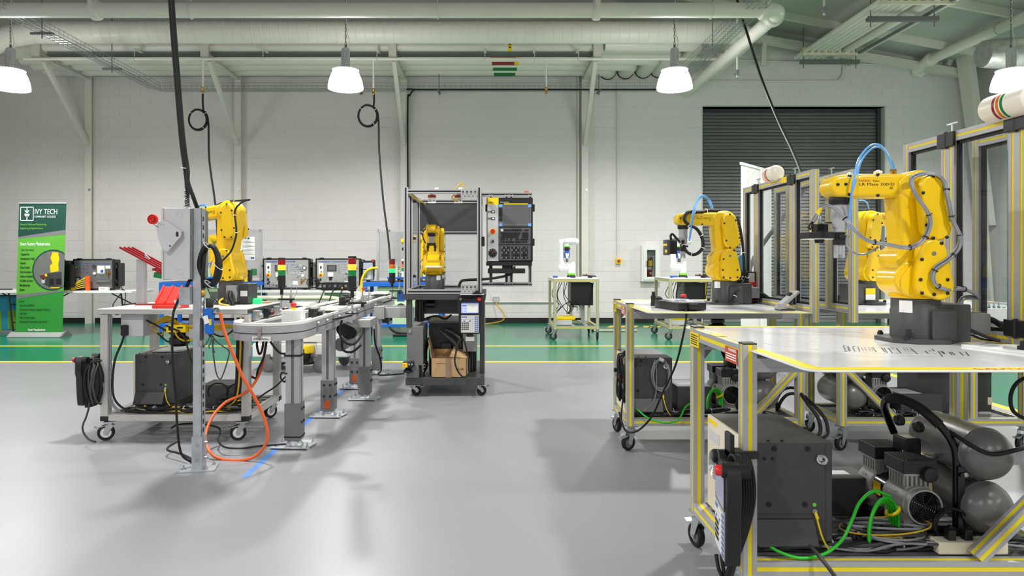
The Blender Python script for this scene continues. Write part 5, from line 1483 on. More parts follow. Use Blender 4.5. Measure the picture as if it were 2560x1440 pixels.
def green_coil(lab, c, n, rw, rh, start, seed):
 t = thing('earth_cable', lab, 'cable', (c[0], c[1], 0.21), 'green cables')
 rnd = random.Random(seed)
 c = Vector(c)
 b = MB()
 for k in range(n):
  pts = []
  e = 1 - 0.07 * k
  for j in range(9):
   a = PI * (1.08 - 1.16 * j / 8)
   pts.append(c + Vector((rw * e * math.cos(a), 0.03 * k / n + 0.05 * math.cos(a) , rh * e * max(-0.25, math.sin(a)))))
  b.tube(spl(pts, 4), 0.0058, 7)
 b.tube(spl(start, 5), 0.0058, 7)
 b.build('cable_strand', 'green_cable', t, smooth=60)
 q = c + Vector((rw * 0.86 * math.cos(0.55), 0.05, rh * 0.86 * math.sin(0.55)))
 MB().tube(ring(q, 0.02, (-0.5, 0, 0.8), 12, rz=0.026), 0.006, 5, closed=True).build('wrap', 'safety_yellow', t)
 return t
zt = 0.212
floor_cables('dense tangle of black and grey cables on the tray of the nearest cart', 0.98, 2.0, 2.38, 2.46, zt, (('black_rubber', 9), ('grey_cable', 5), ('dark_grey', 4)), 11)
floor_cables('tangle of black and grey cables under the second cart', 0.98, 2.0, 4.44, 4.56, zt, (('black_rubber', 9), ('grey_cable', 3), ('dark_grey', 3)), 12)
floor_cables('black cables lying under the third cart', 2.42, 3.0, 4.44, 4.5, zt, (('black_rubber', 7), ('dark_grey', 3)), 13)
t = thing('cable_coil', 'round heap of black, grey and yellow cables before the nearest compressor', 'cables', (1.44, 2.44, zt), None)
coil(t, (1.43, 2.42, 0.255), 0.10, 0.03, 4, 'black_rubber', 0.008, (0, 1, 0), 0.015, seed=21)
for m, n, r, sd in (('grey_cable', 6, 0.0045, 22), ('cable_yellow', 4, 0.0028, 23), ('dark_grey', 4, 0.005, 24)):
 rnd = random.Random(sd); b = MB()
 for k in range(n):
  rx, ry, dz = rnd.uniform(0.09, 0.17), rnd.uniform(0.04, 0.08), rnd.uniform(0.02, 0.075)
  b.tube(spl([(1.46 + rx * math.cos(2 * PI * j / 10), 2.46 + ry * math.sin(2 * PI * j / 10), zt + dz + 0.012 * math.cos(2 * PI * j / 10 + k)) for j in range(10)], 4, True), r, 6, closed=True)
 o = b.build('cable_strand', m, t, smooth=60); o['kind'] = 'stuff'
green_coil('bright green cable coil by the nearest compressor, one end trailing left', (1.445, 2.44, 0.27), 4, 0.085, 0.12,
  [P(1915, 1357, 2.36), P(1945, 1378, 2.34), P(2000, 1395, 2.33), P(2060, 1385, 2.33), P(2105, 1350, 2.34), P(2130, 1300, 2.36), P(2150, 1255, 2.40), P(2185, 1228, 2.44), P(2225, 1240, 2.46)], 1)
green_coil('green cable coil beside the second compressor, one end hanging from the tray', (1.50, 4.45, 0.30), 4, 0.07, 0.10,
  [P(1592, 1022, 4.40), P(1620, 1045, 4.36), P(1660, 1057, 4.34), P(1695, 1050, 4.34), P(1712, 1020, 4.40), P(1728, 1008, 4.44), P(1760, 1000, 4.48)], 2)
cable('thick grey cable hanging from the tray of the nearest cart to the floor', [P(2008, 1350, 2.4), P(2035, 1375, 2.32), P(2060, 1405, 2.28), P(2090, 1445, 2.27), P(2110, 1480, 2.3)], 0.007, 'dark_grey')
for i, q in enumerate(([P(2003, 985, 4.4), P(2020, 1010, 4.3), P(2045, 1045, 4.24), P(2050, 1082, 4.22), P(2025, 1092, 4.22), P(1990, 1070, 4.3), P(1972, 1055, 4.4)], [P(2010, 990, 4.5), P(2040, 1018, 4.4), P(2064, 1050, 4.34), P(2068, 1085, 4.28), P(2045, 1098, 4.2), P(2020, 1090, 4.24)])):
 cable('black hose looping down between the second and third carts, %s of two' % ('left' if i == 0 else 'right'), q, 0.012, 'black_rubber', 'air_hose', 'hoses between the carts', cat='hose')
for i in range(2):
 cable('black hose arching %s behind the brace of the second cart' % ('high' if i == 0 else 'low'), [P(1945, 1030, 4.7), P(1942 + 8 * i, 1000 + 8 * i, 4.7), P(1958 + 8 * i, 974 + 14 * i, 4.7), P(1985, 970 + 14 * i, 4.7), P(2000, 985 + 10 * i, 4.66), P(1998, 1020, 4.6)], 0.011, 'black_rubber', 'air_hose', 'hoses behind the brace', cat='hose')
# beige power strips
for x0, x1, y, w in ((1.60, 1.85, 2.37, 'nearest'), (1.62, 1.93, 4.50, 'second')):
 t = thing('power_strip', 'beige power strip on the tray of the %s cart' % w, 'power strip', ((x0 + x1) / 2, y, zt), 'power strips')
 MB().lo(x0, x1, y, y + 0.06, zt, zt + 0.045).build('housing', 'cream', t, bevel=0.006, seg=2)
 for i in range(4):
  MB().lo(x0 + 0.03 + i * 0.06, x0 + 0.065 + i * 0.06, y + 0.012, y + 0.048, zt + 0.04, zt + 0.042).build('socket', 'cardboard_in', t)
 if w == 'nearest':
  for i in range(2):
   MB().box((x0 + 0.06 + i * 0.06, y + 0.03, zt + 0.062), (0.03, 0.03, 0.04)).build('plug', 'black_plastic', t, bevel=0.004)
cable('black cable crossing from the nearest compressor out of the right edge', [P(2340, 1060, 2.55), P(2400, 1095, 2.45), P(2430, 1115, 2.4), P(2480, 1135, 2.38), P(2540, 1125, 2.36), P(2600, 1105, 2.36)], 0.008, 'black_rubber')
cable('black cable looping at the right edge under the nearest table', [P(2590, 935, 2.3), P(2545, 955, 2.3), P(2527, 990, 2.3), P(2535, 1030, 2.3), P(2580, 1055, 2.3)], 0.0065, 'black_rubber')
# things on the second table
pf = pendant('black teach pendant lying face up on the second table')
pf.rotation_euler = (Matrix.Rotation(R(8), 3, 'Z') @ Matrix.Rotation(R(-90), 3, 'X')).to_euler()
pf.location = (1.225, 4.03, TZ + 0.053)
b = MB(); q = P(1633, 764, 4.47)
b.lathe([(0.019, 0), (0.019, 0.02), (0.017, 0.02), (0.017, 0.05), (0.018, 0.05), (0.018, 0.068), (0.012, 0.07), (0.012, 0.094), (0.009, 0.096)], (1.095, 4.47, TZ), n=16)
solo(b, 'stop_pin', 'black_plastic', 'small black stepped cylinder standing near the left end of the second table', 'cylinder', smooth=30)
t = thing('tilted_stand', 'small tilted aluminium plate on a stand near the guard of the second cart', 'stand', (1.81, 4.1, TZ))
b = MB(); b.lo(1.77, 1.86, 4.06, 4.14, TZ, TZ + 0.006); b.build('foot', 'dark_grey', t)
b = MB(); b.bar((1.775, 4.10, TZ + 0.015), (1.885, 4.10, TZ + 0.115), 0.06, 0.012, up=(0, 1, 0)); b.v = b.v
b = MB(); b.poly([(1.762, TZ + 0.012), (1.772, TZ + 0.004), (1.895, TZ + 0.112), (1.885, TZ + 0.122)], 'y', 4.06, 4.15); b.build('plate', 'alu', t, bevel=0.001)
b = MB(); b.poly([(1.786, TZ + 0.038), (1.793, TZ + 0.030), (1.862, TZ + 0.092), (1.855, TZ + 0.10)], 'y', 4.075, 4.135); b.build('plate_insert', 'light_grey', t)
b = MB(); b.poly([(1.832, TZ + 0.095), (1.846, TZ + 0.080), (1.864, TZ + 0.096), (1.850, TZ + 0.111)], 'y', 4.085, 4.12); b.build('clamp_block', 'black_plastic', t, bevel=0.001)
b = MB(); b.tube([P(1845, 712, 4.5), P(1834, 740, 4.48), P(1824, 762, 4.46)], 0.008, 8)
t = thing('towel_box', 'red and black printed box of shop towels behind the second robot', 'box', (1.78, 4.9, TZ))
bx0, bx1, by = 1.66, 1.897, 4.757
MB().lo(bx0, bx1, by, by + 0.11, TZ, TZ + 0.225).build('carton', 'black_plastic', t, bevel=0.002)
MB().poly([(bx0, TZ + 0.005), (bx1, TZ + 0.005), (bx1, TZ + 0.16), (bx0, TZ + 0.10)], 'y', by - 0.0012, by).build('printed_panel', 'red', t)
MB().lo(bx1 - 0.05, bx1 - 0.008, by - 0.002, by, TZ + 0.15, TZ + 0.215).build('printed_badge', 'light_grey', t)
text('Scott', (bx0 + 0.02, by - 0.0025, TZ + 0.165), 0.06, FRONT, 'ink_white', t, shear=0.3)
text('SHOP', (bx0 + 0.015, by - 0.0025, TZ + 0.085), 0.066, FRONT, 'ink_white', t, sx=1.15, shear=0.25, bold=0.002)
text('TOWELS', (bx0 + 0.03, by - 0.0025, TZ + 0.05), 0.03, FRONT, 'ink_white', t)
text('ORIGINAL', (bx0 + 0.04, by - 0.0025, TZ + 0.02), 0.022, FRONT, 'ink_white', t)
b = MB(); b.tube(spl([(1.80, 4.81, TZ + 0.225), (1.795, 4.80, TZ + 0.28), (1.82, 4.80, TZ + 0.33), (1.84, 4.80, TZ + 0.30)], 4), [0.03, 0.034, 0.04, 0.045, 0.045, 0.04, 0.034, 0.028, 0.022, 0.016, 0.012, 0.008, 0.004], 10)
solo(b, 'shop_towel', 'hose_blue', 'crumpled light blue towel sticking up from the printed box', 'towel')
b = MB(); b.lathe([(0.03, 0), (0.045, -0.01), (0.045, -0.03), (0.035, -0.035), (0.06, -0.05), (0.062, -0.085), (0.05, -0.10)], (1.52, 4.45, TZ - 0.08), n=24); b.lo(1.46, 1.60, 4.4, 4.5, TZ - 0.08, TZ - 0.055)
solo(b, 'floor_scanner', 'black_plastic', 'round black safety scanner hanging below the second table', 'scanner', smooth=40)
# things on the nearest table
t = thing('locating_knob', 'black knob on a white plate at the right end of the nearest table', 'knob', (1.80, 2.22, TZ))
b = MB(); b.poly([(1.70, 2.40), (1.9, 2.40), (1.9, 2.14), (1.80, 2.10)], 'z', TZ, TZ + 0.008); b.build('plate', 'white_plastic', t, bevel=0.001)
b = MB(); b.lathe([(0.019, 0), (0.019, 0.012), (0.011, 0.012), (0.011, 0.028), (0.009, 0.03)], (1.815, 2.26, TZ + 0.008), n=20); b.build('knob', 'black_plastic', t)
# white terminal box seen through the guard
t = thing('terminal_box', 'white box with a row of green-tipped switches behind the near clear guard', 'box', (2.43, 3.0, TZ))
q0, q1 = P(2446, 757, 3.02), P(2512, 812, 3.02)
MB().lo(2.20, 2.33, 2.97, 3.07, TZ, TZ + 0.095).build('housing', 'white_plastic', t, bevel=0.004)
for i in range(5):
 b = MB(); x = 2.222 + i * 0.022; b.lathe([(0.006, 0), (0.006, 0.006), (0.003, 0.007), (0.003, 0.022), (0.004, 0.024)], (x, 3.02, TZ + 0.095), n=8)
 b.build('switch', 'zinc', t)
 MB().cyl((x, 2.99, TZ + 0.095), (x, 2.99, TZ + 0.099), 0.006, 8).build('switch_lamp', 'green_dark', t)
# ------------------------------------------------------------------ left robot cart
t = thing('robot_cart', 'grey wheeled cart on the left carrying a yellow robot and red chutes', 'robot cart', (-2.22, 4.97, 0))
CT = 0.92
X0, X1, Y0, Y1 = -2.70, -1.715, 4.66, 5.33
zb = 0.135
for x in (X0, X1):
 for y in (Y0, Y1):
  MB().prof((x, y, zb), (x, y, CT - 0.04), 0.052, g=0.002, d=0.001).build('leg', ['cart_paint', 'cart_paint'], t, bevel=0.002)
  MB().box((x, y, zb + 0.018), (0.055, 0.055, 0.036)).build('corner_cap', 'black_plastic', t, bevel=0.002)
  caster(t, x + (0.03 if x == X0 else -0.03), y, zb - 0.002, 0.055, ang=PI + 0.35 if y == Y0 else PI + 0.9, wm='white_plastic')
for y in (Y0, Y1):
 MB().bar((X0 + 0.026, y, 0.158), (X1 - 0.026, y, 0.158), 0.045, 0.045).build('rail', 'cart_paint', t, bevel=0.002)
for x in (X0, X1):
 MB().bar((x, Y0 + 0.026, 0.158), (x, Y1 - 0.026, 0.158), 0.045, 0.045).build('rail', 'cart_paint', t, bevel=0.002)
b = MB()
for i in range(7):
 y = Y0 + 0.07 + i * 0.09
 b.lo(X0 + 0.02, X1 - 0.02, y - 0.012, y + 0.012, 0.15, 0.178)
b.build('tray', 'mid_grey', t)
tp = MB().lo(-2.745, -1.70, 4.625, 5.37, CT - 0.037, CT).build('table_top', 'cart_paint', t, bevel=0.003)
for y in (4.75, 4.95, 5.15):
 MB().lo(-2.72, -1.72, y - 0.003, y + 0.003, CT - 0.002, CT + 0.0004).build('top_groove', 'mid_grey', t)
MB().lo(-1.702, -1.697, 4.64, 5.35, CT - 0.032, CT - 0.006).build('edge_channel', 'dark_grey', t)
# hung under the top
MB().lo(-2.62, -2.46, 4.70, 4.9, 0.72, 0.878).build('junction_box', 'light_grey', t, bevel=0.004)
MB().lo(-2.165, -2.115, 4.76, 4.9, 0.70, 0.878).build('hanging_bracket', 'cart_paint', t, bevel=0.002)
sc = MB().lo(-2.31, -2.17, 4.72, 4.84, 0.745, 0.80).build('scanner_head', 'safety_yellow', t, bevel=0.004)
b = MB(); b.lathe([(0.05, 0), (0.042, -0.01), (0.042, -0.028), (0.068, -0.04), (0.072, -0.08), (0.055, -0.10)], (-2.24, 4.78, 0.745), n=24); b.build('scanner_cone', 'black_gloss', sc, smooth=40)
b = MB(); b.lo(-2.29, -2.27, 4.718, 4.72, 0.76, 0.79); b.lo(-2.23, -2.21, 4.718, 4.72, 0.76, 0.765); b.lo(-2.23, -2.19, 4.718, 4.72, 0.775, 0.785); o = b.build('label_print', 'ink', sc); o['kind'] = 'stuff'
for i, rr in enumerate((0.0, 0.009, 0.018, 0.027, 0.035, 0.041)):
 b = MB(); b.tube(spl([(-2.44, 4.76 + rr, 0.79), (-2.32, 4.75 + rr, 0.86 - rr), (-2.2, 4.74 + rr, 0.80 - rr), (-2.08, 4.74 + rr, 0.785 - rr * 0.6), (-1.95, 4.73 + rr, 0.80 - rr), (-1.85, 4.72 + rr, 0.80 - rr * 0.5), (-1.74, 4.70 + rr, 0.755 - rr * 0.6)], 5), 0.0052, 7)
 b.build('cable', 'cable_yellow', t, smooth=60)
for pts in ([(-2.2, 4.73, 0.81), (-2.24, 4.72, 0.74), (-2.18, 4.71, 0.69), (-2.10, 4.72, 0.70)], [(-2.45, 4.8, 0.77), (-2.38, 4.8, 0.72), (-2.36, 4.8, 0.78)]):
 MB().tube(spl(pts, 5), 0.006, 6).build('cable', 'cable_yellow', t, smooth=60)
for pts in ([(-2.48, 4.75, 0.84), (-2.36, 4.74, 0.78), (-2.26, 4.73, 0.72), (-2.30, 4.73, 0.68), (-2.38, 4.74, 0.74)], [(-2.30, 4.7, 0.80), (-2.18, 4.7, 0.73), (-2.12, 4.68, 0.58), (-2.08, 4.68, 0.50)], [(-2.0, 4.7, 0.76), (-1.9, 4.7, 0.72), (-1.8, 4.7, 0.78)]):
 MB().tube(spl(pts, 5), 0.006, 6).build('cable', 'black_rubber', t, smooth=60)
MB().box((-2.585, 4.69, 0.765), (0.045, 0.04, 0.075)).build('power_inlet', 'black_plastic', t, bevel=0.006)
MB().tube(spl([(-2.585, 4.68, 0.73), (-2.60, 4.68, 0.68), (-2.63, 4.64, 0.55), (-2.64, 4.635, 0.35), (-2.60, 4.64, 0.25), (-2.50, 4.66, 0.20), (-2.2, 4.66, 0.19)], 5), 0.0075, 7).build('power_cord', 'black_rubber', t, smooth=60)
for dx in (0.0, 0.014):
 MB().tube(spl([(-2.66 + dx, 4.635, 0.87), (-2.665 + dx, 4.63, 0.6), (-2.66 + dx, 4.63, 0.3), (-2.60 + dx, 4.635, 0.2)], 5), 0.0055, 6).build('cable', 'grey_cable', t, smooth=60)
for k in range(4):
 MB().tube(spl([(-1.765 + 0.012 * k, 4.63, 0.86), (-1.77 + 0.012 * k, 4.63, 0.6), (-1.78 + 0.01 * k, 4.63, 0.36), (-1.83 + 0.01 * k, 4.66, 0.26), (-1.93, 4.70, 0.22)], 5), 0.008 - 0.0012 * (k == 3), 6).build('cable', 'black_rubber' if k != 2 else 'cable_yellow', t, smooth=60)
left_cart = t
k3 = controller('dark controller cabinet with a lifting eye on the tray of the left cart', -2.585, 4.80, z0=0.18)
MB().lo(-2.50, -2.29, 4.9, 5.2, 0.582, 0.592).build('top_cover', 'light_grey', k3, bevel=0.003)
power_box('small grey power box on the tray of the left cart', -2.14, -1.86, 4.90, 5.14, 0.178, 0.335, False)
floor_cables('black and yellow cables lying on the front edge of the left cart tray', -2.6, -1.75, 4.67, 4.76, 0.179, (('black_rubber', 8), ('cable_yellow', 2), ('grey_cable', 2)), 31, r=0.007)
cc = thing('cable_coil', 'loose black and grey cable coil at the right end of the left cart tray', 'cables', (-1.85, 4.78, 0.18))
for m, n, sd in (('black_rubber', 5, 41), ('dark_grey', 4, 42), ('cable_yellow', 2, 43)):
 rnd = random.Random(sd); b = MB()
 for k in range(n):
  rx, ry, dz = rnd.uniform(0.07, 0.13), rnd.uniform(0.05, 0.09), rnd.uniform(0.02, 0.06)
  b.tube(spl([(-1.86 + rx * math.cos(2 * PI * j / 10), 4.83 + ry * math.sin(2 * PI * j / 10), 0.18 + dz + 0.02 * math.cos(2 * PI * j / 10 + k)) for j in range(10)], 4, True), 0.0065, 6, closed=True)
 o = b.build('cable_strand', m, cc, smooth=60); o['kind'] = 'stuff'
b = MB()
for k, (a, c) in enumerate((((-1.95, 4.75, 0.30), 0.06), ((-1.82, 4.78, 0.28), 0.07))):
 b.tube(spl([Vector(a) + Vector((c * 1.2 * math.cos(q), 0.01 * k, c * math.sin(q) + 0.02)) for q in [PI * j / 6 - 0.4 for j in range(9)]], 4), 0.006, 6)
b.build('cable_loop', 'black_rubber', cc, smooth=60)
# pendant hanging on the left end
pdl = pendant('black teach pendant hung on the left end of the left cart')
pdl.rotation_euler = (0, 0, R(-97))
pdl.location = (-2.875, 4.72, 0.245)
cc = thing('pendant_cable', 'black cable coil hung beside the pendant on the left cart', 'cable', (-2.74, 4.62, 0.2), 'hung pendant cables')
coil(cc, (-2.755, 4.615, 0.41), 0.045, 0.15, 7, 'black_rubber', 0.0068, (0, 1, 0), 0.018, seed=14)
coil(cc, (-2.755, 4.63, 0.41), 0.045, 0.145, 4, 'dark_grey', 0.0068, (1, 0, 0), 0.018, tail=[(-2.8, 4.62, 0.22), (-2.83, 4.6, 0.1), (-2.78, 4.58, 0.03), (-2.72, 4.57, 0.01)], seed=15)
MB().box((-2.74, 4.65, 0.56), (0.12, 0.02, 0.03)).build('hook', 'black_plastic', cc, bevel=0.004)
# robot on the left cart
r4 = robot('yellow robot arm on the left cart behind the disconnect box, reaching left', (-2.03, 5.18, CT), R(-6), a2=-4, a3=-10, L2=0.33, LF=0.10, tool='rod')
r4.scale = (1.1, 1.1, 1.1)
def Z1(zx, zy, Y):
 return P(380 + zx / 5.143, 500 + zy / 5.143, Y)
dress(r4, 'cable', 'black_rubber', [Z1(*q) for q in ((640, 140, 5.25), (770, 95, 5.2), (880, 45, 5.18), (980, 15, 5.15), (1100, 10, 5.05), (1255, -2, 5.0), (1170, 20, 5.02), (1090, 90, 5.03), (1062, 170, 5.03), (1075, 290, 5.02), (1085, 400, 5.02), (1075, 490, 5.02), (1020, 650, 5.02), (930, 755, 5.02), (870, 815, 5.05))], 0.0065, ties=(0.1, 0.28, 0.58, 0.72))
dress(r4, 'air_hose', 'cable_blue', [Z1(*q) for q in ((540, 130, 5.3), (590, 85, 5.3), (640, 65, 5.28), (690, 70, 5.26), (715, 95, 5.25))], 0.006)
inv4 = Matrix.Scale(1 / 1.1, 4) @ Matrix.Rotation(-r4.rotation_euler[2], 4, 'Z') @ Matrix.Translation(-r4.location)
b = MB(); q0, q1 = Z1(965, 1095, 5.06), Z1(1105, 1310, 5.06)
b.lo(q0.x, q1.x, 5.03, 5.10, q1.z, q0.z); b.v = [inv4 @ v for v in b.v]; b.build('connector_panel', 'zinc', r4, bevel=0.006, off=Vector())
for i in range(2):
 dress(r4, 'cable', 'black_rubber', [Z1(985 + 30 * i, 1175, 5.03), Z1(965 + 40 * i, 1240, 5.0), Z1(985 + 40 * i, 1300, 4.99), Z1(1010 + 40 * i, 1355, 4.98)], 0.010, n=8)
dress(r4, 'cable', 'cable_yellow', [Z1(915, 1265, 5.0), Z1(870, 1300, 4.98), Z1(880, 1335, 4.97), Z1(995, 1360, 4.96)], 0.007)
dress(r4, 'cable', 'black_rubber', [Z1(715, 1130, 5.1), Z1(760, 1230, 5.05), Z1(850, 1310, 5.0), Z1(920, 1290, 5.0)], 0.005)
b = MB(); q0, q1 = Z1(1140, 1168, 5.08), Z1(1225, 1238, 5.08); b.lo(q0.x, q1.x, 5.075, 5.08, q1.z, q0.z); b.v = [inv4 @ v for v in b.v]; b.build('rating_label', 'paper', r4, off=Vector())
# things on the left cart
t = thing('chute_tray', 'bright red sloping tray with three ridges near the front of the left cart', 'tray', (-2.25, 4.74, CT))
b = MB(); b.poly([(-2.38, CT), (-2.18, CT), (-2.18, CT + 0.022), (-2.38, CT + 0.022)], 'y', 4.66, 4.80); b.build('foot', 'red_bin', t, bevel=0.003)
rot = Matrix.Rotation(R(42), 3, 'X')
b = MB(); b.box((-2.275, 4.775, CT + 0.085), (0.215, 0.17, 0.012), rot); b.build('chute', 'red_bin', t, bevel=0.002)
for x in (-2.375, -2.31, -2.245, -2.18):
 MB().box((x, 4.77, CT + 0.094), (0.012, 0.17, 0.026), rot).build('ridge', 'red_bin', t, bevel=0.002)
t = thing('part_rack', 'aluminium post carrying four sloping dark red rails on the left cart', 'rack', (-2.62, 5.05, CT))
MB().lo(-2.68, -2.36, 5.0, 5.1, CT, CT + 0.008).build('foot_plate', 'dark_red', t)
MB().prof((-2.655, 5.05, CT + 0.008), (-2.655, 5.05, 1.265), 0.055, ms=0).build('post', ['alu', 'alu'], t)
MB().poly([(-2.63, 1.31), (-2.59, 1.27), (-2.63, 1.24)], 'y', 5.045, 5.055).build('gusset', 'alu_dull', t)
for i in range(4):
 y = 4.99 + i * 0.035
 MB().bar((-2.79 + 0.012 * i, y, 1.357), (-2.47 + 0.012 * i, y, 1.185), 0.009, 0.016).build('rack_rail', 'dark_red', t, bevel=0.002)
b = MB(); b.bar((-2.53, 4.98, 1.19), (-2.53, 5.11, 1.19), 0.02); b.box((-2.49, 5.04, 1.175), (0.05, 0.12, 0.02), (0, 0.5, 0)); b.build('cross_bar', 'dark_red', t)
MB().box((-2.505, 5.04, 1.145), (0.06, 0.10, 0.04), (0, 0.2, 0)).build('end_block', 'green_dark', t, bevel=0.003)
b = MB(); b.cyl((-2.40, 5.12, CT + 0.055), (-2.40, 5.10, CT + 0.055), 0.042, 18); b.cyl((-2.40, 5.13, CT + 0.055), (-2.40, 5.095, CT + 0.055), 0.010, 8); b.lo(-2.43, -2.37, 5.105, 5.12, CT, CT + 0.04)
solo(b, 'round_target', 'red', 'round red disc standing behind the red tray on the left cart', 'disc')
MB_ = MB().prof((-2.44, 5.2, CT), (-2.44, 5.2, CT + 0.11), 0.03, ms=0); MB_.box((-2.44, 5.2, CT + 0.112), (0.05, 0.045, 0.006))
solo(MB_, 'short_post', ['alu', 'alu'], 'short aluminium post behind the red disc', 'post')
b = MB(); b.cyl((-1.86, 5.18, CT + 0.03), (-1.79, 5.18, CT + 0.03), 0.022, 16)
o = solo(b, 'indicator_lamp', 'lit_green', 'small green glowing lamp lying on the left cart right of the robot', 'lamp')
o.location.z = CT
b = MB(); b.lo(-1.85, -1.75, 5.22, 5.32, CT, CT + 0.012); solo(b, 'wood_block', 'cardboard', 'small tan block behind the green lamp on the left cart', 'block', bevel=0.002)
for i, (y, m, w) in enumerate(((4.75, 'alu_dull', 'front'), (4.98, 'black_plastic', 'middle'), (5.2, 'alu_dull', 'rear'))):
 b = MB(); b.lo(-1.695, -1.655, y - 0.03, y + 0.03, 0.83, 0.90); b.cyl((-1.655, y, 0.865), (-1.63, y, 0.865), 0.014, 10); b.lo(-1.69, -1.66, y + 0.03, y + 0.06, 0.845, 0.885)
 solo(b, 'edge_sensor', m, '%s sensor block clamped on the right edge of the left cart' % w, 'sensor', 'sensor blocks on the cart edge', bevel=0.002)
solo(MB().lo(-1.69, -1.67, 5.04, 5.14, 0.84, 0.87), 'air_manifold', 'dark_red', 'thin red strip on the right edge of the left cart', 'strip', bevel=0.002)
# ------------------------------------------------------------------ steel post with the disconnect switch
PX, PY = -1.766, 4.02
t = thing('utility_post', 'galvanised slotted steel post bolted to the floor before the left cart', 'post', (PX, PY, 0))
b = MB(); w = 0.026
b.lo(PX - w, PX + w, PY - w, PY - w + 0.003, 0.012, 1.575); b.lo(PX - w, PX - w + 0.003, PY - w, PY + w, 0.012, 1.575); b.lo(PX + w - 0.003, PX + w, PY - w, PY - w + 0.012, 0.012, 1.575); b.lo(PX - w, PX + w, PY + w - 0.003, PY + w, 0.012, 1.575)
b.lo(PX + w - 0.004, PX + w - 0.001, PY - w, PY + w, 0.012, 1.575)
b.build('channel', 'galv', t)
b = MB()
for i in range(28):
 b.lo(PX + w - 0.001, PX + w + 0.0006, PY - 0.007, PY + 0.007, 0.12 + i * 0.051, 0.148 + i * 0.051)
o = b.build('slot', 'black_plastic', t); o['kind'] = 'stuff'
q = Matrix.Rotation(R(12), 3, 'Z')
b = MB(); b.box((PX + 0.0, PY, 0.005), (0.205, 0.16, 0.010), q); b.build('base_plate', 'galv', t, bevel=0.001)
b = MB(); b.lo(PX - w - 0.006, PX + w + 0.006, PY - w - 0.006, PY - w - 0.002, 0.010, 0.20); b.lo(PX + w + 0.002, PX + w + 0.007, PY - w, PY + w, 0.01, 0.20); b.build('foot_bracket', 'galv', t)
for z in (0.06, 0.15):
 MB().lathe([(0.010, 0), (0.010, 0.004), (0.006, 0.004)], (PX, PY - w - 0.006, z), (0, -1, 0), 10).build('bolt', 'zinc', t)
 MB().lathe([(0.010, 0), (0.010, 0.008), (0.006, 0.02)], (PX + w + 0.007, PY, z + 0.01), (1, 0, 0), 10).build('bolt', 'zinc', t)
for dx, dy in ((-0.07, -0.05), (0.07, 0.05), (0.06, -0.05), (-0.07, 0.06)):
 b = MB(); b.lathe([(0.014, 0.010), (0.014, 0.013), (0.009, 0.013), (0.009, 0.02), (0.005, 0.02), (0.005, 0.035)], (PX + dx, PY + dy, 0), n=8); b.build('anchor_bolt', 'zinc', t)
t = thing('disconnect_switch', 'grey electrical disconnect box with a red knobbed lever on the steel post', 'switch box', (-1.88, 4.05, 1.14))
bx0, bx1, bz0, bz1, by0, by1 = -1.955, -1.80, 1.147, 1.572, 3.97, 4.20
MB().lo(bx0, bx1, by0, by1, bz0, bz1).build('housing', 'light_grey', t, bevel=0.002)
MB().lo(bx0 - 0.012, bx0, by0 - 0.004, by1 + 0.004, bz0 - 0.004, bz1 + 0.004).build('door', 'light_grey', t, bevel=0.002)
MB().lo(bx1, bx1 + 0.012, by0 + 0.005, by1, bz0 + 0.002, bz1 - 0.002).build('back_plate', 'mid_grey', t)
for x, z in ((-1.86, 1.53), (-1.86, 1.19)):
 k = MB()
 for rr in (0.021, 0.013):
  k.tube(ring((x, by0 - 0.0005, z), rr, (0, 1, 0), 20), 0.0012, 5, closed=True)
 k.build('knockout', 'light_grey', t)
def Zp(zx, zy, Y):
 return P(380 + zx / 5.143, 500 + zy / 5.143, Y)
ol = [(60, 350), (75, 300), (125, 262), (200, 290), (235, 308), (372, 395), (380, 430), (368, 470), (200, 665), (165, 662), (120, 600), (75, 480)]
pp = [Zp(zx, zy, 3.935) for zx, zy in ol]
hp = MB().poly([(p.x, p.z) for p in pp], 'y', 3.932, 3.938).build('handle_plate', 'light_grey', t)
q = Zp(322, 440, 3.93); MB().hull([(q.x, q.z + 0.008, 0.007), (q.x, q.z - 0.008, 0.007)], 3.9305, 3.9322).build('handle_slot', 'black_plastic', hp)
q = Zp(230, 590, 3.93); MB().cyl((q.x, 3.9305, q.z), (q.x, 3.9325, q.z), 0.005, 10).build('handle_hole', 'black_plastic', hp)
q = Zp(222, 310, 3.95); MB().box((q.x + 0.035, 3.952, q.z - 0.02), (0.09, 0.035, 0.006), (0, R(31), 0)).build('handle_flange', 'light_grey', hp)
c0, c1 = Zp(60, 250, 3.935), Zp(150, 320, 3.935)
MB().bar(c0, c1, 0.006, 0.018, up=(0, 1, 0)).build('lever', 'light_grey', t)
c = Zp(8, 248, 3.92)
b = MB(); b.lathe([(0.010, 0.008), (0.0105, 0.002), (0.0145, 0.0), (0.0155, 0.006), (0.0165, 0.010), (0.0235, 0.010), (0.0245, 0.003), (0.0285, 0.003), (0.030, 0.008), (0.030, 0.018), (0.022, 0.022)], (c.x, 3.91, c.z), (0, 1, 0), 28)
b.build('lever_knob', 'red', t, smooth=28)
b = MB(); b.bar(Zp(30, 320, 3.93), Zp(80, 350, 3.93), 0.004); b.build('lever_pin', 'mid_grey', t)
t = thing('outlet_box', 'small galvanised outlet box fixed to the post below the disconnect box', 'box', (-1.84, 4.0, 0.99))
MB().lo(-1.862, -1.795, 3.96, 4.03, 0.995, 1.10).build('housing', 'galv', t, bevel=0.003)
for z in (1.075, 1.035, 1.010):
 k = MB(); k.tube(ring((-1.842, 3.9595, z), 0.011, (0, 1, 0), 16), 0.001, 4, closed=True); k.build('knockout', 'galv', t)
b = MB(); b.tube([(-1.835, 4.0, 1.10), (-1.815, 4.01, 1.148)], 0.010, 8); b.build('nipple', 'black_rubber', t)
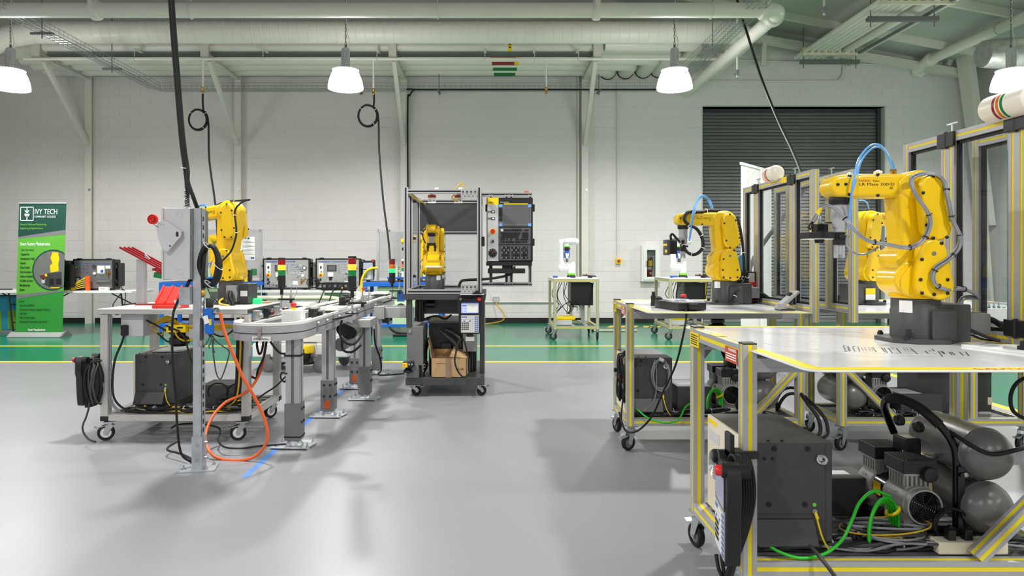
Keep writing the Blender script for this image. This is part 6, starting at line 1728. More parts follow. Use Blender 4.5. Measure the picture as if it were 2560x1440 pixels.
# cables dropping from the roof onto the post
b = MB()
top = [(-2.05, 4.05, 5.6), (-2.0, 4.04, 3.6), P(425, 0, 4.03), P(432, 100, 4.03), P(440, 200, 4.03), P(448, 300, 4.03), P(455, 370, 4.03), P(463, 425, 4.03)]
t = thing('drop_cable', 'pair of thick black cables hanging from the roof to the steel post', 'cable', tuple(top[-1]))
MB().tube(spl(top + [P(468, 470, 4.05), P(468, 522, 4.06)], 6), 0.0125, 8).build('cable_strand', 'black_rubber', t, smooth=60)
MB().tube(spl([Vector(q) + Vector((0.02, -0.01, 0)) for q in top] + [P(470, 455, 4.0), P(484, 495, 3.99), P(496, 530, 4.05), P(507, 575, 4.06), P(510, 620, 4.06)], 6), 0.0125, 8).build('cable_strand', 'black_rubber', t, smooth=60)
MB().tube(ring(P(463, 421, 4.03), 0.022, (0.1, 0, 1), 12, rz=0.026), 0.003, 5, closed=True).build('cable_tie', 'white_plastic', t)
g = MB(); pa, pb = P(467, 440, 4.055), P(468, 520, 4.06)
for s in (-1, 1):
 for k in range(4):
  g.tube([pa.lerp(pb, j / 30.0) + Vector((0.0155 * math.cos(s * (j * 0.7) + k * PI / 2), 0.0155 * math.sin(s * (j * 0.7) + k * PI / 2), 0)) for j in range(31)], 0.0013, 4, cap=False)
g.lathe([(0.018, 0), (0.022, 0.006), (0.022, 0.014), (0.015, 0.02)], pb - Vector((0, 0, 0.006)), n=12)
g.build('strain_relief', 'zinc', t)
t = thing('hose_coil', 'thick black hose coiled upright on the right side of the steel post', 'hose', (-1.70, 4.0, 1.1))
coil(t, P(523, 664, 4.0), 0.054, 0.122, 5, 'black_rubber', 0.0125, (0, 1, 0), 0.007, 'hose', tail=[P(510, 640, 4.0), P(507, 690, 4.0), P(508, 722, 4.0)], seed=51)
for zx, zy in ((716, 590), (850, 850), (735, 1080)):
 MB().tube(ring(Zp(zx, zy, 4.0), 0.032, (0.6, 0, 0.6), 12), 0.0025, 5, closed=True).build('cable_tie', 'white_plastic', t)
# air preparation unit on the post
def Zr(zx, zy, Y):
 return P(380 + zx / 6.546, 680 + zy / 6.546, Y)
t = thing('air_regulator', 'blue air filter and regulator with a gauge mounted on the steel post', 'regulator', tuple(Zr(940, 1005, 4.0)))
c = Zr(838, 340, 4.0); MB().lathe([(0.008, -0.02), (0.0125, -0.016), (0.0125, 0.012), (0.010, 0.016), (0.007, 0.022)], c, n=12).build('hose_fitting', 'brass', t)
c = Zr(828, 590, 4.0); MB().lathe([(0.008, -0.062), (0.011, -0.055), (0.011, -0.035), (0.008, -0.03), (0.012, -0.02), (0.012, 0.012), (0.008, 0.018), (0.012, 0.03), (0.010, 0.045), (0.006, 0.062)], c, n=12).build('coupler', 'zinc', t)
MB().tube([Zr(815, 750, 4.0), Zr(812, 1110, 4.0)], 0.0115, 10).build('pipe', 'dark_grey', t)
c = Zr(800, 1165, 4.0); MB().box(c, (0.026, 0.03, 0.034)).build('pipe_clamp', 'zinc', t, bevel=0.002)
c = Zr(940, 680, 3.99); MB().box(c, (0.052, 0.05, 0.062)).build('regulator_body', 'blue', t, bevel=0.005, seg=2)
c = Zr(942, 510, 3.99); MB().lathe([(0.021, -0.028), (0.022, -0.02), (0.020, 0.024), (0.017, 0.03)], c, n=16).build('regulator_knob', 'black_plastic', t, smooth=40)
c = Zr(942, 760, 3.99); MB().lathe([(0.022, 0.0), (0.026, -0.01), (0.027, -0.075), (0.022, -0.092), (0.008, -0.098)], c, n=20).build('filter_bowl', 'blue', t, smooth=40)
MB().lathe([(0.005, 0), (0.009, -0.004), (0.006, -0.02)], Zr(948, 1005, 3.99), n=10).build('drain', 'black_plastic', t)
c = Zr(950, 820, 3.962); MB().box(c, (0.014, 0.002, 0.036)).build('filter_label', 'safety_yellow', t)
c = Zr(1060, 640, 3.99); MB().lathe([(0.008, -0.03), (0.008, -0.012), (0.022, -0.010), (0.022, 0.006), (0.020, 0.008)], c + Vector((0.0, 0, 0)), (1, -0.15, 0), 20).build('pressure_gauge', 'chrome', t)
MB().cyl(Zr(880, 660, 3.99), Zr(815, 660, 4.0), 0.007, 8).build('pipe_nipple', 'brass', t)
c = Zr(885, 780, 3.955); MB().box(c, (0.030, 0.0012, 0.048), (0, -0.3, 0)).build('paper_tag', 'paper', t)
for i in range(3):
 MB().tube(spl([Zr(948, 1030, 3.99), Zr(930 + 40 * i, 1100, 3.99), Zr(895 + 50 * i, 1160 + 30 * i, 3.99), Zr(870 + 60 * i, 1200 + 10 * i, 3.99), Zr(850 + 90 * i, 1185 + 70 * i, 4.0)], 5), 0.0028, 5).build('tube', 'dark_grey', t, smooth=60)
cable('thin grey sensor cable looping below the blue regulator', [Zr(975, 1020, 3.99), Zr(1050, 1130, 4.0), Zr(1180, 1230, 4.05), Zr(1260, 1290, 4.1), Zr(1250, 1400, 4.1), P(560, 930, 4.1), P(550, 948, 4.1), P(540, 930, 4.1), P(534, 890, 4.05), Zr(1000, 1300, 4.0), Zr(990, 1100, 3.99)], 0.004, 'dark_grey')
def Z6(zx, zy, Y):
 return P(180 + zx / 2.88, 720 + zy / 2.88, Y)
oh = [(1068, 180, 4.0), (1090, 290, 4.0), (1150, 450, 4.0), (1230, 640, 4.02), (1300, 760, 4.05), (1370, 900, 4.08), (1405, 1020, 4.1), (1400, 1110, 4.12), (1340, 1195, 4.15), (1250, 1236, 4.17), (1130, 1240, 4.18), (1030, 1215, 4.2), (975, 1150, 4.24), (960, 1065, 4.34), (985, 980, 4.42), (1030, 900, 4.5), (1110, 820, 4.58), (1220, 770, 4.62), (1290, 715, 4.64), (1340, 640, 4.7), (1370, 560, 4.75), (1385, 470, 4.8), (1397, 400, 4.85)]
cable('orange air hose looping from the regulator down to the floor and up again', [Z6(*q) for q in oh], 0.0095, 'orange', 'air_hose', n=10, cat='hose')
cable('black cord hanging from the outlet box to the foot of the post', [Zp(360, 1250, 3.99), Z6(760, 95, 3.98), Z6(728, 190, 3.97), Z6(720, 350, 3.97), Z6(726, 550, 3.97), Z6(745, 800, 3.98), Z6(765, 1080, 3.99), Z6(790, 1200, 4.0), Z6(850, 1248, 4.02), Z6(882, 1258, 4.04), Z6(850, 1225, 4.1), Z6(770, 1190, 4.18), Z6(690, 1168, 4.25), Z6(700, 1140, 4.32), Z6(760, 1105, 4.38)], 0.0072, 'black_rubber')
b = MB(); b.bar(Zp(300, 1290, 3.985), Zp(350, 1385, 3.985), 0.024, 0.0012, up=(0, 1, 0))
solo(b, 'cable_tag', 'paper', 'pale tag wrapped on the black cord beside the red tray', 'tag')
cable('black cable snaking on the floor under the left cart to the first conveyor leg', [Z6(715, 1010, 4.62), Z6(760, 985, 4.7), Z6(900, 978, 4.72), Z6(1040, 1000, 4.66), Z6(1068, 1040, 4.56), Z6(1050, 1095, 4.42), Z6(1100, 1145, 4.3), Z6(1220, 1155, 4.3), Z6(1350, 1138, 4.35), Z6(1540, 1124, 4.41)], 0.0065, 'black_rubber')
for q in (r_ for r_ in ()):
 pass
tp = MB(); pa, pb = P(611, 1192, 3.86), P(884, 952, 6.92)
d = (pb - pa).normalized(); sd = Vector((d.y, -d.x, 0)) * 0.019
pa.z = pb.z = 0
tp.poly([(pa.x - sd.x, pa.y - sd.y), (pa.x + sd.x, pa.y + sd.y), (pb.x + sd.x, pb.y + sd.y), (pb.x - sd.x, pb.y - sd.y)], 'z', 0.0, 0.0012)
solo(tp, 'floor_tape', 'tape_blue', 'strip of blue masking tape on the grey floor along the conveyor legs', 'tape')
# ------------------------------------------------------------------ loop conveyor
CZ = 0.852
t = thing('loop_conveyor', 'long white-belted aluminium loop conveyor running back from its rounded near end', 'conveyor', (-1.35, 6.1, 0))
cvy = t
def loop(off, n=14):
 """outline of the conveyor loop, off = inset from the outer rail"""
 nc, nr = Vector((-1.497, 4.555)), 0.252 - off
 fc, fr = Vector((-1.315, 7.85)), 0.175 - off
 pts = []
 for i in range(n + 1):
  a = PI + PI * i / n + 0.03
  pts.append(Vector((nc.x + nr * math.cos(a), nc.y + nr * math.sin(a))))
 for k in range(1, 6):
  pts.append(None)
 A = Vector((nc.x + nr, nc.y)); B = Vector((fc.x + fr, fc.y))
 pts = [q for q in pts if q is not None]
 for k in range(1, 6):
  pts.append(A.lerp(B, k / 6))
 for i in range(n + 1):
  a = PI * i / n
  pts.append(Vector((fc.x + fr * math.cos(a), fc.y + fr * math.sin(a))))
 A = Vector((fc.x - fr, fc.y)); B = Vector((nc.x - nr, nc.y))
 for k in range(1, 6):
  pts.append(A.lerp(B, k / 6))
 return pts
def band(mb, o0, o1, z0, z1, m=0, n=14):
 a, c = loop(o0, n), loop(o1, n)
 k = len(a)
 vs = [(q.x, q.y, z0) for q in a] + [(q.x, q.y, z1) for q in a] + [(q.x, q.y, z1) for q in c] + [(q.x, q.y, z0) for q in c]
 fs = []
 for i in range(k):
  j = (i + 1) % k
  fs += [[i, j, k + j, k + i], [k + i, k + j, 2 * k + j, 2 * k + i], [2 * k + i, 2 * k + j, 3 * k + j, 3 * k + i], [3 * k + i, 3 * k + j, j, i]]
 mb.add(vs, fs, m)
 return mb
band(MB(), 0.0, 0.022, CZ - 0.022, CZ).build('guide_rail', 'belt_white', t, bevel=0.004, smooth=40)
band(MB(), 0.024, 0.10, CZ - 0.045, CZ - 0.03).build('belt', 'belt_white', t)
band(MB(), 0.102, 0.115, CZ - 0.04, CZ - 0.018).build('guide_rail', 'belt_white', t, bevel=0.003)
band(MB(), -0.002, 0.004, CZ - 0.066, CZ - 0.022).build('side_frame', 'alu', t)
band(MB(), 0.006, 0.012, CZ - 0.076, CZ - 0.06).build('frame_groove', 'dark_grey', t)
band(MB(), -0.002, 0.006, CZ - 0.118, CZ - 0.073).build('side_frame', 'alu', t)
band(MB(), 0.100, 0.112, CZ - 0.118, CZ - 0.045).build('side_frame', 'alu', t)
band(MB(), 0.01, 0.10, CZ - 0.115, CZ - 0.11).build('return_belt', 'belt_white', t)
for (x, y, a) in ((-1.495, 4.298, 0), (-1.243, 4.72, 1), (-1.235, 4.95, 1), (-1.228, 5.3, 1), (-1.20, 5.95, 1), (-1.16, 6.6, 1)):
 b = MB(); rr = Matrix.Rotation(R(90) * a, 3, 'Z')
 c = Vector((x, y, CZ - 0.06))
 b.box(c + rr @ Vector((0, -0.008, 0)), (0.022, 0.01, 0.075), rr)
 b.cyl(c + rr @ Vector((0, -0.01, 0.022)), c + rr @ Vector((0, -0.026, 0.022)), 0.009, 10); b.cyl(c + rr @ Vector((0, -0.01, -0.025)), c + rr @ Vector((0, -0.022, -0.025)), 0.007, 10)
 b.build('frame_clamp', 'zinc', t)
MB().lo(-1.545, -1.425, 4.2985, 4.3005, CZ - 0.116, CZ - 0.085).build('maker_plate', 'paper', t)
text('DORNER', (-1.54, 4.2975, CZ - 0.108), 0.022, FRONT, 'ink', t, sx=0.62)
text('FlexMove', (-1.483, 4.2975, CZ - 0.108), 0.018, FRONT, 'ink', t, sx=0.62)
def leg(x, y, w=0.092, label=True, h=CZ - 0.115):
 b = MB()
 b.prof((x, y, 0.24), (x, y, h), w, g=0.010, d=0.008, ms=1)
 lg = b.build('leg', ['alu', 'mid_grey'], t)
 b = MB(); b.lo(x - w / 2 - 0.008, x + w / 2 + 0.008, y - w / 2 - 0.008, y + w / 2 + 0.008, 0.05, 0.30); b.build('leg_sleeve', 'mid_grey', lg, bevel=0.003)
 b = MB()
 for z in (0.17, 0.26):
  for d in (-0.025, 0.025):
   b.lathe([(0.010, 0), (0.010, 0.006), (0.006, 0.008)], (x + w / 2 + 0.008, y + d, z), (1, 0, 0), 8)
   if label:
    b.lathe([(0.010, 0), (0.010, 0.006), (0.006, 0.008)], (x + d, y - w / 2 - 0.008, z), (0, -1, 0), 8)
 o = b.build('sleeve_bolt', 'black_plastic', lg); o['kind'] = 'stuff'
 q = Matrix.Rotation(R(-6), 3, 'Z')
 b = MB(); b.poly([(x - 0.14, y - 0.09), (x + 0.11, y - 0.10), (x + 0.14, y + 0.04), (x + 0.10, y + 0.10), (x - 0.10, y + 0.10), (x - 0.14, y + 0.0)], 'z', 0.006, 0.016); b.lathe([(0.06, 0.016), (0.05, 0.03), (0.045, 0.05)], (x, y, 0), n=16)
 b.build('foot_plate', 'galv', lg, bevel=0.002)
 b = MB()
 for dx, dy in ((-0.11, -0.06), (0.105, -0.07), (0.11, 0.05), (-0.10, 0.06)):
  b.lathe([(0.016, 0.0), (0.016, 0.006), (0.010, 0.016), (0.010, 0.024), (0.004, 0.024), (0.004, 0.045)], (x + dx, y + dy, 0), n=8)
 o = b.build('anchor_bolt', 'zinc', lg); o['kind'] = 'stuff'
 if label:
  MB().lo(x - 0.022, x + 0.022, y - w / 2 - 0.0095, y - w / 2 - 0.008, 0.07, 0.135).build('warning_label', 'warn_orange', lg)
for x, y, lb in ((-1.33, 4.5, False), (-1.31, 5.37, True), (-1.14, 6.02, False), (-1.33, 6.53, True), (-1.26, 7.35, False)):
 leg(x, y, 0.092 if y < 6.5 else 0.085, lb)
b = MB(); b.bar((-1.09, 6.3, CZ - 0.09), (-0.79, 6.3, CZ - 0.09), 0.05, 0.10); b.build('transfer_beam', 'alu', t, bevel=0.003)
MB().lo(-1.10, -1.0, 6.24, 6.27, CZ - 0.15, CZ - 0.03).build('end_plate', 'alu_dull', t, bevel=0.003)
MB().lo(-0.86, -0.80, 6.265, 6.275, CZ - 0.14, CZ - 0.04).build('end_plate', 'alu_dull', t, bevel=0.002)
MB().bar((-1.09, 6.42, CZ - 0.05), (-0.79, 6.42, CZ - 0.05), 0.04, 0.03).build('transfer_beam', 'alu', t)
MB().lo(-1.22, -1.06, 5.85, 6.2, CZ - 0.19, CZ - 0.12).build('drive_box', 'alu_dull', t, bevel=0.004)
b = MB(); b.hull([(-1.22, CZ - 0.16, 0.05), (-1.15, CZ - 0.19, 0.05)], 5.45, 5.62); b.build('gear_motor', 'black_gloss', t, bevel=0.004)
MB().cyl((-1.22, 5.4, CZ - 0.28), (-1.22, 5.75, CZ - 0.28), 0.055, 18).build('motor', 'tank_grey', t, smooth=40)
MB().lo(-1.08, -1.02, 6.6, 6.72, CZ - 0.22, CZ - 0.08).build('control_box', 'black_plastic', t, bevel=0.004)
# pallets and diverters riding on the belt
for i, (x, y, sx, sy, w) in enumerate(((-1.68, 5.95, 0.17, 0.26, 'on the left lane behind the first stop box'), (-1.29, 5.45, 0.19, 0.24, 'in the middle beside the second tower light'), (-1.31, 7.9, 0.20, 0.22, 'at the far end of the loop'))):
 b = MB(); b.poly([(p, q) for p, q in rrect(x - sx / 2, x + sx / 2, y - sy / 2, y + sy / 2, 0.02, 3)], 'z', CZ + 0.002, CZ + 0.026)
 p_ = solo(b, 'pallet', 'belt_white', 'flat white pallet %s' % w, 'pallet', 'white pallets on the conveyor', bevel=0.003)
 b = MB(); b.lo(x - sx * 0.3, x + sx * 0.3, y - sy * 0.3, y + sy * 0.3, CZ - 0.03, CZ + 0.002); o = b.build('under_block', 'mid_grey', p_)
for i, (x, y) in enumerate(((-1.33, 4.98), (-1.36, 5.15), (-1.45, 6.5), (-1.3, 6.9), (-1.52, 7.0))):
 b = MB(); b.lo(x - 0.03, x + 0.03, y - 0.03, y + 0.03, CZ - 0.04, CZ + 0.045); b.lo(x + 0.03, x + 0.07, y - 0.018, y + 0.018, CZ - 0.01, CZ + 0.025); b.cyl((x + 0.03, y - 0.03, CZ + 0.01), (x + 0.03, y - 0.06, CZ + 0.01), 0.013, 10)
 solo(b, 'stop_gate', 'black_plastic' if i % 2 == 0 else 'alu_dull', ['black stopper block right of the near stop box', 'metal stopper block behind the black one', 'black stopper block in the middle of the conveyor', 'metal stopper block near the far right rail', 'black stopper block near the far left rail'][i], 'stopper', 'stopper blocks between the belts', bevel=0.003)
def stop_box(x, y, s, lab):
 z = CZ - 0.045
 q = thing('stop_box', lab, 'switch box', (x, y, z), 'emergency stop boxes on the conveyor')
 MB().lo(x - 0.072 * s, x + 0.072 * s, y - 0.05, y + 0.05, z, z + 0.085).build('housing', 'light_grey' if s > 1 else 'white_plastic', q, bevel=0.004)
 MB().lo(x - 0.074 * s, x + 0.074 * s, y - 0.052, y + 0.052, z + 0.070, z + 0.095).build('lid', 'white_plastic', q, bevel=0.003)
 k = MB()
 for dx in (-0.033, 0.012):
  k.tube(ring((x + dx, y - 0.0505, z + 0.045), 0.014, (0, 1, 0), 18), 0.0012, 4, closed=True)
 k.build('knockout', 'white_plastic', q)
 MB().cyl((x, y, z + 0.095), (x, y, z + 0.112), 0.016, 16).build('collar', 'safety_yellow', q)
 MB().lathe([(0.014, 0.112), (0.016, 0.12), (0.021, 0.135), (0.021, 0.142), (0.014, 0.146)], (x, y, z), n=20).build('stop_button', 'red', q, smooth=40)
stop_box(-1.42, 4.78, 1.0, 'white box with a red stop button at the near end of the conveyor')
stop_box(-1.40, 7.3, 1.0, 'white box with a red stop button at the far end of the conveyor')
def tower(x, y, z, lit, lab, s=1.0, foot=True):
 q = thing('tower_light', lab, 'tower light', (x, y, z), 'tower lights on the conveyor')
 if foot:
  MB().lathe([(0.055, 0.0), (0.058, 0.008), (0.045, 0.014), (0.014, 0.018)], (x, y, z), n=20).build('foot', 'black_plastic', q)
 MB().cyl((x, y, z + 0.016), (x, y, z + 0.12 * s), 0.009, 12).build('pole', 'chrome', q)
 h = z + 0.12 * s
 MB().lathe([(0.014, h), (0.014, h + 0.045 * s), (0.031, h + 0.048 * s), (0.032, h + 0.16 * s)], (x, y, 0), n=20).build('housing', 'black_plastic', q)
 h += 0.16 * s
 for m, on in (('acrylic_green', 'lit_green'), ('acrylic_amber', 'lit_amber'), ('acrylic_red', 'lit_red')):
  e = 0.0015 if lit == m else 0
  b = MB(); b.lathe([(0.0315 + e, 0.001), (0.0315 + e, 0.008), (0.0305 + e, 0.009), (0.0305 + e, 0.016), (0.0315 + e, 0.017), (0.0315 + e, 0.044 * s)], (x, y, h), n=24)
  b.build('lens', on if lit == m else m, q, smooth=30)
  h += 0.045 * s
 MB().lathe([(0.032, h), (0.032, h + 0.012 * s), (0.028, h + 0.015 * s)], (x, y, 0), n=20).build('cap', 'black_plastic', q)
 b = MB(); b.lo(x - 0.03, x + 0.11, y - 0.012, y + 0.012, z + 0.075, z + 0.09); b.cyl((x + 0.08, y, z + 0.05), (x + 0.08, y, z + 0.075), 0.012, 10)
 b.build('sensor_arm', 'black_plastic', q, bevel=0.002)
 b = MB(); b.cyl((x + 0.08, y, z + 0.09), (x + 0.08, y, z + 0.13), 0.013, 12); b.cyl((x + 0.08, y, z + 0.13), (x + 0.08, y, z + 0.17), 0.006, 8)
 b.build('sensor', 'alu_dull', q)
 MB().tube(spl([(x + 0.08, y, z + 0.16), (x + 0.085, y, z + 0.2), (x + 0.12, y, z + 0.2), (x + 0.13, y, z + 0.14), (x + 0.10, y, z + 0.09)], 4), 0.003, 5).build('sensor_cable', 'grey_cable', q, smooth=60)
 return q
def tz(y, py):
 return EYE + (VY - py) * y / FPX
s1 = (tz(5.7, 645) - 0.84) / 0.43
tower(-1.795, 5.7, 0.84, 'acrylic_amber', 'tower light with a lit amber lens on the left side of the conveyor', (tz(5.7, 645) - 0.84) / 0.428)
tower(-1.075, 5.15, 0.845, 'acrylic_amber', 'tower light with a lit amber lens on the right side of the conveyor', (tz(5.15, 641) - 0.845) / 0.428)
tower(-1.055, 7.1, 0.845, 'acrylic_green', 'tower light with a lit green lens at the far right side of the conveyor', (tz(7.1, 648) - 0.845) / 0.428)
for (x, y) in ((-1.795, 5.7), (-1.075, 5.15), (-1.055, 7.1)):
 xx = -1.68 if x < -1.5 else (-1.22 if y < 6 else -1.15)
 MB().bar((x, y, 0.832), (xx, y, 0.80), 0.05, 0.012).build('light_bracket', 'black_plastic', cvy)
# cables under the conveyor
for pts, r in (([P(855, 800, 5.2), P(848, 830, 5.2), P(862, 855, 5.2), P(885, 860, 5.2), P(903, 838, 5.25), P(905, 820, 5.3)], 0.010), ([P(855, 850, 5.4), P(858, 875, 5.4), P(880, 880, 5.4), P(903, 862, 5.4)], 0.010),
   ([P(673, 843, 4.5), P(680, 860, 4.5), P(700, 882, 4.5), P(718, 884, 4.5)], 0.008), ([P(660, 842, 4.6), P(655, 875, 4.6), P(648, 885, 4.6), P(642, 860, 4.6), P(648, 842, 4.6)], 0.008), ([P(668, 842, 4.6), P(660, 890, 4.65), P(645, 925, 4.7), P(640, 945, 4.7), P(625, 940, 4.7)], 0.008)):
 MB().tube(spl(pts, 5), r, 7).build('cable', 'black_rubber', cvy, smooth=60)
for z in (0.62, 0.075):
 MB().lo(-1.386, -1.274, 4.445, 4.555, z - 0.005, z + 0.005).build('cable_tie', 'black_rubber', cvy)
cable('black cable tied to the first conveyor leg and running to the left cart', [P(717, 934, 4.45), P(704, 932, 4.5), P(702, 945, 4.5), P(712, 955, 4.5), P(716, 940, 4.52), P(690, 965, 4.6), P(660, 985, 4.64), P(640, 1000, 4.66)], 0.006, 'black_rubber')
cable('black cable hanging behind the rear conveyor legs and lying along the floor', [P(935, 822, 6.4), P(938, 860, 6.4), P(950, 895, 6.5), P(953, 925, 6.6), P(945, 936, 6.8), P(960, 938, 7.0), P(1010, 934, 7.2)], 0.008, 'black_rubber')
# ------------------------------------------------------------------ white mobile robot behind the conveyor
t = thing('mobile_robot', 'low white mobile robot platform on grey wheels with a yellow scanner', 'mobile robot', (-2.15, 7.6, 0))
MB().lo(-2.68, -1.60, 7.45, 7.98, 0.16, 0.32).build('chassis', 'white_plastic', t, bevel=0.02, seg=2)
MB().lo(-2.64, -1.66, 7.48, 7.95, 0.32, 0.42).build('deck', 'white_plastic', t, bevel=0.02, seg=2)
MB().lo(-2.60, -2.0, 7.5, 7.9, 0.10, 0.16).build('skirt', 'white_plastic', t, bevel=0.01)
sc = MB().lathe([(0.075, 0.0), (0.092, 0.01), (0.092, 0.07), (0.085, 0.085)], (-2.06, 7.40, 0.22), n=24).build('scanner_head', 'safety_yellow', t, smooth=40)
MB().lathe([(0.06, 0.0), (0.055, -0.02), (0.05, -0.06), (0.09, -0.10), (0.085, -0.12)], (-2.06, 7.40, 0.22), n=24).build('scanner_cone', 'black_gloss', sc, smooth=40)
MB().lo(-2.07, -2.055, 7.305, 7.308, 0.235, 0.275).build('label_print', 'ink', sc)
MB().lo(-2.16, -1.96, 7.44, 7.5, 0.2, 0.32).build('scanner_bracket', 'white_plastic', t)
for x, y, w in ((-1.91, 7.42, 0.06), (-2.50, 7.45, 0.06), (-2.5, 7.9, 0.06), (-1.75, 7.95, 0.06)):
 r = 0.075
 b = MB(); b.lathe([(0.02, -w / 2), (r * 0.8, -w / 2), (r, -w / 3), (r, w / 3), (r * 0.8, w / 2), (0.02, w / 2)], (x, y, r), (0.35, 1, 0) if x > -2 else (0.1, 1, 0), 24); b.build('wheel', 'mid_grey', t, smooth=40)
 MB().lo(x - 0.03, x + 0.03, y - 0.03, y + 0.03, r, 0.2).build('wheel_fork', 'mid_grey', t)
t2 = thing('lift_column', 'grey upright lift column with dark openings standing on the mobile robot', 'column', (-1.75, 7.7, 0.42))
MB().lo(-1.86, -1.58, 7.58, 7.85, 0.42, 0.66).build('housing', 'light_grey', t2, bevel=0.006)
MB().lo(-2.12, -1.92, 7.55, 7.8, 0.42, 0.60).build('frame_block', 'mid_grey', t2, bevel=0.005)
for dx, dz in ((0, 0), (0.09, 0), (0, 0.09), (0.09, 0.09)):
 MB().lo(-1.82 + dx, -1.77 + dx, 7.577, 7.58, 0.46 + dz, 0.52 + dz).build('opening', 'black_plastic', t2)
for dx in (0, 0.09):
 MB().lo(-2.10 + dx, -2.03 + dx, 7.547, 7.55, 0.45, 0.57).build('opening', 'dark_grey', t2)
# ------------------------------------------------------------------ dark machine cart with a robot in a cage
t = thing('machine_cart', 'dark wheeled cart with a framed cage, robot and control panel on top', 'robot cart', (-0.43, 6.6, 0))
DK = 0.946
X0, X1, Y0, Y1 = -0.785, -0.06, 6.11, 7.15
MB().lo(X0, X1, Y0, Y1, 0.105, 0.173).build('tray', 'charcoal', t, bevel=0.003)
MB().lo(X0 - 0.01, X1 + 0.012, Y0 - 0.005, Y1, DK - 0.055, DK).build('deck', 'dark_grey', t, bevel=0.003)
for x, y in ((X0 + 0.03, Y0 + 0.04), (X1 - 0.02, Y0 + 0.30), (X0 + 0.03, Y1 - 0.03), (X1 - 0.03, Y1 - 0.03)):
 z0 = 0.64 if (x < -0.5 and y < 6.5) else 0.173
 MB().lo(x - 0.025, x + 0.025, y - 0.025, y + 0.025, z0, DK - 0.055).build('post', 'charcoal', t, bevel=0.002)
MB().lo(X1 + 0.005, X1 + 0.012, Y0, Y1, 0.12, DK - 0.055).build('side_panel', 'light_grey', t) if False else None
MB().lo(X1 + 0.002, X1 + 0.009, Y0 + 0.02, Y0 + 0.06, 0.12, DK).build('side_strip', 'alu_dull', t)
MB().lo(X0 + 0.06, X1 - 0.18, 6.40, 6.42, 0.74, DK - 0.055).build('apron', 'dark_grey', t, bevel=0.002)
b = MB(); b.cyl((X0 + 0.11, 6.3, 0.68), (X0 + 0.11, 6.3, 0.87), 0.045, 16); b.cyl((X0 + 0.17, 6.34, 0.84), (X0 + 0.25, 6.34, 0.84), 0.035, 14)
b.build('motor', 'black_gloss', t, smooth=40)
for x in (X0 + 0.07, X1 - 0.05):
 for y in (Y0 + 0.05, Y1 - 0.06):
  caster(t, x, y, 0.106, 0.046, ang=0.4 if y < 6.5 else 1.2, wm='black_rubber')
# cage
FM = ['alu', 'slot_black']
CX0, CX1, CY0, CYm, CY1, CZ1 = -0.782, -0.107, 6.12, 6.5, 7.17, 1.925
for x, y in ((CX0, CY0), (CX1, CY0), (CX0, CYm), (CX0, CY1), (CX1, CY1)):
 MB().prof((x, y, DK), (x, y, CZ1), 0.040, ms=1, d=0.004).build('cage_post', FM, t)
 MB().lo(x - 0.021, x + 0.021, y - 0.021, y + 0.021, CZ1, CZ1 + 0.004).build('end_cap', 'light_grey', t)
for z in (CZ1 - 0.035, DK + 0.022):
 for y in (CY0, CY1):
  MB().prof((CX0 + 0.02, y, z), (CX1 - 0.02, y, z), 0.040, d=0.004).build('cage_rail', FM, t)
 for x in (CX0, CX1):
  MB().prof((x, CY0 + 0.02, z), (x, CY1 - 0.02, z), 0.040, d=0.004).build('cage_rail', FM, t)
MB().prof((CX0 + 0.02, CY1, 1.545), (CX1 - 0.02, CY1, 1.545), 0.040, d=0.004).build('cage_rail', FM, t)
MB().lo(CX0 + 0.02, CX1 - 0.02, CY1 - 0.006, CY1 + 0.004, 1.56, CZ1 - 0.05).build('dark_panel', 'charcoal', t)
MB().lo(CX1 - 0.003, CX1 + 0.003, CY0 + 0.02, CY1 - 0.02, DK + 0.04, CZ1 - 0.05).build('clear_panel', 'acrylic', t)
MB().lo(CX0 - 0.003, CX0 + 0.003, CYm + 0.02, CY1 - 0.02, DK + 0.04, CZ1 - 0.05).build('clear_panel', 'acrylic', t)
MB().lo(CX0 + 0.02, CX1 - 0.02, CY1 - 0.003, CY1 + 0.003, DK + 0.04, 1.525).build('clear_panel', 'acrylic', t)
for z in (CZ1 - 0.06, DK + 0.045):
 k = MB().lo(-0.275, -0.125, CY0 - 0.028, CY0 - 0.021, z - 0.038, z + 0.036).build('perforated_plate', 'alu_dull', t, bevel=0.001)
 h = MB()
 for i in range(4):
  for j, (dz, r) in enumerate(((0.02, 0.0085), (0.0, 0.004), (-0.02, 0.005))):
   h.cyl((-0.255 + i * 0.037 + (0.018 if j == 2 else 0), CY0 - 0.0285, z + dz), (-0.255 + i * 0.037 + (0.018 if j == 2 else 0), CY0 - 0.0275, z + dz), r, 10)
 o = h.build('hole', 'black_plastic', k); o['kind'] = 'stuff'
for x in (-0.545, -0.30):
 k = MB().lo(x - 0.037, x + 0.037, 6.15, 6.152, 1.785, 1.86).build('danger_tag', 'paper', t)
 MB().lo(x - 0.037, x + 0.037, 6.148, 6.15, 1.835, 1.862).build('tag_band', 'warn_orange', k)
 q = MB()
 q.poly([(x - 0.03, 1.841), (x - 0.016, 1.841), (x - 0.023, 1.855)], 'y', 6.1475, 6.148); q.lo(x - 0.012, x + 0.032, 6.1475, 6.148, 1.844, 1.852)
 for i in range(2):
  q.lo(x - 0.028, x - 0.008, 6.1492, 6.15, 1.80 + i * 0.012, 1.804 + i * 0.012)
 q.poly([(x + 0.012, 1.815), (x + 0.024, 1.815), (x + 0.018, 1.80)], 'y', 6.1492, 6.15)
 o = q.build('tag_print', 'ink', k); o['kind'] = 'stuff'
 MB().cyl((x, 6.16, 1.862), (x, 6.16, 1.89), 0.02, 10).build('tag_clip', 'light_grey', k)
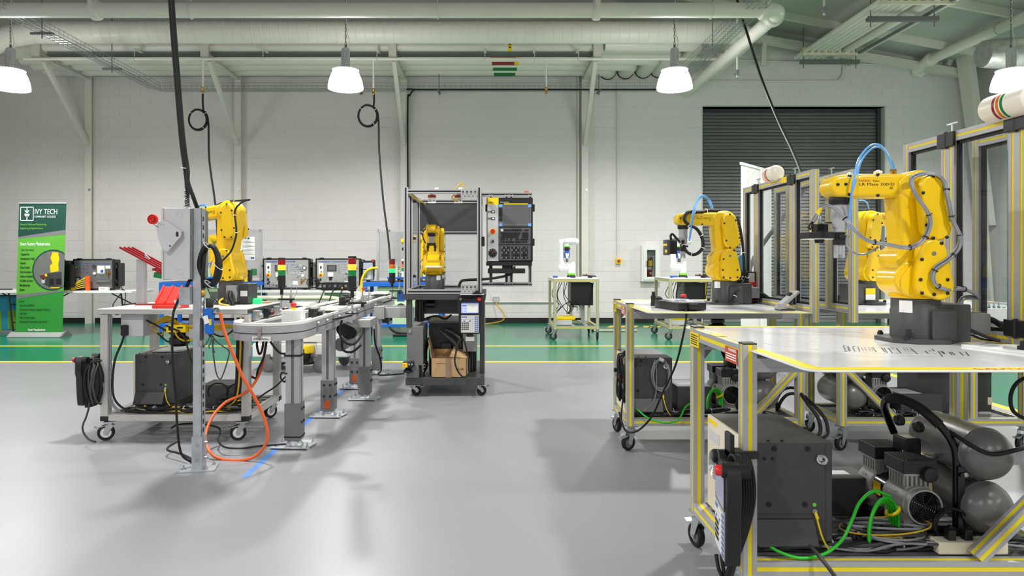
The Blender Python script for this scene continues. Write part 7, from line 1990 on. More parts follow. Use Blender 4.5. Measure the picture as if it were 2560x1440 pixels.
for x in (-0.50, -0.28):
 MB().lo(x - 0.02, x + 0.02, 6.13, 6.17, CZ1 - 0.014, CZ1 + 0.002).build('sensor_cap', 'white_plastic', t, bevel=0.003)
MB().tube(spl([(-0.33, 6.14, CZ1 - 0.012), (-0.29, 6.14, CZ1 + 0.03), (-0.262, 6.14, CZ1 + 0.045), (-0.25, 6.14, CZ1 - 0.01)], 5), 0.006, 6).build('cable', 'cable_yellow', t, smooth=60)
MB().tube(spl([(CX0 + 0.02, 6.2, CZ1 - 0.05), (CX0 + 0.04, 6.5, CZ1 - 0.065), (CX0 + 0.06, 6.9, CZ1 - 0.06), (CX0 + 0.08, 7.1, CZ1 - 0.07)], 5), 0.008, 6).build('cable', 'cable_yellow', t, smooth=60)
MB().tube(spl([(-0.34, 6.14, CZ1 - 0.06), (-0.36, 6.14, CZ1 - 0.09), (-0.33, 6.14, CZ1 - 0.11), (-0.29, 6.14, CZ1 - 0.108)], 5), 0.006, 6).build('cable', 'cable_yellow', t, smooth=60)
for z in (1.83, 1.47, 1.1):
 MB().lo(CX0 + 0.02, CX0 + 0.05, CYm - 0.012, CYm + 0.012, z - 0.012, z + 0.012).build('panel_clip', 'black_plastic', t)
MB().lo(CX1 + 0.022, CX1 + 0.05, 6.13, 6.16, 1.385, 1.475).build('door_latch', 'black_plastic', t, bevel=0.004)
b = MB(); b.tube(spl([(-0.30, 6.2, DK + 0.06), (-0.28, 6.2, DK + 0.11), (-0.24, 6.2, DK + 0.125), (-0.1, 6.25, DK + 0.13), (0.0, 6.35, DK + 0.135), (0.15, 6.42, DK + 0.16), (0.215, 6.42, DK + 0.20), (0.23, 6.43, DK + 0.25)], 6), 0.0125, 8); b.build('cable_hose', 'black_rubber', t, smooth=60)
b = MB(); b.hull([(-0.16, DK + 0.005, 0.008), (-0.09, DK + 0.005, 0.008), (-0.13, DK + 0.03, 0.008)], 6.02, 6.10) ; b.build('mouse', 'black_gloss', t, bevel=0.006, seg=2)
MB().lo(-0.28, -0.06, 6.0, 6.11, DK - 0.004, DK + 0.001).build('mouse_shelf', 'light_grey', t)
# support frame of the control panel
for x in (0.0, 0.155, 0.20, 0.385):
 MB().prof((x, 6.52, 1.02), (x, 6.52, 1.90), 0.035, d=0.003).build('panel_frame', FM, t)
for z in (1.02, 1.90):
 MB().prof((CX1 + 0.02, 6.52, z), (0.405, 6.52, z), 0.040, d=0.003).build('panel_frame', FM, t)
MB().lo(0.33, 0.37, 6.50, 6.54, 1.92, 1.935).build('beacon', 'orange', t, bevel=0.003)
# gear inside the cart
k = MB().lo(-0.775, -0.625, 6.13, 6.55, 0.285, 0.645).build('side_cabinet', 'mid_grey', t, bevel=0.004)
MB().lo(-0.762, -0.735, 6.122, 6.13, 0.585, 0.615).build('cabinet_latch', 'zinc', k, bevel=0.002)
MB().poly([(-0.775, 0.175), (-0.665, 0.175), (-0.665, 0.28), (-0.775, 0.35)], 'y', 6.10, 6.4).build('pedestal', 'mid_grey', t, bevel=0.003)
k = MB().lo(-0.80, -0.70, 6.02, 6.10, 0.285, 0.335).build('scanner_head', 'black_plastic', t, bevel=0.006)
MB().lo(-0.80, -0.755, 6.012, 6.022, 0.285, 0.325).build('scanner_face', 'safety_yellow', k, bevel=0.003)
MB().lo(-0.79, -0.775, 6.009, 6.012, 0.30, 0.315).build('scanner_lamp', 'lit_red', k)
MB().lathe([(0.02, 0), (0.022, -0.012), (0.045, -0.035), (0.045, -0.048)], (-0.755, 6.06, 0.285), n=20).build('scanner_cone', 'black_gloss', k)
for x in (-0.74, -0.715):
 MB().lathe([(0.009, 0), (0.009, 0.004), (0.004, 0.006)], (x, 6.02, 0.312), (0, -1, 0), 8).build('bolt', 'zinc', k)
MB().lo(-0.60, -0.27, 6.45, 6.9, 0.175, 0.66).build('controller_housing', 'black_plastic', t, bevel=0.004)
MB().lo(-0.60, -0.16, 6.30, 6.95, 0.66, 0.675).build('inner_shelf', 'charcoal', t)
MB().lo(-0.48, -0.38, 6.40, 6.45, 0.36, 0.46).build('black_module', 'black_gloss', t, bevel=0.006)
MB().tube(spl([(-0.475, 6.36, 0.575), (-0.44, 6.32, 0.55), (-0.36, 6.30, 0.49), (-0.325, 6.30, 0.45), (-0.315, 6.30, 0.38)], 6), 0.018, 12).build('bent_pipe', 'charcoal', t, smooth=60)
MB().tube(spl([(-0.44, 6.40, 0.585), (-0.37, 6.38, 0.56), (-0.30, 6.36, 0.50), (-0.29, 6.36, 0.42)], 6), 0.018, 12).build('bent_pipe', 'charcoal', t, smooth=60)
k = MB().lo(-0.26, -0.13, 6.22, 6.40, 0.40, 0.56).build('small_cabinet', 'mid_grey', t, bevel=0.003)
MB().lo(-0.235, -0.155, 6.218, 6.22, 0.50, 0.54).build('paper_label', 'paper', k)
b = MB(); b.cyl((-0.20, 6.45, 0.175), (-0.20, 6.45, 0.40), 0.03, 12); b.cyl((-0.16, 6.5, 0.175), (-0.16, 6.5, 0.38), 0.022, 12); b.build('post_pair', 'black_gloss', t)
for i, pts in enumerate(([(-0.62, 6.4, 0.70), (-0.52, 6.4, 0.72), (-0.44, 6.4, 0.69), (-0.38, 6.42, 0.73)], [(-0.55, 6.44, 0.69), (-0.48, 6.42, 0.71), (-0.42, 6.42, 0.70)])):
 MB().tube(spl(pts, 5), 0.010, 6).build('cable', 'black_rubber' if i == 0 else 'cable_yellow', t, smooth=60)
b = MB()
for i in range(4):
 b.tube(spl([(-0.64, 6.35 + 0.02 * i, 0.18 + 0.03 * i), (-0.6, 6.25 + 0.02 * i, 0.26), (-0.62, 6.3, 0.36), (-0.6, 6.4, 0.45 + 0.02 * i)], 5), 0.008, 6)
o = b.build('cable', 'black_rubber', t, smooth=60); o['kind'] = 'stuff'
r5 = robot('yellow robot arm inside the framed cage, facing the viewer with its gripper down', (-0.568, 6.64, DK), PI / 2, a3=3, a5=-8, tool='grip', writing=False)
dress(r5, 'cable', 'black_rubber', [P(1068, 550, 6.5), P(1074, 556, 6.4), P(1075, 566, 6.36), P(1062, 574, 6.38), P(1056, 585, 6.38), P(1059, 598, 6.36), P(1064, 608, 6.34)], 0.006, ties=(0.3, 0.6))
q = MB().lo(-0.645, -0.475, 6.5, 6.512, 1.185, 1.20)
q.v = [Matrix.Rotation(-PI / 2, 4, 'Z') @ Matrix.Translation(-r5.location) @ v for v in q.v]
q.build('white_strip', 'white_plastic', r5, off=Vector())
# control panel
t = thing('machine_controller', 'black and silver machine control panel with screen, keys and red stop button', 'control panel', (0.18, 6.45, 1.24))
PY_ = 6.43
def Zc(zx, zy):
 q = P(1200 + zx / 5.54, 470 + zy / 5.54, PY_)
 return q.x, q.z
def crect(m, name, x0, y0, x1, y1, dy, parent, th=0.004, bev=0.0):
 (a, z1), (c, z0) = Zc(x0, y0), Zc(x1, y1)
 return MB().lo(a, c, PY_ - dy - th, PY_ - dy, z0, z1).build(name, m, parent, bevel=bev)
(a, z1), (c, z0) = Zc(92, 132), Zc(732, 1022)
MB().lo(a, c, PY_, PY_ + 0.085, z0, z1).build('housing', 'black_plastic', t, bevel=0.006)
st = crect('panel_grey', 'switch_strip', 104, 136, 256, 1014, 0.0, t, 0.004, 0.001)
crect('safety_yellow', 'name_label', 104, 136, 258, 228, 0.004, st, 0.001)
for y in (200, 212):
 crect('ink', 'label_print', 112, y - 6, 176 + (y - 200), y + 1, 0.005, st, 0.0006)
for y in (330, 424):
 crect('mid_grey', 'switch_label', 108, y - 14, 160, y + 14, 0.004, st, 0.001)
 k = crect('black_plastic', 'push_button', 156, y - 17, 206, y + 17, 0.004, st, 0.006, 0.002)
 crect('paper', 'button_face', 166, y - 9, 196, y + 9, 0.010, k, 0.001)
x, z = Zc(178, 602)
MB().lathe([(0.030, 0.004), (0.030, 0.008), (0.02, 0.009)], (x, PY_, z), (0, -1, 0), 24).build('stop_ring', 'safety_yellow', st)
MB().lathe([(0.014, 0.009), (0.018, 0.02), (0.0225, 0.028), (0.0225, 0.034), (0.018, 0.038)], (x, PY_, z), (0, -1, 0), 24).build('stop_button', 'red', st)
x, z = Zc(178, 740)
MB().lathe([(0.0115, 0.004), (0.0115, 0.012)], (x, PY_, z), (0, -1, 0), 18).build('key_switch', 'black_plastic', st)
MB().tube(ring((x, PY_ - 0.0045, z), 0.021, (0, 1, 0), 24, 0.6, 5.6), 0.0008, 4).build('dial_mark', 'ink', st)
x, z = Zc(175, 900)
k = MB().lathe([(0.043, 0.004), (0.043, 0.01), (0.034, 0.012), (0.030, 0.03), (0.026, 0.032)], (x, PY_, z), (0, -1, 0), 28).build('hand_wheel', 'black_plastic', st)
MB().box((x, PY_ - 0.033, z + 0.004), (0.003, 0.001, 0.03), (0, 0.3, 0)).build('pointer', 'red', k)
b = MB()
for i in range(10):
 an = 2 * PI * i / 10
 b.cyl((x + 0.037 * math.cos(an), PY_ - 0.0125, z + 0.037 * math.sin(an)), (x + 0.037 * math.cos(an), PY_ - 0.0115, z + 0.037 * math.sin(an)), 0.003, 6)
o = b.build('dial_mark', 'paper', k); o['kind'] = 'stuff'
sb = crect('mid_grey', 'screen_bezel', 262, 224, 706, 532, 0.0, t, 0.004, 0.001)
crect('screen_dark', 'screen', 316, 236, 662, 498, 0.004, sb, 0.001)
crect('safety_yellow', 'yellow_bar', 332, 214, 660, 227, 0.004, sb, 0.0015)
for x0, y0 in ((262, 226), (664, 226), (262, 490), (664, 490)):
 crect('hose_blue', 'corner_tab', x0, y0, x0 + 46, y0 + 40, 0.005, sb, 0.001)
crect('black_plastic', 'card_slot', 264, 270, 312, 406, 0.004, sb, 0.001); crect('black_plastic', 'card_slot', 264, 412, 312, 464, 0.004, sb, 0.001)
b = MB()
for i in range(12):
 x, z = Zc(328 + i * 30, 519); b.box((x, PY_ - 0.005, z), (0.010, 0.003, 0.010))
for i in range(10):
 x, z = Zc(682, 282 + i * 22); b.box((x, PY_ - 0.005, z), (0.010, 0.003, 0.008))
o = b.build('soft_key', 'charcoal', sb); o['kind'] = 'stuff'
x, z = Zc(282, 203); text('Machining Simulator', (x, PY_ - 0.0006, z), 0.017, FRONT, 'ink_white', t, sx=0.62, bold=0.0003)
kb = crect('key_panel', 'keyboard', 264, 552, 700, 780, 0.0, t, 0.003, 0.001)
b = MB()
rows = [(585, list(range(345, 575, 28)) + [628, 656]), (625, list(range(303, 570, 27)) + [600, 628, 656]), (652, list(range(317, 560, 27)) + [600, 628, 656]), (681, list(range(303, 540, 27)) + [600, 628, 656]), (713, [303, 333, 376, 432, 505, 530, 572, 600, 628, 656]), (747, [303, 333, 376, 403, 432, 460, 502, 530, 558, 600, 640])]
for y, xs in rows:
 for q in xs:
  x, z = Zc(q, y); b.box((x, PY_ - 0.005, z), (0.0185, 0.005, 0.0165))
o = b.build('keys', 'ink', kb); o['kind'] = 'stuff'
x, z = Zc(305, 585); MB().box((x, PY_ - 0.005, z), (0.022, 0.005, 0.022)).build('key', 'paper', kb)
mk = crect('key_panel', 'machine_keys', 264, 792, 700, 998, 0.0, t, 0.003, 0.001)
b = MB(); b2 = MB()
for r_ in range(5):
 for g, (gx, n) in enumerate(((314, 4), (452, 4), (590, 3))):
  for i in range(n):
   x, z = Zc(gx + i * 28, 826 + r_ * 35); b.box((x, PY_ - 0.005, z), (0.0225, 0.005, 0.018))
   if (r_ * 7 + g * 3 + i) % 2 == 0 and r_ != 3:
    b2.box((x - 0.006, PY_ - 0.0077, z), (0.006, 0.0006, 0.012))
o = b.build('keys', 'ink', mk); o['kind'] = 'stuff'
o = b2.build('key_lamp', 'light_grey', mk); o['kind'] = 'stuff'
(a, z1), (c, z0) = Zc(84, 1022), Zc(720, 1075); MB().lo(a, c, PY_ - 0.02, PY_ + 0.085, z0, z1).build('base_rail', 'black_plastic', t, bevel=0.003)
(a, z1), (c, z0) = Zc(108, 1115), Zc(622, 1180); MB().lo(a, c, PY_ - 0.06, PY_ + 0.06, z0, z1).build('shelf', 'black_plastic', t, bevel=0.003)
(a, z1), (c, z0) = Zc(308, 1075), Zc(412, 1118); MB().lo(a, c, PY_ + 0.02, PY_ + 0.07, z0, z1).build('neck', 'black_plastic', t)
for y0 in (225, 700):
 (a, z1), (c, z0) = Zc(728, y0), Zc(760 - (y0 > 500) * 2, y0 + 100); MB().lo(a, c, PY_ + 0.01, PY_ + 0.05, z0, z1).build('side_grip', 'black_plastic', t, bevel=0.004)
(a, z1), (c, z0) = Zc(74, 225), Zc(94, 325); MB().lo(a, c, PY_ + 0.01, PY_ + 0.05, z0, z1).build('side_grip', 'black_plastic', t, bevel=0.004)
p3 = pendant('lit teach pendant hanging on the front of the dark machine cart', lit=True)
place(p3, (-0.19, 6.045, 0.585), 0)
cable('black pendant cable hanging in a loop over the cardboard box', [P(1153, 846, 6.06), P(1146, 858, 6.05), P(1140, 880, 6.04), P(1137, 905, 6.03), P(1146, 930, 6.02), P(1160, 943, 6.02), P(1172, 930, 6.04), P(1172, 900, 6.06), P(1163, 860, 6.06), P(1158, 846, 6.07)], 0.008, 'black_rubber')
t = thing('cardboard_box', 'open brown cardboard box taped down its front on the dark cart', 'box', (-0.385, 6.3, 0.175))
x0, x1, y0, y1, z0, z1 = -0.552, -0.222, 6.125, 6.38, 0.175, 0.352
b = MB(); b.lo(x0, x1, y0, y0 + 0.005, z0, z1); b.lo(x0, x1, y1 - 0.005, y1, z0, z1); b.lo(x0, x0 + 0.005, y0, y1, z0, z1); b.lo(x1 - 0.005, x1, y0, y1, z0, z1); b.lo(x0, x1, y0, y1, z0, z0 + 0.005)
b.build('carton', 'cardboard', t)
b = MB(); b.poly([(y0, z1), (y0 + 0.004, z1), (y0 + 0.24, z1 + 0.165), (y0 + 0.235, z1 + 0.17)], 'x', x0 - 0.025, x0 - 0.021)
b = MB(); b.add([(x0, y0, z1), (x0, y1, z1), (x0 - 0.035, y1 - 0.02, z1 + 0.185), (x0 - 0.025, y0 + 0.01, z1 + 0.16), (x0 + 0.004, y0, z1), (x0 + 0.004, y1, z1), (x0 - 0.031, y1 - 0.02, z1 + 0.185), (x0 - 0.021, y0 + 0.01, z1 + 0.16)], [(0, 1, 2, 3), (7, 6, 5, 4), (0, 3, 7, 4), (1, 5, 6, 2), (2, 6, 7, 3), (0, 4, 5, 1)])
b.build('flap', 'cardboard', t)
b = MB(); b.add([(x1, y0, z1), (x1, y1, z1), (x1 - 0.13, y1, z1 + 0.075), (x1 - 0.16, y0, z1 + 0.012), (x1, y0, z1 + 0.004), (x1, y1, z1 + 0.004), (x1 - 0.13, y1, z1 + 0.079), (x1 - 0.16, y0, z1 + 0.016)], [(0, 1, 2, 3), (7, 6, 5, 4), (0, 3, 7, 4), (1, 5, 6, 2), (2, 6, 7, 3), (0, 4, 5, 1)])
b.build('flap', 'cardboard', t)
MB().box(((x0 + x1) / 2, y1 - 0.006, z1 + 0.025), (x1 - x0, 0.004, 0.06), (-0.5, 0, 0)).build('flap', 'cardboard_in', t)
MB().lo(-0.418, -0.362, y0 - 0.001, y0, z0, z1).build('tape', 'tape_brown', t)
MB().lo(-0.51, -0.42, y0 - 0.001, y0, 0.302, 0.305).build('printed_line', 'ink', t)
text('BK-4D', (-0.322, y0 - 0.001, 0.243), 0.028, FRONT, 'ink', t, sx=0.95)
# ------------------------------------------------------------------ white collaborative robots on their carts
def cobot_cart(lab, dx):
 t = thing('cobot_cart', lab, 'robot cart', (1.33 + dx, 10.85, 0), 'carts of the white robots')
 x0, x1, y0, y1 = 1.005 + dx, 1.67 + dx, 10.4, 11.3
 PM = ['alu', 'slot_yellow']
 for x in (x0, x1):
  for y in (y0, y1):
   MB().prof((x, y, 0.17), (x, y, 0.955), 0.045, g=0.005).build('post', PM, t)
   caster(t, x, y, 0.17, 0.058, ang=2.6 if x == x0 else 1.5, wm='mid_grey')
 for z in (0.93, 0.195):
  for y in (y0, y1):
   MB().prof((x0 + 0.022, y, z), (x1 - 0.022, y, z), 0.045).build('rail', PM, t)
  for x in (x0, x1):
   MB().prof((x, y0 + 0.022, z), (x, y1 - 0.022, z), 0.045).build('rail', PM, t)
 MB().lo(x0 - 0.02, x1 + 0.02, y0 - 0.02, y1 + 0.02, 0.952, 0.965).build('table_top', 'white_plastic', t, bevel=0.002)
 for x in (x0 + 0.29, x0 + 0.49):
  MB().prof((x, 10.75, 0.21), (x, 10.75, 0.56), 0.045, ms=0).build('post', ['alu', 'alu'], t)
  MB().prof((x, y0, 0.205), (x, y1, 0.205), 0.045, ms=0).build('rail', ['alu', 'alu'], t)
 k = MB().lo(x0 + 0.27, x0 + 0.60, 10.55, 11.0, 0.53, 0.885).build('controller_housing', 'black_plastic', t, bevel=0.004)
 b = MB()
 for i in range(12):
  b.lo(x0 + 0.266, x0 + 0.27, 10.58, 10.97, 0.555 + i * 0.027, 0.567 + i * 0.027)
 o = b.build('louver', 'mid_grey', k); o['kind'] = 'stuff'
 MB().lo(x0 + 0.60, x0 + 0.62, 10.55, 11.0, 0.53, 0.885).build('side_plate', 'safety_yellow' if dx > 1 else 'black_plastic', k)
 rnd = random.Random(int(dx * 10) + 3)
 for i in range(5):
  xs = x0 + 0.04 + 0.04 * i
  pts = [(xs, 10.5, 0.90), (xs - 0.05 + rnd.uniform(-0.05, 0.05), 10.5, 0.7), (xs + 0.03 + rnd.uniform(-0.06, 0.1), 10.5, 0.52), (xs + rnd.uniform(-0.1, 0.12), 10.5, 0.40), (xs + 0.14, 10.52, 0.55 + rnd.uniform(-0.05, 0.05)), (xs + 0.22, 10.55, 0.5)]
  MB().tube(spl(pts, 6), 0.006, 6).build('cable', 'black_rubber', t, smooth=60)
 MB().tube(spl([(x1 - 0.05, 10.5, 0.9), (x1 - 0.07, 10.5, 0.7), (x1 - 0.12, 10.5, 0.5)], 6), 0.006, 6).build('cable', 'black_rubber', t, smooth=60)
 b = MB(); b.lo(x0 + 0.04, x0 + 0.28, 10.5, 10.9, 0.22, 0.30)
 solo(b, 'document_stack', 'light_grey', 'stack of grey folders on the lower tray of the %s white robot cart' % ('left' if dx < 1 else 'right'), 'folders', bevel=0.004)
 b = MB(); b.poly([(x0 + 0.03, 0.302), (x0 + 0.32, 0.302), (x0 + 0.34, 0.33), (x0 + 0.33, 0.36), (x0 + 0.05, 0.345)], 'y', 10.5, 10.85)
 solo(b, 'yellow_case', 'safety_yellow', 'yellow soft case on the folders of the %s white robot cart' % ('left' if dx < 1 else 'right'), 'case', bevel=0.008)
 return t
def cobot(lab, dx):
 X, Y, Z = 1.297 + dx, 10.72, 0.965
 t = thing('collaborative_robot', lab, 'robot', (X, Y, Z), 'white robot arms')
 W, G = 'white_gloss', 'ring_green'
 MB().lathe([(0.072, 0), (0.070, 0.02), (0.058, 0.045)], (X, Y, Z), n=24).build('base', 'black_plastic', t)
 MB().lathe([(0.058, 0.045), (0.060, 0.05), (0.060, 0.072), (0.057, 0.077)], (X, Y, Z), n=24).build('green_ring', G, t)
 b = MB(); b.tube(spl([(X, Y, Z + 0.076), (X, Y, Z + 0.13), (X, Y, Z + 0.19), (X - 0.002, Y, Z + 0.225), (X - 0.01, Y, Z + 0.238)], 3), [0.058, 0.060, 0.062, 0.063, 0.064, 0.065, 0.065, 0.065, 0.065, 0.064, 0.060, 0.050, 0.02], 24)
 b.build('base_joint', W, t, smooth=60)
 b = MB(); b.tube([(X + 0.03, Y, Z + 0.17), (X - 0.02, Y, Z + 0.17), (X - 0.10, Y, Z + 0.168), (X - 0.17, Y, Z + 0.165), (X - 0.20, Y, Z + 0.165), (X - 0.212, Y, Z + 0.165)], [0.056, 0.060, 0.062, 0.064, 0.058, 0.03], 24)
 b.build('shoulder_joint', W, t, smooth=60)
 b = MB(); b.tube([(X - 0.150, Y, Z + 0.13), (X - 0.152, Y, Z + 0.18), (X - 0.155, Y, Z + 0.30), (X - 0.158, Y, Z + 0.45), (X - 0.160, Y, Z + 0.56), (X - 0.158, Y, Z + 0.598), (X - 0.15, Y, Z + 0.608)], [0.056, 0.058, 0.047, 0.042, 0.046, 0.044, 0.03], 24)
 b.build('upper_arm', W, t, smooth=60)
 b = MB(); b.tube([(X - 0.18, Y, Z + 0.575), (X - 0.10, Y, Z + 0.582), (X - 0.09, Y - 0.02, Z + 0.582), (X + 0.0, Y - 0.03, Z + 0.585), (X + 0.08, Y - 0.03, Z + 0.582), (X + 0.112, Y - 0.03, Z + 0.578), (X + 0.122, Y - 0.03, Z + 0.578)], [0.04, 0.046, 0.055, 0.056, 0.054, 0.044, 0.015], 24)
 b.build('forearm', W, t, smooth=60)
 wx, wy = X - 0.07, Y - 0.03
 MB().cyl((wx, wy, Z + 0.545), (wx, wy, Z + 0.51), 0.042, 24).build('wrist', W, t)
 MB().cyl((wx, wy, Z + 0.512), (wx, wy, Z + 0.495), 0.043, 24).build('green_ring', G, t)
 b = MB(); b.lathe([(0.042, 0.495), (0.044, 0.45), (0.038, 0.435)], (wx, wy, Z), n=24); b.cyl((wx - 0.07, wy, Z + 0.465), (wx + 0.06, wy, Z + 0.465), 0.005, 6)
 b.build('flange', 'black_plastic', t)
 MB().lathe([(0.040, 0.435), (0.042, 0.42), (0.040, 0.40)], (wx, wy, Z), n=20).build('gripper_collar', 'ink_blue', t)
 b = MB(); b.poly([(wx - 0.042, Z + 0.40), (wx + 0.042, Z + 0.40), (wx + 0.03, Z + 0.31), (wx - 0.03, Z + 0.31)], 'y', wy - 0.03, wy + 0.03); b.build('gripper_body', 'white_plastic', t, bevel=0.006)
 for s in (-1, 1):
  b = MB(); b.poly([(wx + s * 0.032, Z + 0.40), (wx + s * 0.045, Z + 0.40), (wx + s * 0.034, Z + 0.315), (wx + s * 0.016, Z + 0.315)], 'y', wy - 0.032, wy + 0.032); b.build('gripper_side', 'ink_blue', t, bevel=0.002)
  MB().lo(wx + s * 0.013 - 0.007, wx + s * 0.013 + 0.007, wy - 0.012, wy + 0.012, Z + 0.25, Z + 0.315).build('gripper_finger', 'black_plastic', t, bevel=0.002)
 return t
for dx, w in ((0.0, 'left'), (1.805, 'right')):
 cobot_cart('yellow-striped cart under the %s white robot, a black controller slung beneath' % w, dx)
 cobot('white robot arm with lime green rings on the %s of the two rear carts' % w, dx)
 t = thing('tablet_pendant', 'black tablet pendant lying on the %s white robot cart' % w, 'pendant', (1.58 + dx, 10.6, 0.965), 'tablet pendants')
 b = MB(); b.box((1.57 + dx, 10.6, 1.0), (0.20, 0.12, 0.02), (0, 0.08, 0.1)); b.build('housing', 'black_plastic', t, bevel=0.004)
 MB().lo(1.55 + dx, 1.62 + dx, 10.58, 10.62, 0.965, 0.995).build('stand', 'black_plastic', t)
 MB().cyl((1.52 + dx, 10.57, 1.008), (1.52 + dx, 10.57, 1.03), 0.013, 10).build('stop_button', 'red', t)
 b = MB(); b.lathe([(0.035, 0), (0.038, 0.005), (0.038, 0.028), (0.032, 0.03)], (1.03 + dx + 0.01, 10.7, 0.965), n=16) if dx < 1 else b.lo(3.02 - 0.16, 3.02 - 0.06, 10.5, 10.6, 0.965, 1.0)
 solo(b, 'blue_part', 'ink_blue', 'small blue block on the left of the %s white robot cart' % w, 'block')
 b = MB(); b.lo(1.07 + dx, 1.26 + dx, 10.42, 10.6, 0.965, 0.975); solo(b, 'white_binder', 'paper', 'white folder lying before the %s white robot' % w, 'folder', bevel=0.002)
# ------------------------------------------------------------------ on the back wall
t = thing('extinguisher_cabinet', 'white wall cabinet with a glazed door left of the overhead door', 'cabinet', (3.06, WY, 1.0))
x0, x1, z0, z1 = (1600 - VX) / 126.7, (1646 - VX) / 126.7, EYE + (VY - 703) / 126.7, EYE + (VY - 614) / 126.7
b = MB(); b.lo(x0 + 0.06, x1 - 0.06, WY - 0.015, WY - 0.001, z0, z1); b.lo(x0, x0 + 0.06, WY - 0.15, WY - 0.001, z0, z1); b.lo(x1 - 0.06, x1, WY - 0.15, WY - 0.001, z0, z1); b.lo(x0 + 0.06, x1 - 0.06, WY - 0.15, WY - 0.016, z0, z0 + 0.06); b.lo(x0 + 0.06, x1 - 0.06, WY - 0.15, WY - 0.016, z1 - 0.06, z1)
b.build('housing', 'white_plastic', t, bevel=0.003)
b = MB(); b.lo(x0 + 0.03, x0 + 0.10, WY - 0.165, WY - 0.15, z0 + 0.03, z1 - 0.03); b.lo(x1 - 0.10, x1 - 0.03, WY - 0.165, WY - 0.15, z0 + 0.03, z1 - 0.03); b.lo(x0 + 0.10, x1 - 0.10, WY - 0.165, WY - 0.15, z0 + 0.03, z0 + 0.09); b.lo(x0 + 0.10, x1 - 0.10, WY - 0.165, WY - 0.15, z1 - 0.09, z1 - 0.03)
d = b.build('door', 'white_plastic', t, bevel=0.003)
MB().lo(x0 + 0.095, x1 - 0.095, WY - 0.16, WY - 0.156, z0 + 0.085, z1 - 0.085).build('pane', 'cabinet_glass', d)
MB().lo(x0 + 0.075, x0 + 0.085, WY - 0.18, WY - 0.165, z0 + 0.28, z0 + 0.40).build('handle', 'mid_grey', d)
t = thing('fire_extinguisher', 'dark red fire extinguisher with a yellow tag inside the wall cabinet', 'extinguisher', ((x0 + x1) / 2 - 0.01, WY - 0.08, z0 + 0.06))
xe = (x0 + x1) / 2 - 0.015; ze = z0 + 0.062
MB().lathe([(0.045, 0), (0.048, 0.01), (0.048, 0.30), (0.042, 0.34), (0.02, 0.37), (0.016, 0.39)], (xe, WY - 0.08, ze), n=20).build('cylinder', 'ext_red', t, smooth=40)
MB().lathe([(0.0485, 0.17), (0.0485, 0.22)], (xe, WY - 0.08, ze), n=20).build('label_band', 'light_grey', t)
MB().lathe([(0.02, 0), (0.02, 0.001)], (xe + 0.01, WY - 0.129, ze + 0.10), (0, -1, 0), 14).build('round_label', 'mint', t)
b = MB(); b.box((xe, WY - 0.08, ze + 0.41), (0.03, 0.03, 0.04)); b.box((xe + 0.03, WY - 0.08, ze + 0.44), (0.10, 0.02, 0.012), (0, -0.2, 0)); b.box((xe + 0.03, WY - 0.08, ze + 0.415), (0.09, 0.02, 0.012), (0, 0.1, 0)); b.build('valve', 'zinc', t)
b = MB(); b.tube(spl([(xe + 0.02, WY - 0.1, ze + 0.41), (xe + 0.05, WY - 0.11, ze + 0.36), (xe + 0.056, WY - 0.11, ze + 0.2)], 5), 0.009, 8); b.build('hose', 'black_rubber', t)
MB().box((xe + 0.008, WY - 0.132, ze + 0.29), (0.075, 0.002, 0.11)).build('tag', 'safety_yellow', t)
t = thing('wall_stop_button', 'yellow emergency stop box with a red button at the end of the wall conduit', 'switch box', (2.5, WY - 0.1, 1.2))
sx, sz = (1545 - VX) / 126.7, EYE + (VY - 652.5) / 126.7
MB().lo(sx - 0.048, sx + 0.048, WY - 0.085, WY - 0.001, sz - 0.055, sz + 0.055).build('housing', 'safety_yellow', t, bevel=0.006)
MB().lathe([(0.03, 0), (0.03, 0.008)], (sx, WY - 0.085, sz), (0, -1, 0), 20).build('collar', 'black_plastic', t)
MB().lathe([(0.018, 0.008), (0.024, 0.02), (0.024, 0.03), (0.016, 0.034)], (sx, WY - 0.085, sz), (0, -1, 0), 20).build('stop_button', 'red', t)
t = thing('wall_outlet', 'grey double outlet on the wall right of the dark machine cart', 'outlet', (0.1, WY - 0.05, 0.4))
ox, oz = (1240 - VX) / 126.7, EYE + (VY - 749) / 126.7
MB().lo(ox - 0.055, ox + 0.055, WY - 0.06, WY - 0.001, oz - 0.055, oz + 0.055).build('box', 'galv', t, bevel=0.004)
for s in (-1, 1):
 MB().lo(ox + s * 0.025 - 0.018, ox + s * 0.025 + 0.018, WY - 0.064, WY - 0.06, oz - 0.04, oz + 0.04).build('socket', 'light_grey', t, bevel=0.002)
cable('yellow extension cord hanging from the wall outlet to the floor', [(ox - 0.01, WY - 0.07, oz - 0.03), (ox + 0.05, WY - 0.09, oz - 0.15), P(1255, 775, 12.95), P(1260, 790, 12.9), P(1255, 802, 12.9), (-0.05, 12.9, 0.012), (-0.4, 12.85, 0.012), (-0.9, 12.8, 0.012)], 0.011, 'cable_yellow')
t = thing('rolled_pole', 'cream pole lying on the green floor between the two white robot carts', 'pole', (2.2, 10.6, 0))
MB().cyl((1.80, 11.6, 0.018), (2.55, 11.6, 0.018), 0.017, 10).build('pole', 'cream', t)
MB().cyl((1.76, 11.6, 0.018), (1.80, 11.6, 0.018), 0.018, 10).build('end_cap', 'black_rubber', t)
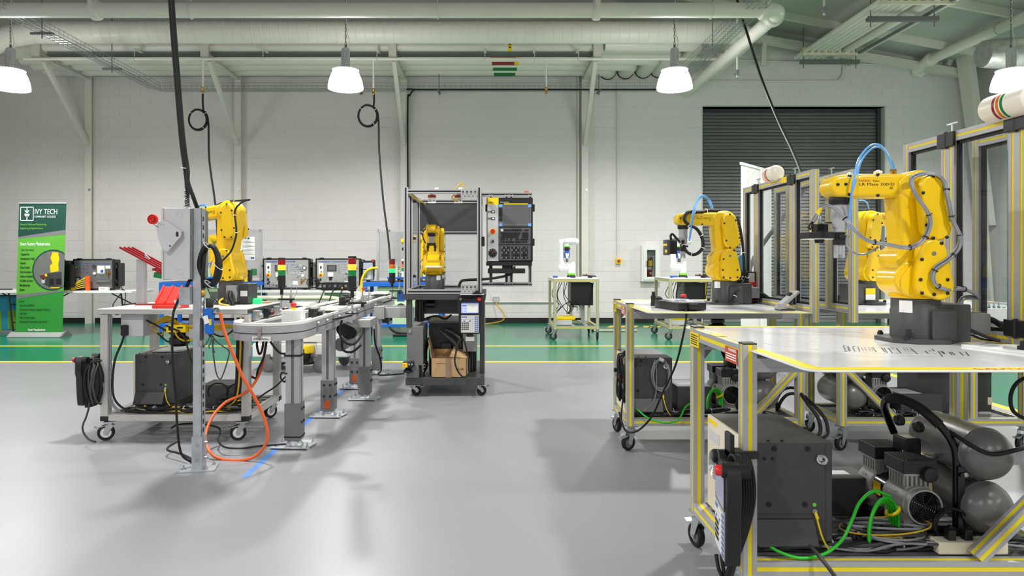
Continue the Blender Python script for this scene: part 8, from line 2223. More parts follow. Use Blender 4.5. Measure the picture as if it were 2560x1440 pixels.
# pull-up banners
t = thing('display_banner', 'green pull-up banner with white lettering at the far left', 'banner', (-7.35, 10.75, 0))
BL, BR, BZ, BT, BYY = -7.72, -6.955, 0.075, 2.165, 10.78
LEAN = 0.065
def bpt(u, v):
 """banner surface point: u across 0..1, v up 0..1"""
 return Vector((BL + (BR - BL) * u + LEAN * v, BYY, BZ + (BT - BZ) * v))
bx = Matrix(((1, 0, LEAN / (BT - BZ)), (0, 1, 0), (0, 0, 1)))
def bpoly(name, pts, m, d, par):
 k = MB(); n = len(pts)
 f = [bpt(*p) + Vector((0, -d, 0)) for p in pts]; g = [bpt(*p) + Vector((0, -d + 0.0012, 0)) for p in pts]
 k.add(f + g, [list(range(n)), list(reversed(range(n, 2 * n)))] + [[i, n + i, n + (i + 1) % n, (i + 1) % n] for i in range(n)])
 return k.build(name, m, par)
sh = bpoly('fabric', [(0, 0), (1, 0), (1, 1), (0, 1)], 'ban_green', 0.0, t)
def vy(zy):
 return 1 - (zy - 108) / (1278 - 108.0)
def ux(zx, zy):
 l = 163 + (137 - 163) * (zy - 108) / 1170.0
 r = 595 + (553 - 595) * (zy - 108) / 1170.0
 return (zx - l) / (r - l)
def Q(zx, zy):
 return (ux(zx, zy), vy(zy))
bpoly('fabric_print', [(0, vy(420)), (1, vy(350)), (1, 1), (0, 1)], 'ban_dark', 0.0015, sh)
bpoly('fabric_print', [(0, vy(935)), (1, vy(900)), (1, vy(390)), (0, vy(425))], 'ban_lime', 0.0015, sh)
bpoly('fabric_print', [(0, vy(425)), (1, vy(388)), (1, vy(345)), (0, vy(410))], 'ban_grey', 0.0025, sh)
bpoly('fabric_print', [(0, vy(975)), (1, vy(905)), (1, vy(895)), (0, vy(935))], 'ban_grey', 0.0025, sh)
def disc(c, r, m, d, n=28, clip=1.0):
 cu, cv = Q(*c)
 H, Wd = BT - BZ, BR - BL
 pts = []
 for i in range(n):
  a = 2 * PI * i / n
  pts.append((min(clip, cu + r * math.cos(a) / Wd), cv + r * math.sin(a) / H))
 return bpoly('fabric_print', pts, m, d, sh)
disc((470, 712), 0.335, 'ban_dark', 0.0025)
disc((470, 712), 0.312, 'mid_grey', 0.0035)
def bq(pts, m, d):
 return bpoly('fabric_print', [Q(*p) for p in pts], m, d, sh)
bq([(350, 760), (550, 730), (552, 850), (500, 868), (440, 868), (385, 835)], 'dark_grey', 0.004)
bq([(470, 548), (520, 552), (530, 610), (520, 660), (525, 720), (450, 735), (445, 670), (470, 650), (450, 600)], 'safety_yellow', 0.0045)
bq([(415, 742), (540, 728), (545, 775), (425, 785)], 'charcoal', 0.0048)
for i, (a, c, m) in enumerate((((370, 790), (400, 830), 'light_grey'), ((400, 745), (420, 770), 'safety_yellow'), ((440, 790), (480, 850), 'ink'), ((500, 790), (545, 840), 'ink'), ((450, 868), (530, 876), 'safety_yellow'), ((375, 755), (395, 800), 'dark_red'))):
 bq([(a[0], c[1]), (c[0], c[1]), (c[0], a[1]), (a[0], a[1])], m, 0.005)
BM = (Matrix(((1, 0, LEAN / (BT - BZ)), (0, 1, 0), (0, 0, 1))) @ FRONT)
def btext(s, zx, zy, h, m, sx=0.7, bold=0.0, name='lettering'):
 u, v = Q(zx, zy)
 q = bpt(u, v)
 text(s, (q.x, q.y - 0.006, q.z), h, BM, m, sh, name, sx=sx, bold=bold)
btext('IVY TECH', 304, 204, 0.122, 'ink_white', 0.72)
btext('COMMUNITY COLLEGE', 303, 235, 0.045, 'ink_white', 0.73)
btext('School of Advanced Manufacturing', 176, 306, 0.052, 'ban_lime_ink', 0.58)
btext('Engineering & Applied Science', 176, 341, 0.052, 'ban_lime_ink', 0.58)
btext('Smart Factory Mechatronics', 176, 488, 0.076, 'ink_white', 0.56, 0.0012)
for i, s in enumerate(('Table-Top Version', 'Targeted for', 'Introduction in High', 'Schools', '(Dual Credit /', 'Dual Enrollment', 'Hands on Industry', '4.0 Skills via Smart', 'Manufacturing', 'System')):
 btext(s, 180 - i * 0.6, 536 + i * 40.2, 0.049, 'ban_dark' if i == 0 else 'ink', 0.58, 0.0 if i == 0 else 0.0008)
for s, y in (('Features:', 1003), ('\u2022 Smart Robot (FANUC)', 1040), ('\u2022 Smart Sensors (Inductive, Capacitive, Ultrasonic,', 1078), ('   Light Beam', 1113), ('\u2022 Smart Conveyor System', 1150), ('\u2022 Allen-Bradley Programmable Logic Controls', 1188)):
 btext(s, 168, y, 0.046, 'ink', 0.55, 0.0004)
btext('Smart Manufacturing', 251, 1264, 0.056, 'ink_white', 0.6, 0.001)
b = MB()                                                # emblem: square frame with a leaf sprig
def bl(p, q, w):
 a, c = bpt(*Q(*p)) + Vector((0, -0.005, 0)), bpt(*Q(*q)) + Vector((0, -0.005, 0))
 b.bar(a, c, w, 0.0012, up=(0, -1, 0))
for p, q in (((178, 140), (294, 140)), ((294, 140), (293, 260)), ((293, 260), (177, 260)), ((177, 260), (178, 140))):
 bl(p, q, 0.010)
bl((236, 142), (236, 185), 0.012); bl((236, 200), (236, 258), 0.016)
for y0 in (168, 198):
 bl((217, y0), (236, y0 + 26), 0.014); bl((255, y0), (236, y0 + 26), 0.014)
bl((214, 206), (236, 232), 0.014); bl((258, 206), (236, 232), 0.014)
b.build('emblem', 'ink_white', sh)
MB().bar(bpt(0, 1) + Vector((-0.01, 0, 0.01)), bpt(1, 1) + Vector((0.01, 0, 0.01)), 0.025, 0.025).build('top_rail', 'alu', t, bevel=0.004)
b = MB(); b.hull([(10.70, 0.01, 0.012), (10.86, 0.01, 0.012), (10.80, 0.055, 0.03)], BL - 0.08, BR + 0.02, axis='x'); b.build('base', 'alu', t, bevel=0.002)
b = MB(); b.hull([(10.70, 0.01, 0.014), (10.95, 0.01, 0.012), (10.83, 0.06, 0.034)], BR + 0.02, BR + 0.045, axis='x'); b.build('base_cap', 'mid_grey', t)
MB().bar(((BL + BR) / 2, BYY + 0.05, 0.05), ((BL + BR) / 2 + LEAN, BYY + 0.03, BT), 0.018).build('support_pole', 'mid_grey', t)
t = thing('plain_banner', 'plain white back of a pull-up banner standing before the overhead door', 'banner', (2.9, 7.2, 0))
A, B = Vector((2.60, 6.9, 0)), Vector((3.19, 7.55, 0))
d = (B - A).normalized(); nn = Vector((d.y, -d.x, 0))
b = MB(); b.bar(A + Vector((0, 0, 1.15)), B + Vector((0, 0, 1.15)), 0.0025, 2.2, up=(0, 0, 1)); b.build('fabric', 'paper', t)
MB().bar(A + Vector((0, 0, 2.26)) - d * 0.01, B + Vector((0, 0, 2.26)) + d * 0.01, 0.026, 0.03).build('top_rail', 'white_plastic', t, bevel=0.004)
mp = A.lerp(B, 0.58) + nn * 0.02
MB().bar(mp + Vector((0, 0, 0.06)), mp + Vector((0, 0, 2.25)), 0.022).build('support_pole', 'white_plastic', t)
MB().bar(A + Vector((0, 0, 0.035)) - d * 0.03, B + Vector((0, 0, 0.035)) + d * 0.03, 0.14, 0.07).build('base', 'light_grey', t, bevel=0.02, seg=3)
MB().tube(spl([mp + Vector((0, 0, 2.1)) - d * 0.02, mp + Vector((0, 0, 1.95)) - d * 0.16, mp + Vector((0, 0, 1.8)) - d * 0.14, mp + Vector((0, 0, 1.76)) - d * 0.05], 6), 0.003, 5).build('bungee', 'mid_grey', t)
b = MB(); b.tube(spl([P(1838, -60, 9.8), P(1843, 0, 9.6), P(1870, 90, 9.2), P(1905, 200, 8.6), P(1945, 300, 7.9), P(1980, 375, 7.2), P(2003, 432, 6.6), P(2012, 470, 6.2), (2.03, 5.2, 1.2), (2.03, 4.6, 0.9)], 8), 0.017, 10)
solo(b, 'drop_cable', 'black_rubber', 'thick black cable slanting from the roof down behind the second cart', 'cable', smooth=60)
# ------------------------------------------------------------------ tables and trainers along the back
def folding_table(lab, x0, x1, y0, y1, z=0.74, legs='black_plastic'):
 t = thing('folding_table', lab, 'table', ((x0 + x1) / 2, (y0 + y1) / 2, 0), 'white folding tables')
 MB().poly(rrect(x0, x1, y0, y1, 0.05), 'z', z - 0.045, z).build('table_top', 'white_plastic', t, bevel=0.008, seg=2)
 for x, s in ((x0 + 0.22, 1), (x1 - 0.22, -1)):
  for y in (y0 + 0.08, y1 - 0.08):
   b = MB(); b.tube([(x, y, z - 0.045), (x - s * 0.08, y, 0.03), (x - s * 0.08, y, 0)], 0.014, 8); b.build('leg', legs, t)
  b = MB(); b.cyl((x - s * 0.06, y0 + 0.08, 0.2), (x - s * 0.06, y1 - 0.08, 0.2), 0.012, 8); b.cyl((x - s * 0.02, (y0 + y1) / 2, z - 0.24), (x + s * 0.35, (y0 + y1) / 2, z - 0.05), 0.010, 8); b.cyl((x - s * 0.02, y0 + 0.08, z - 0.24), (x - s * 0.02, y1 - 0.08, z - 0.24), 0.010, 8)
  b.build('brace', legs, t)
 return t
folding_table('white folding table at the far left behind the green banner', -7.78, -5.95, 11.0, 11.75)
folding_table('white folding table cut off by the left edge', -9.75, -7.86, 11.05, 11.8)
def trainer(lab, x0, x1, y, z, kind, depth=0.20, ztop=0.50):
 t = thing('trainer_case', lab, 'case', ((x0 + x1) / 2, y, z), 'trainer cases on the tables')
 z1 = z + ztop
 b = MB(); b.lo(x0, x1, y, y + depth, z + 0.012, z1); sh_ = b.build('shell', 'black_plastic', t, bevel=0.02, seg=2)
 b = MB(); b.lo(x0 - 0.008, x1 + 0.008, y + 0.01, y + 0.035, z + 0.005, z1 + 0.008); b.build('rim', 'black_gloss', t, bevel=0.012, seg=2)
 for x in (x0 + 0.10, x1 - 0.10):
  MB().lo(x - 0.035, x + 0.035, y + 0.0, y + 0.05, z1, z1 + 0.02).build('latch', 'black_plastic', t, bevel=0.004)
  MB().lo(x - 0.03, x + 0.03, y, y + 0.05, z, z + 0.015).build('foot', 'black_rubber', t)
 for zz in (z + 0.15, z1 - 0.12):
  MB().lo(x1, x1 + 0.025, y + 0.02, y + 0.06, zz - 0.03, zz + 0.03).build('hinge', 'black_plastic', t, bevel=0.003)
  MB().lo(x0 - 0.022, x0, y + 0.0, y + 0.05, zz - 0.015, zz + 0.015).build('hinge', 'black_plastic', t, bevel=0.003)
 b = MB(); b.lo(x1 + 0.0, x1 + 0.03, y + 0.08, y + depth + 0.07, z + 0.06, z1 - 0.06); b.build('carry_handle', 'black_gloss', t, bevel=0.01)
 W, H = x1 - x0, ztop
 pm = 'alu_dull' if kind != 'fluid' else 'tank_grey'
 pn = MB().lo(x0 + 0.025, x1 - 0.025, y - 0.004, y + 0.002, z + 0.035, z1 - 0.02).build('front_panel', pm, t)
 def r(u0, u1, v0, v1, m, nm, d=0.004):
  return MB().lo(x0 + W * u0, x0 + W * u1, y - 0.004 - d, y - 0.004, z + H * v0, z + H * v1).build(nm, m, pn)
 if kind == 'logic':
  text('PROGRAMMABLE CONTROLLER SYSTEM', (x0 + W * 0.07, y - 0.005, z + H * 0.885), 0.032, FRONT, 'ink_blue', pn, sx=W / 0.75 * 0.8, bold=0.0008)
  k = r(0.07, 0.17, 0.5, 0.86, 'paper', 'switch_plate', 0.001); r(0.10, 0.135, 0.68, 0.76, 'ink', 'rocker', 0.004)
  MB().cyl((x0 + W * 0.125, y - 0.006, z + H * 0.47), (x0 + W * 0.125, y - 0.004, z + H * 0.47), 0.038, 18).build('stop_ring', 'safety_yellow', pn)
  MB().lathe([(0.016, 0), (0.02, 0.015), (0.014, 0.02)], (x0 + W * 0.12, y - 0.006, z + H * 0.47), (0, -1, 0), 14).build('stop_button', 'red', pn)
  MB().lathe([(0.012, 0), (0.012, 0.008)], (x0 + W * 0.13, y - 0.006, z + H * 0.58), (0, -1, 0), 12).build('start_button', 'green_dark', pn)
  k = r(0.26, 0.47, 0.60, 0.80, 'dark_grey', 'display_bezel', 0.01); MB().lo(x0 + W * 0.29, x0 + W * 0.44, y - 0.0155, y - 0.014, z + H * 0.64, z + H * 0.77).build('display', 'screen_dark', k)
  r(0.28, 0.40, 0.42, 0.56, 'white_plastic', 'module', 0.02); r(0.31, 0.37, 0.30, 0.42, 'ink', 'module', 0.015); r(0.29, 0.45, 0.24, 0.33, 'alu_dull', 'module', 0.012)
  for i in range(6):
   r(0.10 + 0.055 * i, 0.135 + 0.055 * i, 0.12, 0.17, 'alu_dull' if i % 2 else 'mid_grey', 'terminal', 0.012)
  for i in range(2):
   r(0.09, 0.13, 0.14 + 0.14 * i, 0.22 + 0.14 * i, 'ink', 'socket', 0.004)
  for i in range(7):
   for j in range(3):
    r(0.50 + 0.02 * (j == 0), 0.51 + 0.02 * (j == 0), 0.80 - 0.05 * i, 0.82 - 0.05 * i, 'ink' if j == 0 else 'ink_blue', 'jack', 0.002) if j == 0 else None
  for i, (u, v, w) in enumerate(((0.60, 0.80, 0.2), (0.60, 0.72, 0.24), (0.60, 0.64, 0.2), (0.60, 0.48, 0.26), (0.60, 0.34, 0.24), (0.60, 0.26, 0.2))):
   r(u, u + w, v, v + 0.006, 'ink_blue', 'printed_line', 0.0006)
  for i in range(8):
   MB().lathe([(0.006, 0), (0.006, 0.004)], (x0 + W * (0.62 + 0.09 * (i % 4)), y - 0.004, z + H * (0.77 - 0.22 * (i // 4))), (0, -1, 0), 8).build('jack', 'white_plastic', pn)
  MB().lathe([(0.035, 0), (0.035, 0.015), (0.028, 0.018)], (x0 + W * 0.89, y - 0.004, z + H * 0.70), (0, -1, 0), 18).build('dial', 'charcoal', pn)
  MB().lathe([(0.024, 0.018), (0.022, 0.02)], (x0 + W * 0.89, y - 0.004, z + H * 0.70), (0, -1, 0), 18).build('dial_face', 'paper', pn)
  MB().lathe([(0.024, 0), (0.024, 0.012)], (x0 + W * 0.85, y - 0.004, z + H * 0.46), (0, -1, 0), 16).build('gauge', 'paper', pn)
  b = MB(); b.cyl((x0 + W * 0.80, y - 0.02, z + H * 0.2), (x0 + W * 0.90, y - 0.02, z + H * 0.36), 0.012, 8); b.cyl((x0 + W * 0.83, y - 0.03, z + H * 0.16), (x0 + W * 0.83, y - 0.03, z + H * 0.34), 0.01, 8); b.build('fitting', 'brass', pn)
  r(0.64, 0.74, 0.16, 0.28, 'paper', 'printed_label', 0.001)
  rnd = random.Random(int(x0 * 100))
  for i in range(22):
   u, v = rnd.uniform(0.07, 0.48), rnd.uniform(0.08, 0.26)
   r(u, u + rnd.uniform(0.02, 0.05), v, v + rnd.uniform(0.02, 0.05), rnd.choice(('ink', 'light_grey', 'dark_grey', 'zinc')), 'terminal', rnd.uniform(0.006, 0.02))
  for i in range(16):
   u, v = rnd.uniform(0.56, 0.9), rnd.uniform(0.3, 0.84)
   r(u, u + rnd.uniform(0.03, 0.08), v, v + 0.012, rnd.choice(('ink_blue', 'ink', 'white_plastic')), 'printed_line', 0.0008)
 elif kind == 'fluid':
  for i in range(12):
   MB().lathe([(0.009, 0), (0.009, 0.008)], (x0 + W * (0.10 + 0.09 * (i % 4)), y - 0.004, z + H * (0.80 - 0.10 * (i // 4))), (0, -1, 0), 8).build('jack', 'ink_blue' if i % 3 else 'dark_red', pn)
  r(0.60, 0.78, 0.55, 0.80, 'paper', 'printed_label', 0.001); r(0.68, 0.75, 0.57, 0.66, 'ink_blue', 'printed_mark', 0.0016); r(0.80, 0.92, 0.70, 0.80, 'paper', 'printed_label', 0.001)
  r(0.08, 0.20, 0.22, 0.44, 'ink', 'socket', 0.012); r(0.11, 0.17, 0.26, 0.40, 'light_grey', 'socket_face', 0.016)
  MB().lathe([(0.03, 0), (0.03, 0.015)], (x0 + W * 0.52, y - 0.004, z + H * 0.78), (0, -1, 0), 16).build('gauge', 'charcoal', pn)
  MB().lathe([(0.022, 0), (0.022, 0.02)], (x0 + W * 0.54, y - 0.004, z + H * 0.55), (0, -1, 0), 16).build('gauge', 'paper', pn)
  b = MB(); b.cyl((x0 + W * 0.58, y - 0.02, z + H * 0.32), (x0 + W * 0.94, y - 0.02, z + H * 0.32), 0.018, 12); b.build('air_cylinder', 'chrome', pn)
  b = MB(); b.cyl((x0 + W * 0.87, y - 0.02, z + H * 0.42), (x0 + W * 0.87, y - 0.02, z + H * 0.66), 0.010, 8); b.cyl((x0 + W * 0.82, y - 0.02, z + H * 0.58), (x0 + W * 0.92, y - 0.02, z + H * 0.58), 0.012, 8); b.build('fitting', 'brass', pn)
  r(0.05, 0.92, 0.86, 0.875, 'ink_blue', 'printed_line', 0.0006)
 return t
trainer('black trainer case with a metal fluid panel on the far left table', -7.02, -6.33, 11.15, 0.74, 'fluid', 0.22, 0.52)
q = trainer('black case seen end-on beside the green banner', -0.35, 0.35, 0.0, 0.0, 'plain', 0.26, 0.50)
q.location = (-7.33, 11.25, 0.74); q.rotation_euler = (0, 0, R(-70));
trainer('grey-panelled controller trainer case on the rear white table, left of two', -3.93, -3.12, 11.45, 0.74, 'logic', 0.22, 0.53)
trainer('grey-panelled controller trainer case on the rear white table, right of two', -3.02, -2.25, 11.45, 0.74, 'logic', 0.22, 0.53)
t = thing('patch_block', 'orange patch block with yellow leads standing before the fluid trainer', 'block', (-6.72, 11.08, 0.74))
MB().lo(-6.755, -6.69, 11.06, 11.10, 0.742, 0.98).build('block', 'orange', t, bevel=0.004)
for i in range(5):
 MB().tube(spl([(-6.755, 11.06, 0.80 + i * 0.035), (-6.85, 11.04, 0.78 + i * 0.03), (-6.96 - 0.01 * i, 11.03, 0.75 + 0.006 * i)], 5), 0.008, 6).build('lead', 'cable_yellow', t, smooth=60)
MB().tube(spl([(-6.755, 11.06, 0.96), (-6.9, 11.04, 0.86), (-6.98, 11.08, 0.92), (-6.98, 11.12, 1.08), (-6.95, 11.14, 1.14)], 5), 0.008, 6).build('lead', 'cable_yellow', t, smooth=60)
t = thing('pliers', 'red-handled pliers lying on the far left table', 'tool', (-7.05, 11.06, 0.74))
b = MB(); b.bar((-7.12, 11.05, 0.755), (-6.98, 11.06, 0.765), 0.03, 0.022); b.bar((-7.12, 11.09, 0.775), (-6.98, 11.06, 0.765), 0.03, 0.022); b.build('handle', 'red', t, bevel=0.004)
b = MB(); b.bar((-6.98, 11.06, 0.765), (-6.90, 11.06, 0.755), 0.03, 0.02); b.build('jaw', 'black_plastic', t, bevel=0.003)
solo(MB().lo(-7.14, -6.99, 11.01, 11.04, 0.74, 0.756), 'marker', 'safety_yellow', 'yellow marker beside the red pliers', 'marker', bevel=0.003)
t = thing('power_adapter', 'small white adapter block before the fluid trainer', 'adapter', (-6.45, 11.08, 0.74))
MB().lo(-6.53, -6.38, 11.05, 11.12, 0.74, 0.80).build('housing', 'white_plastic', t, bevel=0.004); MB().lo(-6.50, -6.42, 11.048, 11.05, 0.755, 0.785).build('label', 'light_grey', t)
b = MB(); b.tube(spl([(-6.32, 11.2, 0.9), (-6.22, 11.18, 0.8), (-6.18, 11.1, 0.70), (-6.25, 10.98, 0.50), (-6.2, 10.98, 0.35), (-6.08, 10.98, 0.42), (-6.05, 11.0, 0.70), (-6.15, 11.1, 0.76)], 6), 0.008, 6)
solo(b, 'cable', 'black_rubber', 'black power cord drooping over the right end of the far left table', 'cord', smooth=60)
b = MB(); b.lo(-8.9, -8.25, 11.2, 11.6, 0.14, 0.66); t = thing('fabric_crate', 'teal and olive printed fabric crate under the far left table edge', 'crate', (-8.6, 11.4, 0))
MB().lo(-9.2, -8.05, 11.25, 11.6, 0.06, 0.64).build('shell', 'teal', t, bevel=0.01)
for x, z0, z1, m in ((-8.62, 0.38, 0.64, 'teal'), (-8.42, 0.06, 0.38, 'olive'), (-8.18, 0.08, 0.40, 'olive')):
 MB().lo(x, x + 0.13, 11.247, 11.25, z0, z1).build('printed_patch', m, t)
MB().tube(ring((-8.72, 11.246, 0.44), 0.05, (0, 1, 0), 18, rz=0.06), 0.009, 5, closed=True).build('printed_letter', 'light_grey', t)
MB().lo(-8.70, -8.60, 11.247, 11.25, 0.06, 0.20).build('printed_patch', 'ink', t)
b = MB(); b.lo(-9.2, -8.1, 11.2, 11.25, 0.745, 0.765); solo(b, 'dark_cable_tray', 'dark_grey', 'flat dark strip lying on the cut-off left table', 'strip')
b = MB(); b.box((-8.55, 11.16, 0.755), (0.12, 0.04, 0.03)); solo(b, 'blue_plug', 'hose_blue', 'small light blue plug on the cut-off left table', 'plug', bevel=0.006)
# rear white table with curved cream frame
t = thing('curved_leg_table', 'white table on a curved cream frame carrying two trainer cases', 'table', (-3.1, 11.5, 0))
MB().lo(-4.05, -2.12, 11.15, 11.9, 0.70, 0.735).build('table_top', 'white_plastic', t, bevel=0.004)
for y in (11.05,):
 b = MB(); b.tube(spl([(-4.05, y, 0.62), (-3.2, y, 0.62), (-2.75, y, 0.62), (-2.5, y, 0.58), (-2.35, y, 0.42), (-2.28, y, 0.2), (-2.26, y, 0.02)], 6), 0.04, 10); b.build('curved_frame', 'cream', t, smooth=60)
 b = MB(); b.tube(spl([(-2.9, 11.6, 0.655), (-2.45, 11.6, 0.62), (-2.25, 11.6, 0.45), (-2.19, 11.6, 0.2), (-2.19, 11.6, 0.02)], 6), 0.04, 10); b.build('curved_frame', 'cream', t, smooth=60)
MB().lo(-4.07, -4.0, 11.03, 11.09, 0.60, 1.10).build('upright', 'alu_dull', t, bevel=0.003)
for x in (-4.0, -2.3):
 MB().lo(x - 0.03, x + 0.03, 11.75, 11.81, 0, 0.70).build('leg', 'cream', t)
MB().lo(-4.03, -3.98, 11.06, 11.12, 0, 0.6).build('leg', 'cream', t)
t = thing('power_module', 'black switch module with cables on the rear white table', 'module', (-2.7, 11.25, 0.735))
MB().lo(-2.85, -2.35, 11.18, 11.4, 0.737, 0.87).build('housing', 'black_plastic', t, bevel=0.004)
for i in range(5):
 MB().lathe([(0.025, 0), (0.025, 0.012), (0.015, 0.014)], (-2.80 + i * 0.09, 11.18, 0.81), (0, -1, 0), 12).build('socket', 'charcoal' if i % 2 else 'mid_grey', t)
MB().cyl((-2.5, 11.178, 0.78), (-2.5, 11.172, 0.78), 0.012, 8).build('lamp', 'lit_amber', t)
for i in range(3):
 MB().tube(spl([(-2.78 + 0.15 * i, 11.16, 0.78), (-2.80 + 0.15 * i, 11.0, 0.66), (-2.86 + 0.17 * i, 10.98, 0.45), (-2.74 + 0.12 * i, 10.98, 0.36)], 5), 0.010, 6).build('cable', 'black_rubber', t, smooth=60)
b = MB()
for i in range(3):
 b.tube(ring((-3.06 + 0.02 * i, 11.38 + 0.02 * i, 0.86), 0.10 - 0.012 * i, (0.2, 1, 0), 20, rz=0.09), 0.007, 6, closed=True)
solo(b, 'cable_coil', 'black_rubber', 'black cable coil standing between the two grey-panelled trainer cases', 'cable', smooth=60)
b = MB(); b.poly([(-2.28, 0.74), (-2.20, 0.74), (-1.98, 1.0), (-2.02, 1.05)], 'y', 11.2, 11.4); solo(b, 'laptop_stand', 'light_grey', 'slanted grey panel right of the rear trainer cases', 'stand', bevel=0.003)
# blue benches with small automation stations
def blue_bench(lab, x0, x1, y0, y1, z, shelf=0.19):
 t = thing('blue_bench', lab, 'bench', ((x0 + x1) / 2, (y0 + y1) / 2, 0), 'blue steel benches')
 w = 0.06
 for x in (x0 + w / 2, x1 - w / 2):
  for y in (y0 + w / 2, y1 - w / 2):
   MB().lo(x - w / 2, x + w / 2, y - w / 2, y + w / 2, 0.06, z - 0.07).build('leg', 'blue', t, bevel=0.003)
   MB().cyl((x, y, 0), (x, y, 0.06), 0.03, 10).build('foot', 'black_rubber', t)
 MB().lo(x0, x1, y0, y1, z - 0.07, z).build('table_top', 'blue', t, bevel=0.004)
 MB().lo(x0 + 0.03, x1 - 0.03, y0 + 0.03, y1 - 0.03, z, z + 0.006).build('top_sheet', 'dark_grey', t)
 MB().lo(x0, x1, y0, y1, shelf - 0.04, shelf).build('shelf', 'blue', t, bevel=0.003)
 k = MB().lo(x0 + 0.22, x1 - 0.08, y0 + 0.1, y1 - 0.05, z - 0.42, z - 0.08).build('rack_unit', 'mint', t, bevel=0.004)
 for i in range(3):
  MB().lo(x0 + 0.3 + 0.25 * i, x0 + 0.42 + 0.25 * i, y0 + 0.096, y0 + 0.1, z - 0.36 + 0.04 * i, z - 0.16).build('rack_module', ['ink', 'ink_blue', 'mid_grey'][i % 3], k)
 MB().lo(x0 + 0.22, x1 - 0.08, y0 + 0.094, y0 + 0.1, z - 0.28, z - 0.27).build('rack_line', 'ink_blue', k)
 return t
blue_bench('blue bench carrying a small automation station behind the left cart', -5.45, -3.92, 10.9, 11.6, 0.885)
blue_bench('blue bench with a small automation station behind the caged robot', -2.10, -0.80, 10.9, 11.6, 0.885)
def station(lab, x0, x1, y, z, seed, frame_x0, frame_x1):
 """clear-backed frame and base plate crowded with small automation parts"""
 t = thing('automation_station', lab, 'station', ((x0 + x1) / 2, y, z), 'small automation stations')
 rnd = random.Random(seed)
 MB().lo(x0, x1, y, y + 0.45, z + 0.05, z + 0.075).build('base_plate', 'blue', t, bevel=0.003)
 for i in range(6):
  xx = x0 + 0.05 + (x1 - x0 - 0.1) * i / 5
  MB().lo(xx - 0.04, xx + 0.04, y + 0.05, y + 0.4, z + 0.006, z + 0.05).build('base_rail', 'black_plastic', t)
 cols = ['alu_dull', 'light_grey', 'mint', 'cable_blue', 'safety_yellow', 'white_plastic', 'charcoal', 'zinc']
 for i in range(26):
  xx = rnd.uniform(x0 + 0.05, x1 - 0.05); yy = y + rnd.uniform(0.04, 0.3); h = rnd.uniform(0.04, 0.2)
  w, d = rnd.uniform(0.03, 0.10), rnd.uniform(0.03, 0.1)
  b = MB(); b.lo(xx - w / 2, xx + w / 2, yy - d / 2, yy + d / 2, z + 0.075, z + 0.075 + h)
  if i % 3 == 0:
   b.cyl((xx, yy, z + 0.075 + h), (xx, yy, z + 0.12 + h), w * 0.22, 8)
  if i % 4 == 1:
   b.cyl((xx - w, yy - d / 2, z + 0.07 + h * 0.7), (xx + w, yy - d / 2, z + 0.07 + h * 0.7), 0.012, 8)
  b.build('small_module', cols[i % 8], t, bevel=0.003)
 for i in range(6):
  xx = rnd.uniform(x0 + 0.05, x1 - 0.15)
  MB().tube(spl([(xx, y + 0.1, z + 0.12), (xx + 0.02, y + 0.08, z + 0.28), (xx + 0.08, y + 0.08, z + 0.30 + 0.03 * (i % 3)), (xx + 0.12, y + 0.1, z + 0.14)], 5), 0.008, 6).build('air_tube', 'cable_blue' if i % 2 else 'cable_yellow', t, smooth=60)
 fy = y + 0.47
 for xx in (frame_x0, frame_x1):
  MB().prof((xx, fy, z + 0.01), (xx, fy, EYE + (VY - 573) * fy / FPX), 0.04, ms=0).build('frame_post', ['alu', 'alu'], t)
 zt_ = EYE + (VY - 577) * fy / FPX
 MB().prof((frame_x0, fy, zt_), (frame_x1, fy, zt_), 0.04, ms=0).build('frame_rail', ['alu', 'alu'], t)
 MB().lo(frame_x0 + 0.02, frame_x1 - 0.02, fy - 0.003, fy + 0.003, z + 0.05, zt_ - 0.02).build('clear_panel', 'acrylic', t)
 return t
s1_ = station('crowded small automation station with a clear back panel behind the left robot', -5.0, -4.3, 11.0, 0.891, 61, -5.05, -3.97)
q0, q1 = P(601, 592, 11.46), P(637, 650, 11.46)
k = MB().lo(q0.x, q1.x, 11.458, 11.461, q1.z, q0.z).build('notice_sheet', 'paper', s1_)
b = MB()
for i in range(12):
 b.lo(q0.x + 0.03, q0.x + 0.14 + 0.05 * ((i * 7) % 3), 11.4565, 11.458, q0.z - 0.06 - i * 0.022, q0.z - 0.054 - i * 0.022)
o = b.build('sheet_print', 'mid_grey', k); o['kind'] = 'stuff'
MB().lo(q0.x + 0.12, q0.x + 0.16, 11.4565, 11.458, q0.z - 0.04, q0.z - 0.01).build('sheet_mark', 'green_dark', k)
MB().lo(q1.x - 0.07, q1.x - 0.01, 11.4565, 11.458, q1.z + 0.02, q1.z + 0.05).build('sheet_mark', 'ink_blue', k)
s2_ = station('crowded small automation station with a clear back panel behind the caged robot', -1.72, -0.85, 11.0, 0.891, 62, -1.95, -0.80)
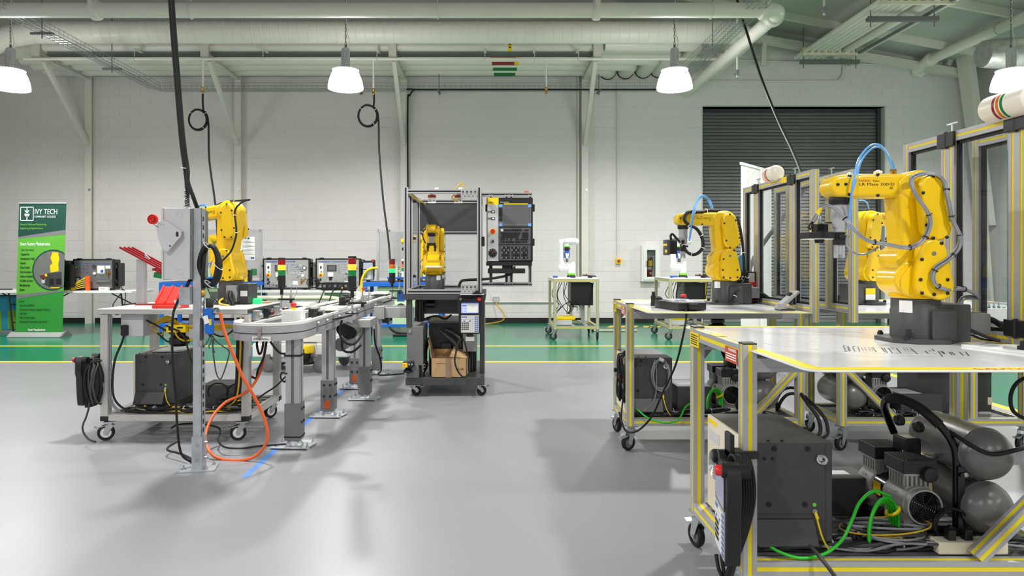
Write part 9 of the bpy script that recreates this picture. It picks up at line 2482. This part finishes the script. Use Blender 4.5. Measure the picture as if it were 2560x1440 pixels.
def small_robot(lab, x, y, z, rz, s=1.0):
 t = thing('small_robot', lab, 'robot', (x, y, z), 'small yellow robots at the back')
 b = MB(); b.lathe([(0.08, 0), (0.08, 0.1)], (x, y, z), n=16); b.build('base', 'charcoal', t)
 def pt(u, v): return Vector((x + u * math.cos(rz), y + u * math.sin(rz), z + v))
 Y = 'robot_yellow'
 MB().tube([pt(0, 0.1), pt(0, 0.26), pt(-0.01, 0.30)], [0.085, 0.08, 0.06], 14).build('turret', Y, t, smooth=50)
 MB().tube([pt(0.02, 0.24), pt(0.04, 0.42), pt(0.06, 0.62), pt(0.06, 0.68)], [0.07, 0.06, 0.07, 0.05], 14).build('lower_arm', Y, t, smooth=50)
 MB().tube([pt(0.10, 0.64), pt(0.0, 0.65), pt(-0.20, 0.62), pt(-0.30, 0.60), pt(-0.34, 0.59)], [0.06, 0.068, 0.055, 0.05, 0.03], 14).build('forearm', Y, t, smooth=50)
 MB().tube([pt(-0.29, 0.59), pt(-0.29, 0.50)], 0.03, 10).build('flange', 'alu_dull', t)
 MB().box(pt(-0.29, 0.47), (0.06, 0.06, 0.05)).build('gripper', 'black_plastic', t, bevel=0.004)
 return t
small_robot('small yellow robot arm on the blue bench seen left of the cage', -1.19, 11.3, 0.966, 0.3)
small_robot('small yellow robot arm glimpsed through the black hose coil', -4.72, 11.32, 0.966, PI - 0.5)
t = thing('green_bin', 'green ribbed bin beside the left robot at the back', 'bin', (-4.05, 11.2, 0.891))
b = MB(); b.lo(-4.18, -3.98, 11.1, 11.3, 0.99, 1.10)
for i in range(5):
 b.lo(-4.175 + i * 0.045, -4.165 + i * 0.045, 11.09, 11.1, 0.99, 1.10)
b.build('bin', 'green_dark', t, bevel=0.004); MB().lo(-4.1, -4.04, 11.15, 11.25, 0.885, 0.99).build('stand', 'mid_grey', t)
t = thing('yellow_scanner', 'yellow barcode sensor with a black back on the blue bench', 'sensor', (-4.02, 11.0, 0.885))
MB().lo(-4.075, -4.02, 10.97, 11.03, 0.885, 1.085).build('housing', 'safety_yellow', t, bevel=0.004); MB().lo(-4.02, -3.975, 10.97, 11.03, 0.885, 1.085).build('back', 'black_plastic', t, bevel=0.004); MB().lo(-4.055, -4.035, 10.968, 10.97, 0.98, 1.06).build('window', 'mid_grey', t)
t = thing('rear_stop_button', 'red stop button on a grey box left of the yellow sensor', 'switch box', (-4.15, 11.0, 0.885))
MB().lo(-4.2, -4.09, 10.98, 11.06, 0.885, 0.99).build('housing', 'mid_grey', t, bevel=0.004); MB().lathe([(0.02, 0), (0.035, 0.02), (0.03, 0.035)], (-4.13, 10.98, 0.965), (0, -1, 0), 14).build('stop_button', 'red', t)
p4 = pendant('black teach pendant standing on the blue bench at the back')
place(p4, (-2.02, 10.93, 0.915), 0)
cable('yellow hose arching from the blue bench in front of the rear pendant', [P(903, 735, 10.9), P(903, 715, 10.9), P(906, 695, 10.9), P(916, 678, 10.9), P(930, 671, 10.9), P(945, 670, 10.9)], 0.02, 'safety_yellow', 'air_hose', cat='hose')
t = thing('small_tower_light', 'small red, amber and green tower light on the rear blue bench', 'tower light', (-1.45, 11.0, 0.966))
x = -1.45
MB().cyl((x, 11.0, 0.966), (x, 11.0, 1.06), 0.03, 12).build('pole', 'white_plastic', t)
h = 1.06
for m in ('acrylic_green', 'acrylic_amber', 'acrylic_red'):
 MB().lathe([(0.026, 0.002), (0.026, 0.055)], (x, 11.0, h), n=14).build('lens', m, t); h += 0.058
MB().lathe([(0.026, 0), (0.026, 0.02), (0.018, 0.032)], (x, 11.0, h), n=14).build('cap', 'white_plastic', t)
t = thing('green_controller', 'pale green controller box with a fan on the shelf of the rear blue bench', 'controller', (-1.4, 10.95, 0.19))
MB().lo(-1.62, -1.30, 10.92, 11.3, 0.192, 0.53).build('housing', 'mint', t, bevel=0.005)
MB().cyl((-1.48, 10.918, 0.47), (-1.48, 10.92, 0.47), 0.07, 20).build('fan', 'charcoal', t)
MB().lo(-1.57, -1.42, 10.915, 10.92, 0.315, 0.345).build('card_slot', 'mid_grey', t); MB().lo(-1.39, -1.345, 10.915, 10.92, 0.31, 0.35).build('switch', 'ink', t)
t = thing('rear_plc_rack', 'white rack unit topped by a green part on the rear blue bench', 'rack', (-0.95, 11.0, 0.891))
MB().lo(-1.12, -0.98, 11.0, 11.1, 0.97, 1.12).build('housing', 'white_plastic', t, bevel=0.004); MB().lo(-1.0, -0.88, 10.98, 11.08, 1.11, 1.18).build('green_part', 'green_dark', t, bevel=0.004); MB().lo(-0.96, -0.92, 11.0, 11.06, 0.97, 1.11).build('stem', 'mid_grey', t)
b = MB(); b.tube(spl([(-1.7, 10.95, 0.21), (-1.62, 10.9, 0.1), (-1.5, 10.9, 0.05), (-1.3, 10.92, 0.04), (-1.1, 10.95, 0.03), (-1.35, 10.85, 0.02), (-1.6, 10.85, 0.02)], 6), 0.02, 7)
solo(b, 'cable', 'black_rubber', 'black cable heap on the floor under the rear blue bench', 'cable', smooth=60)
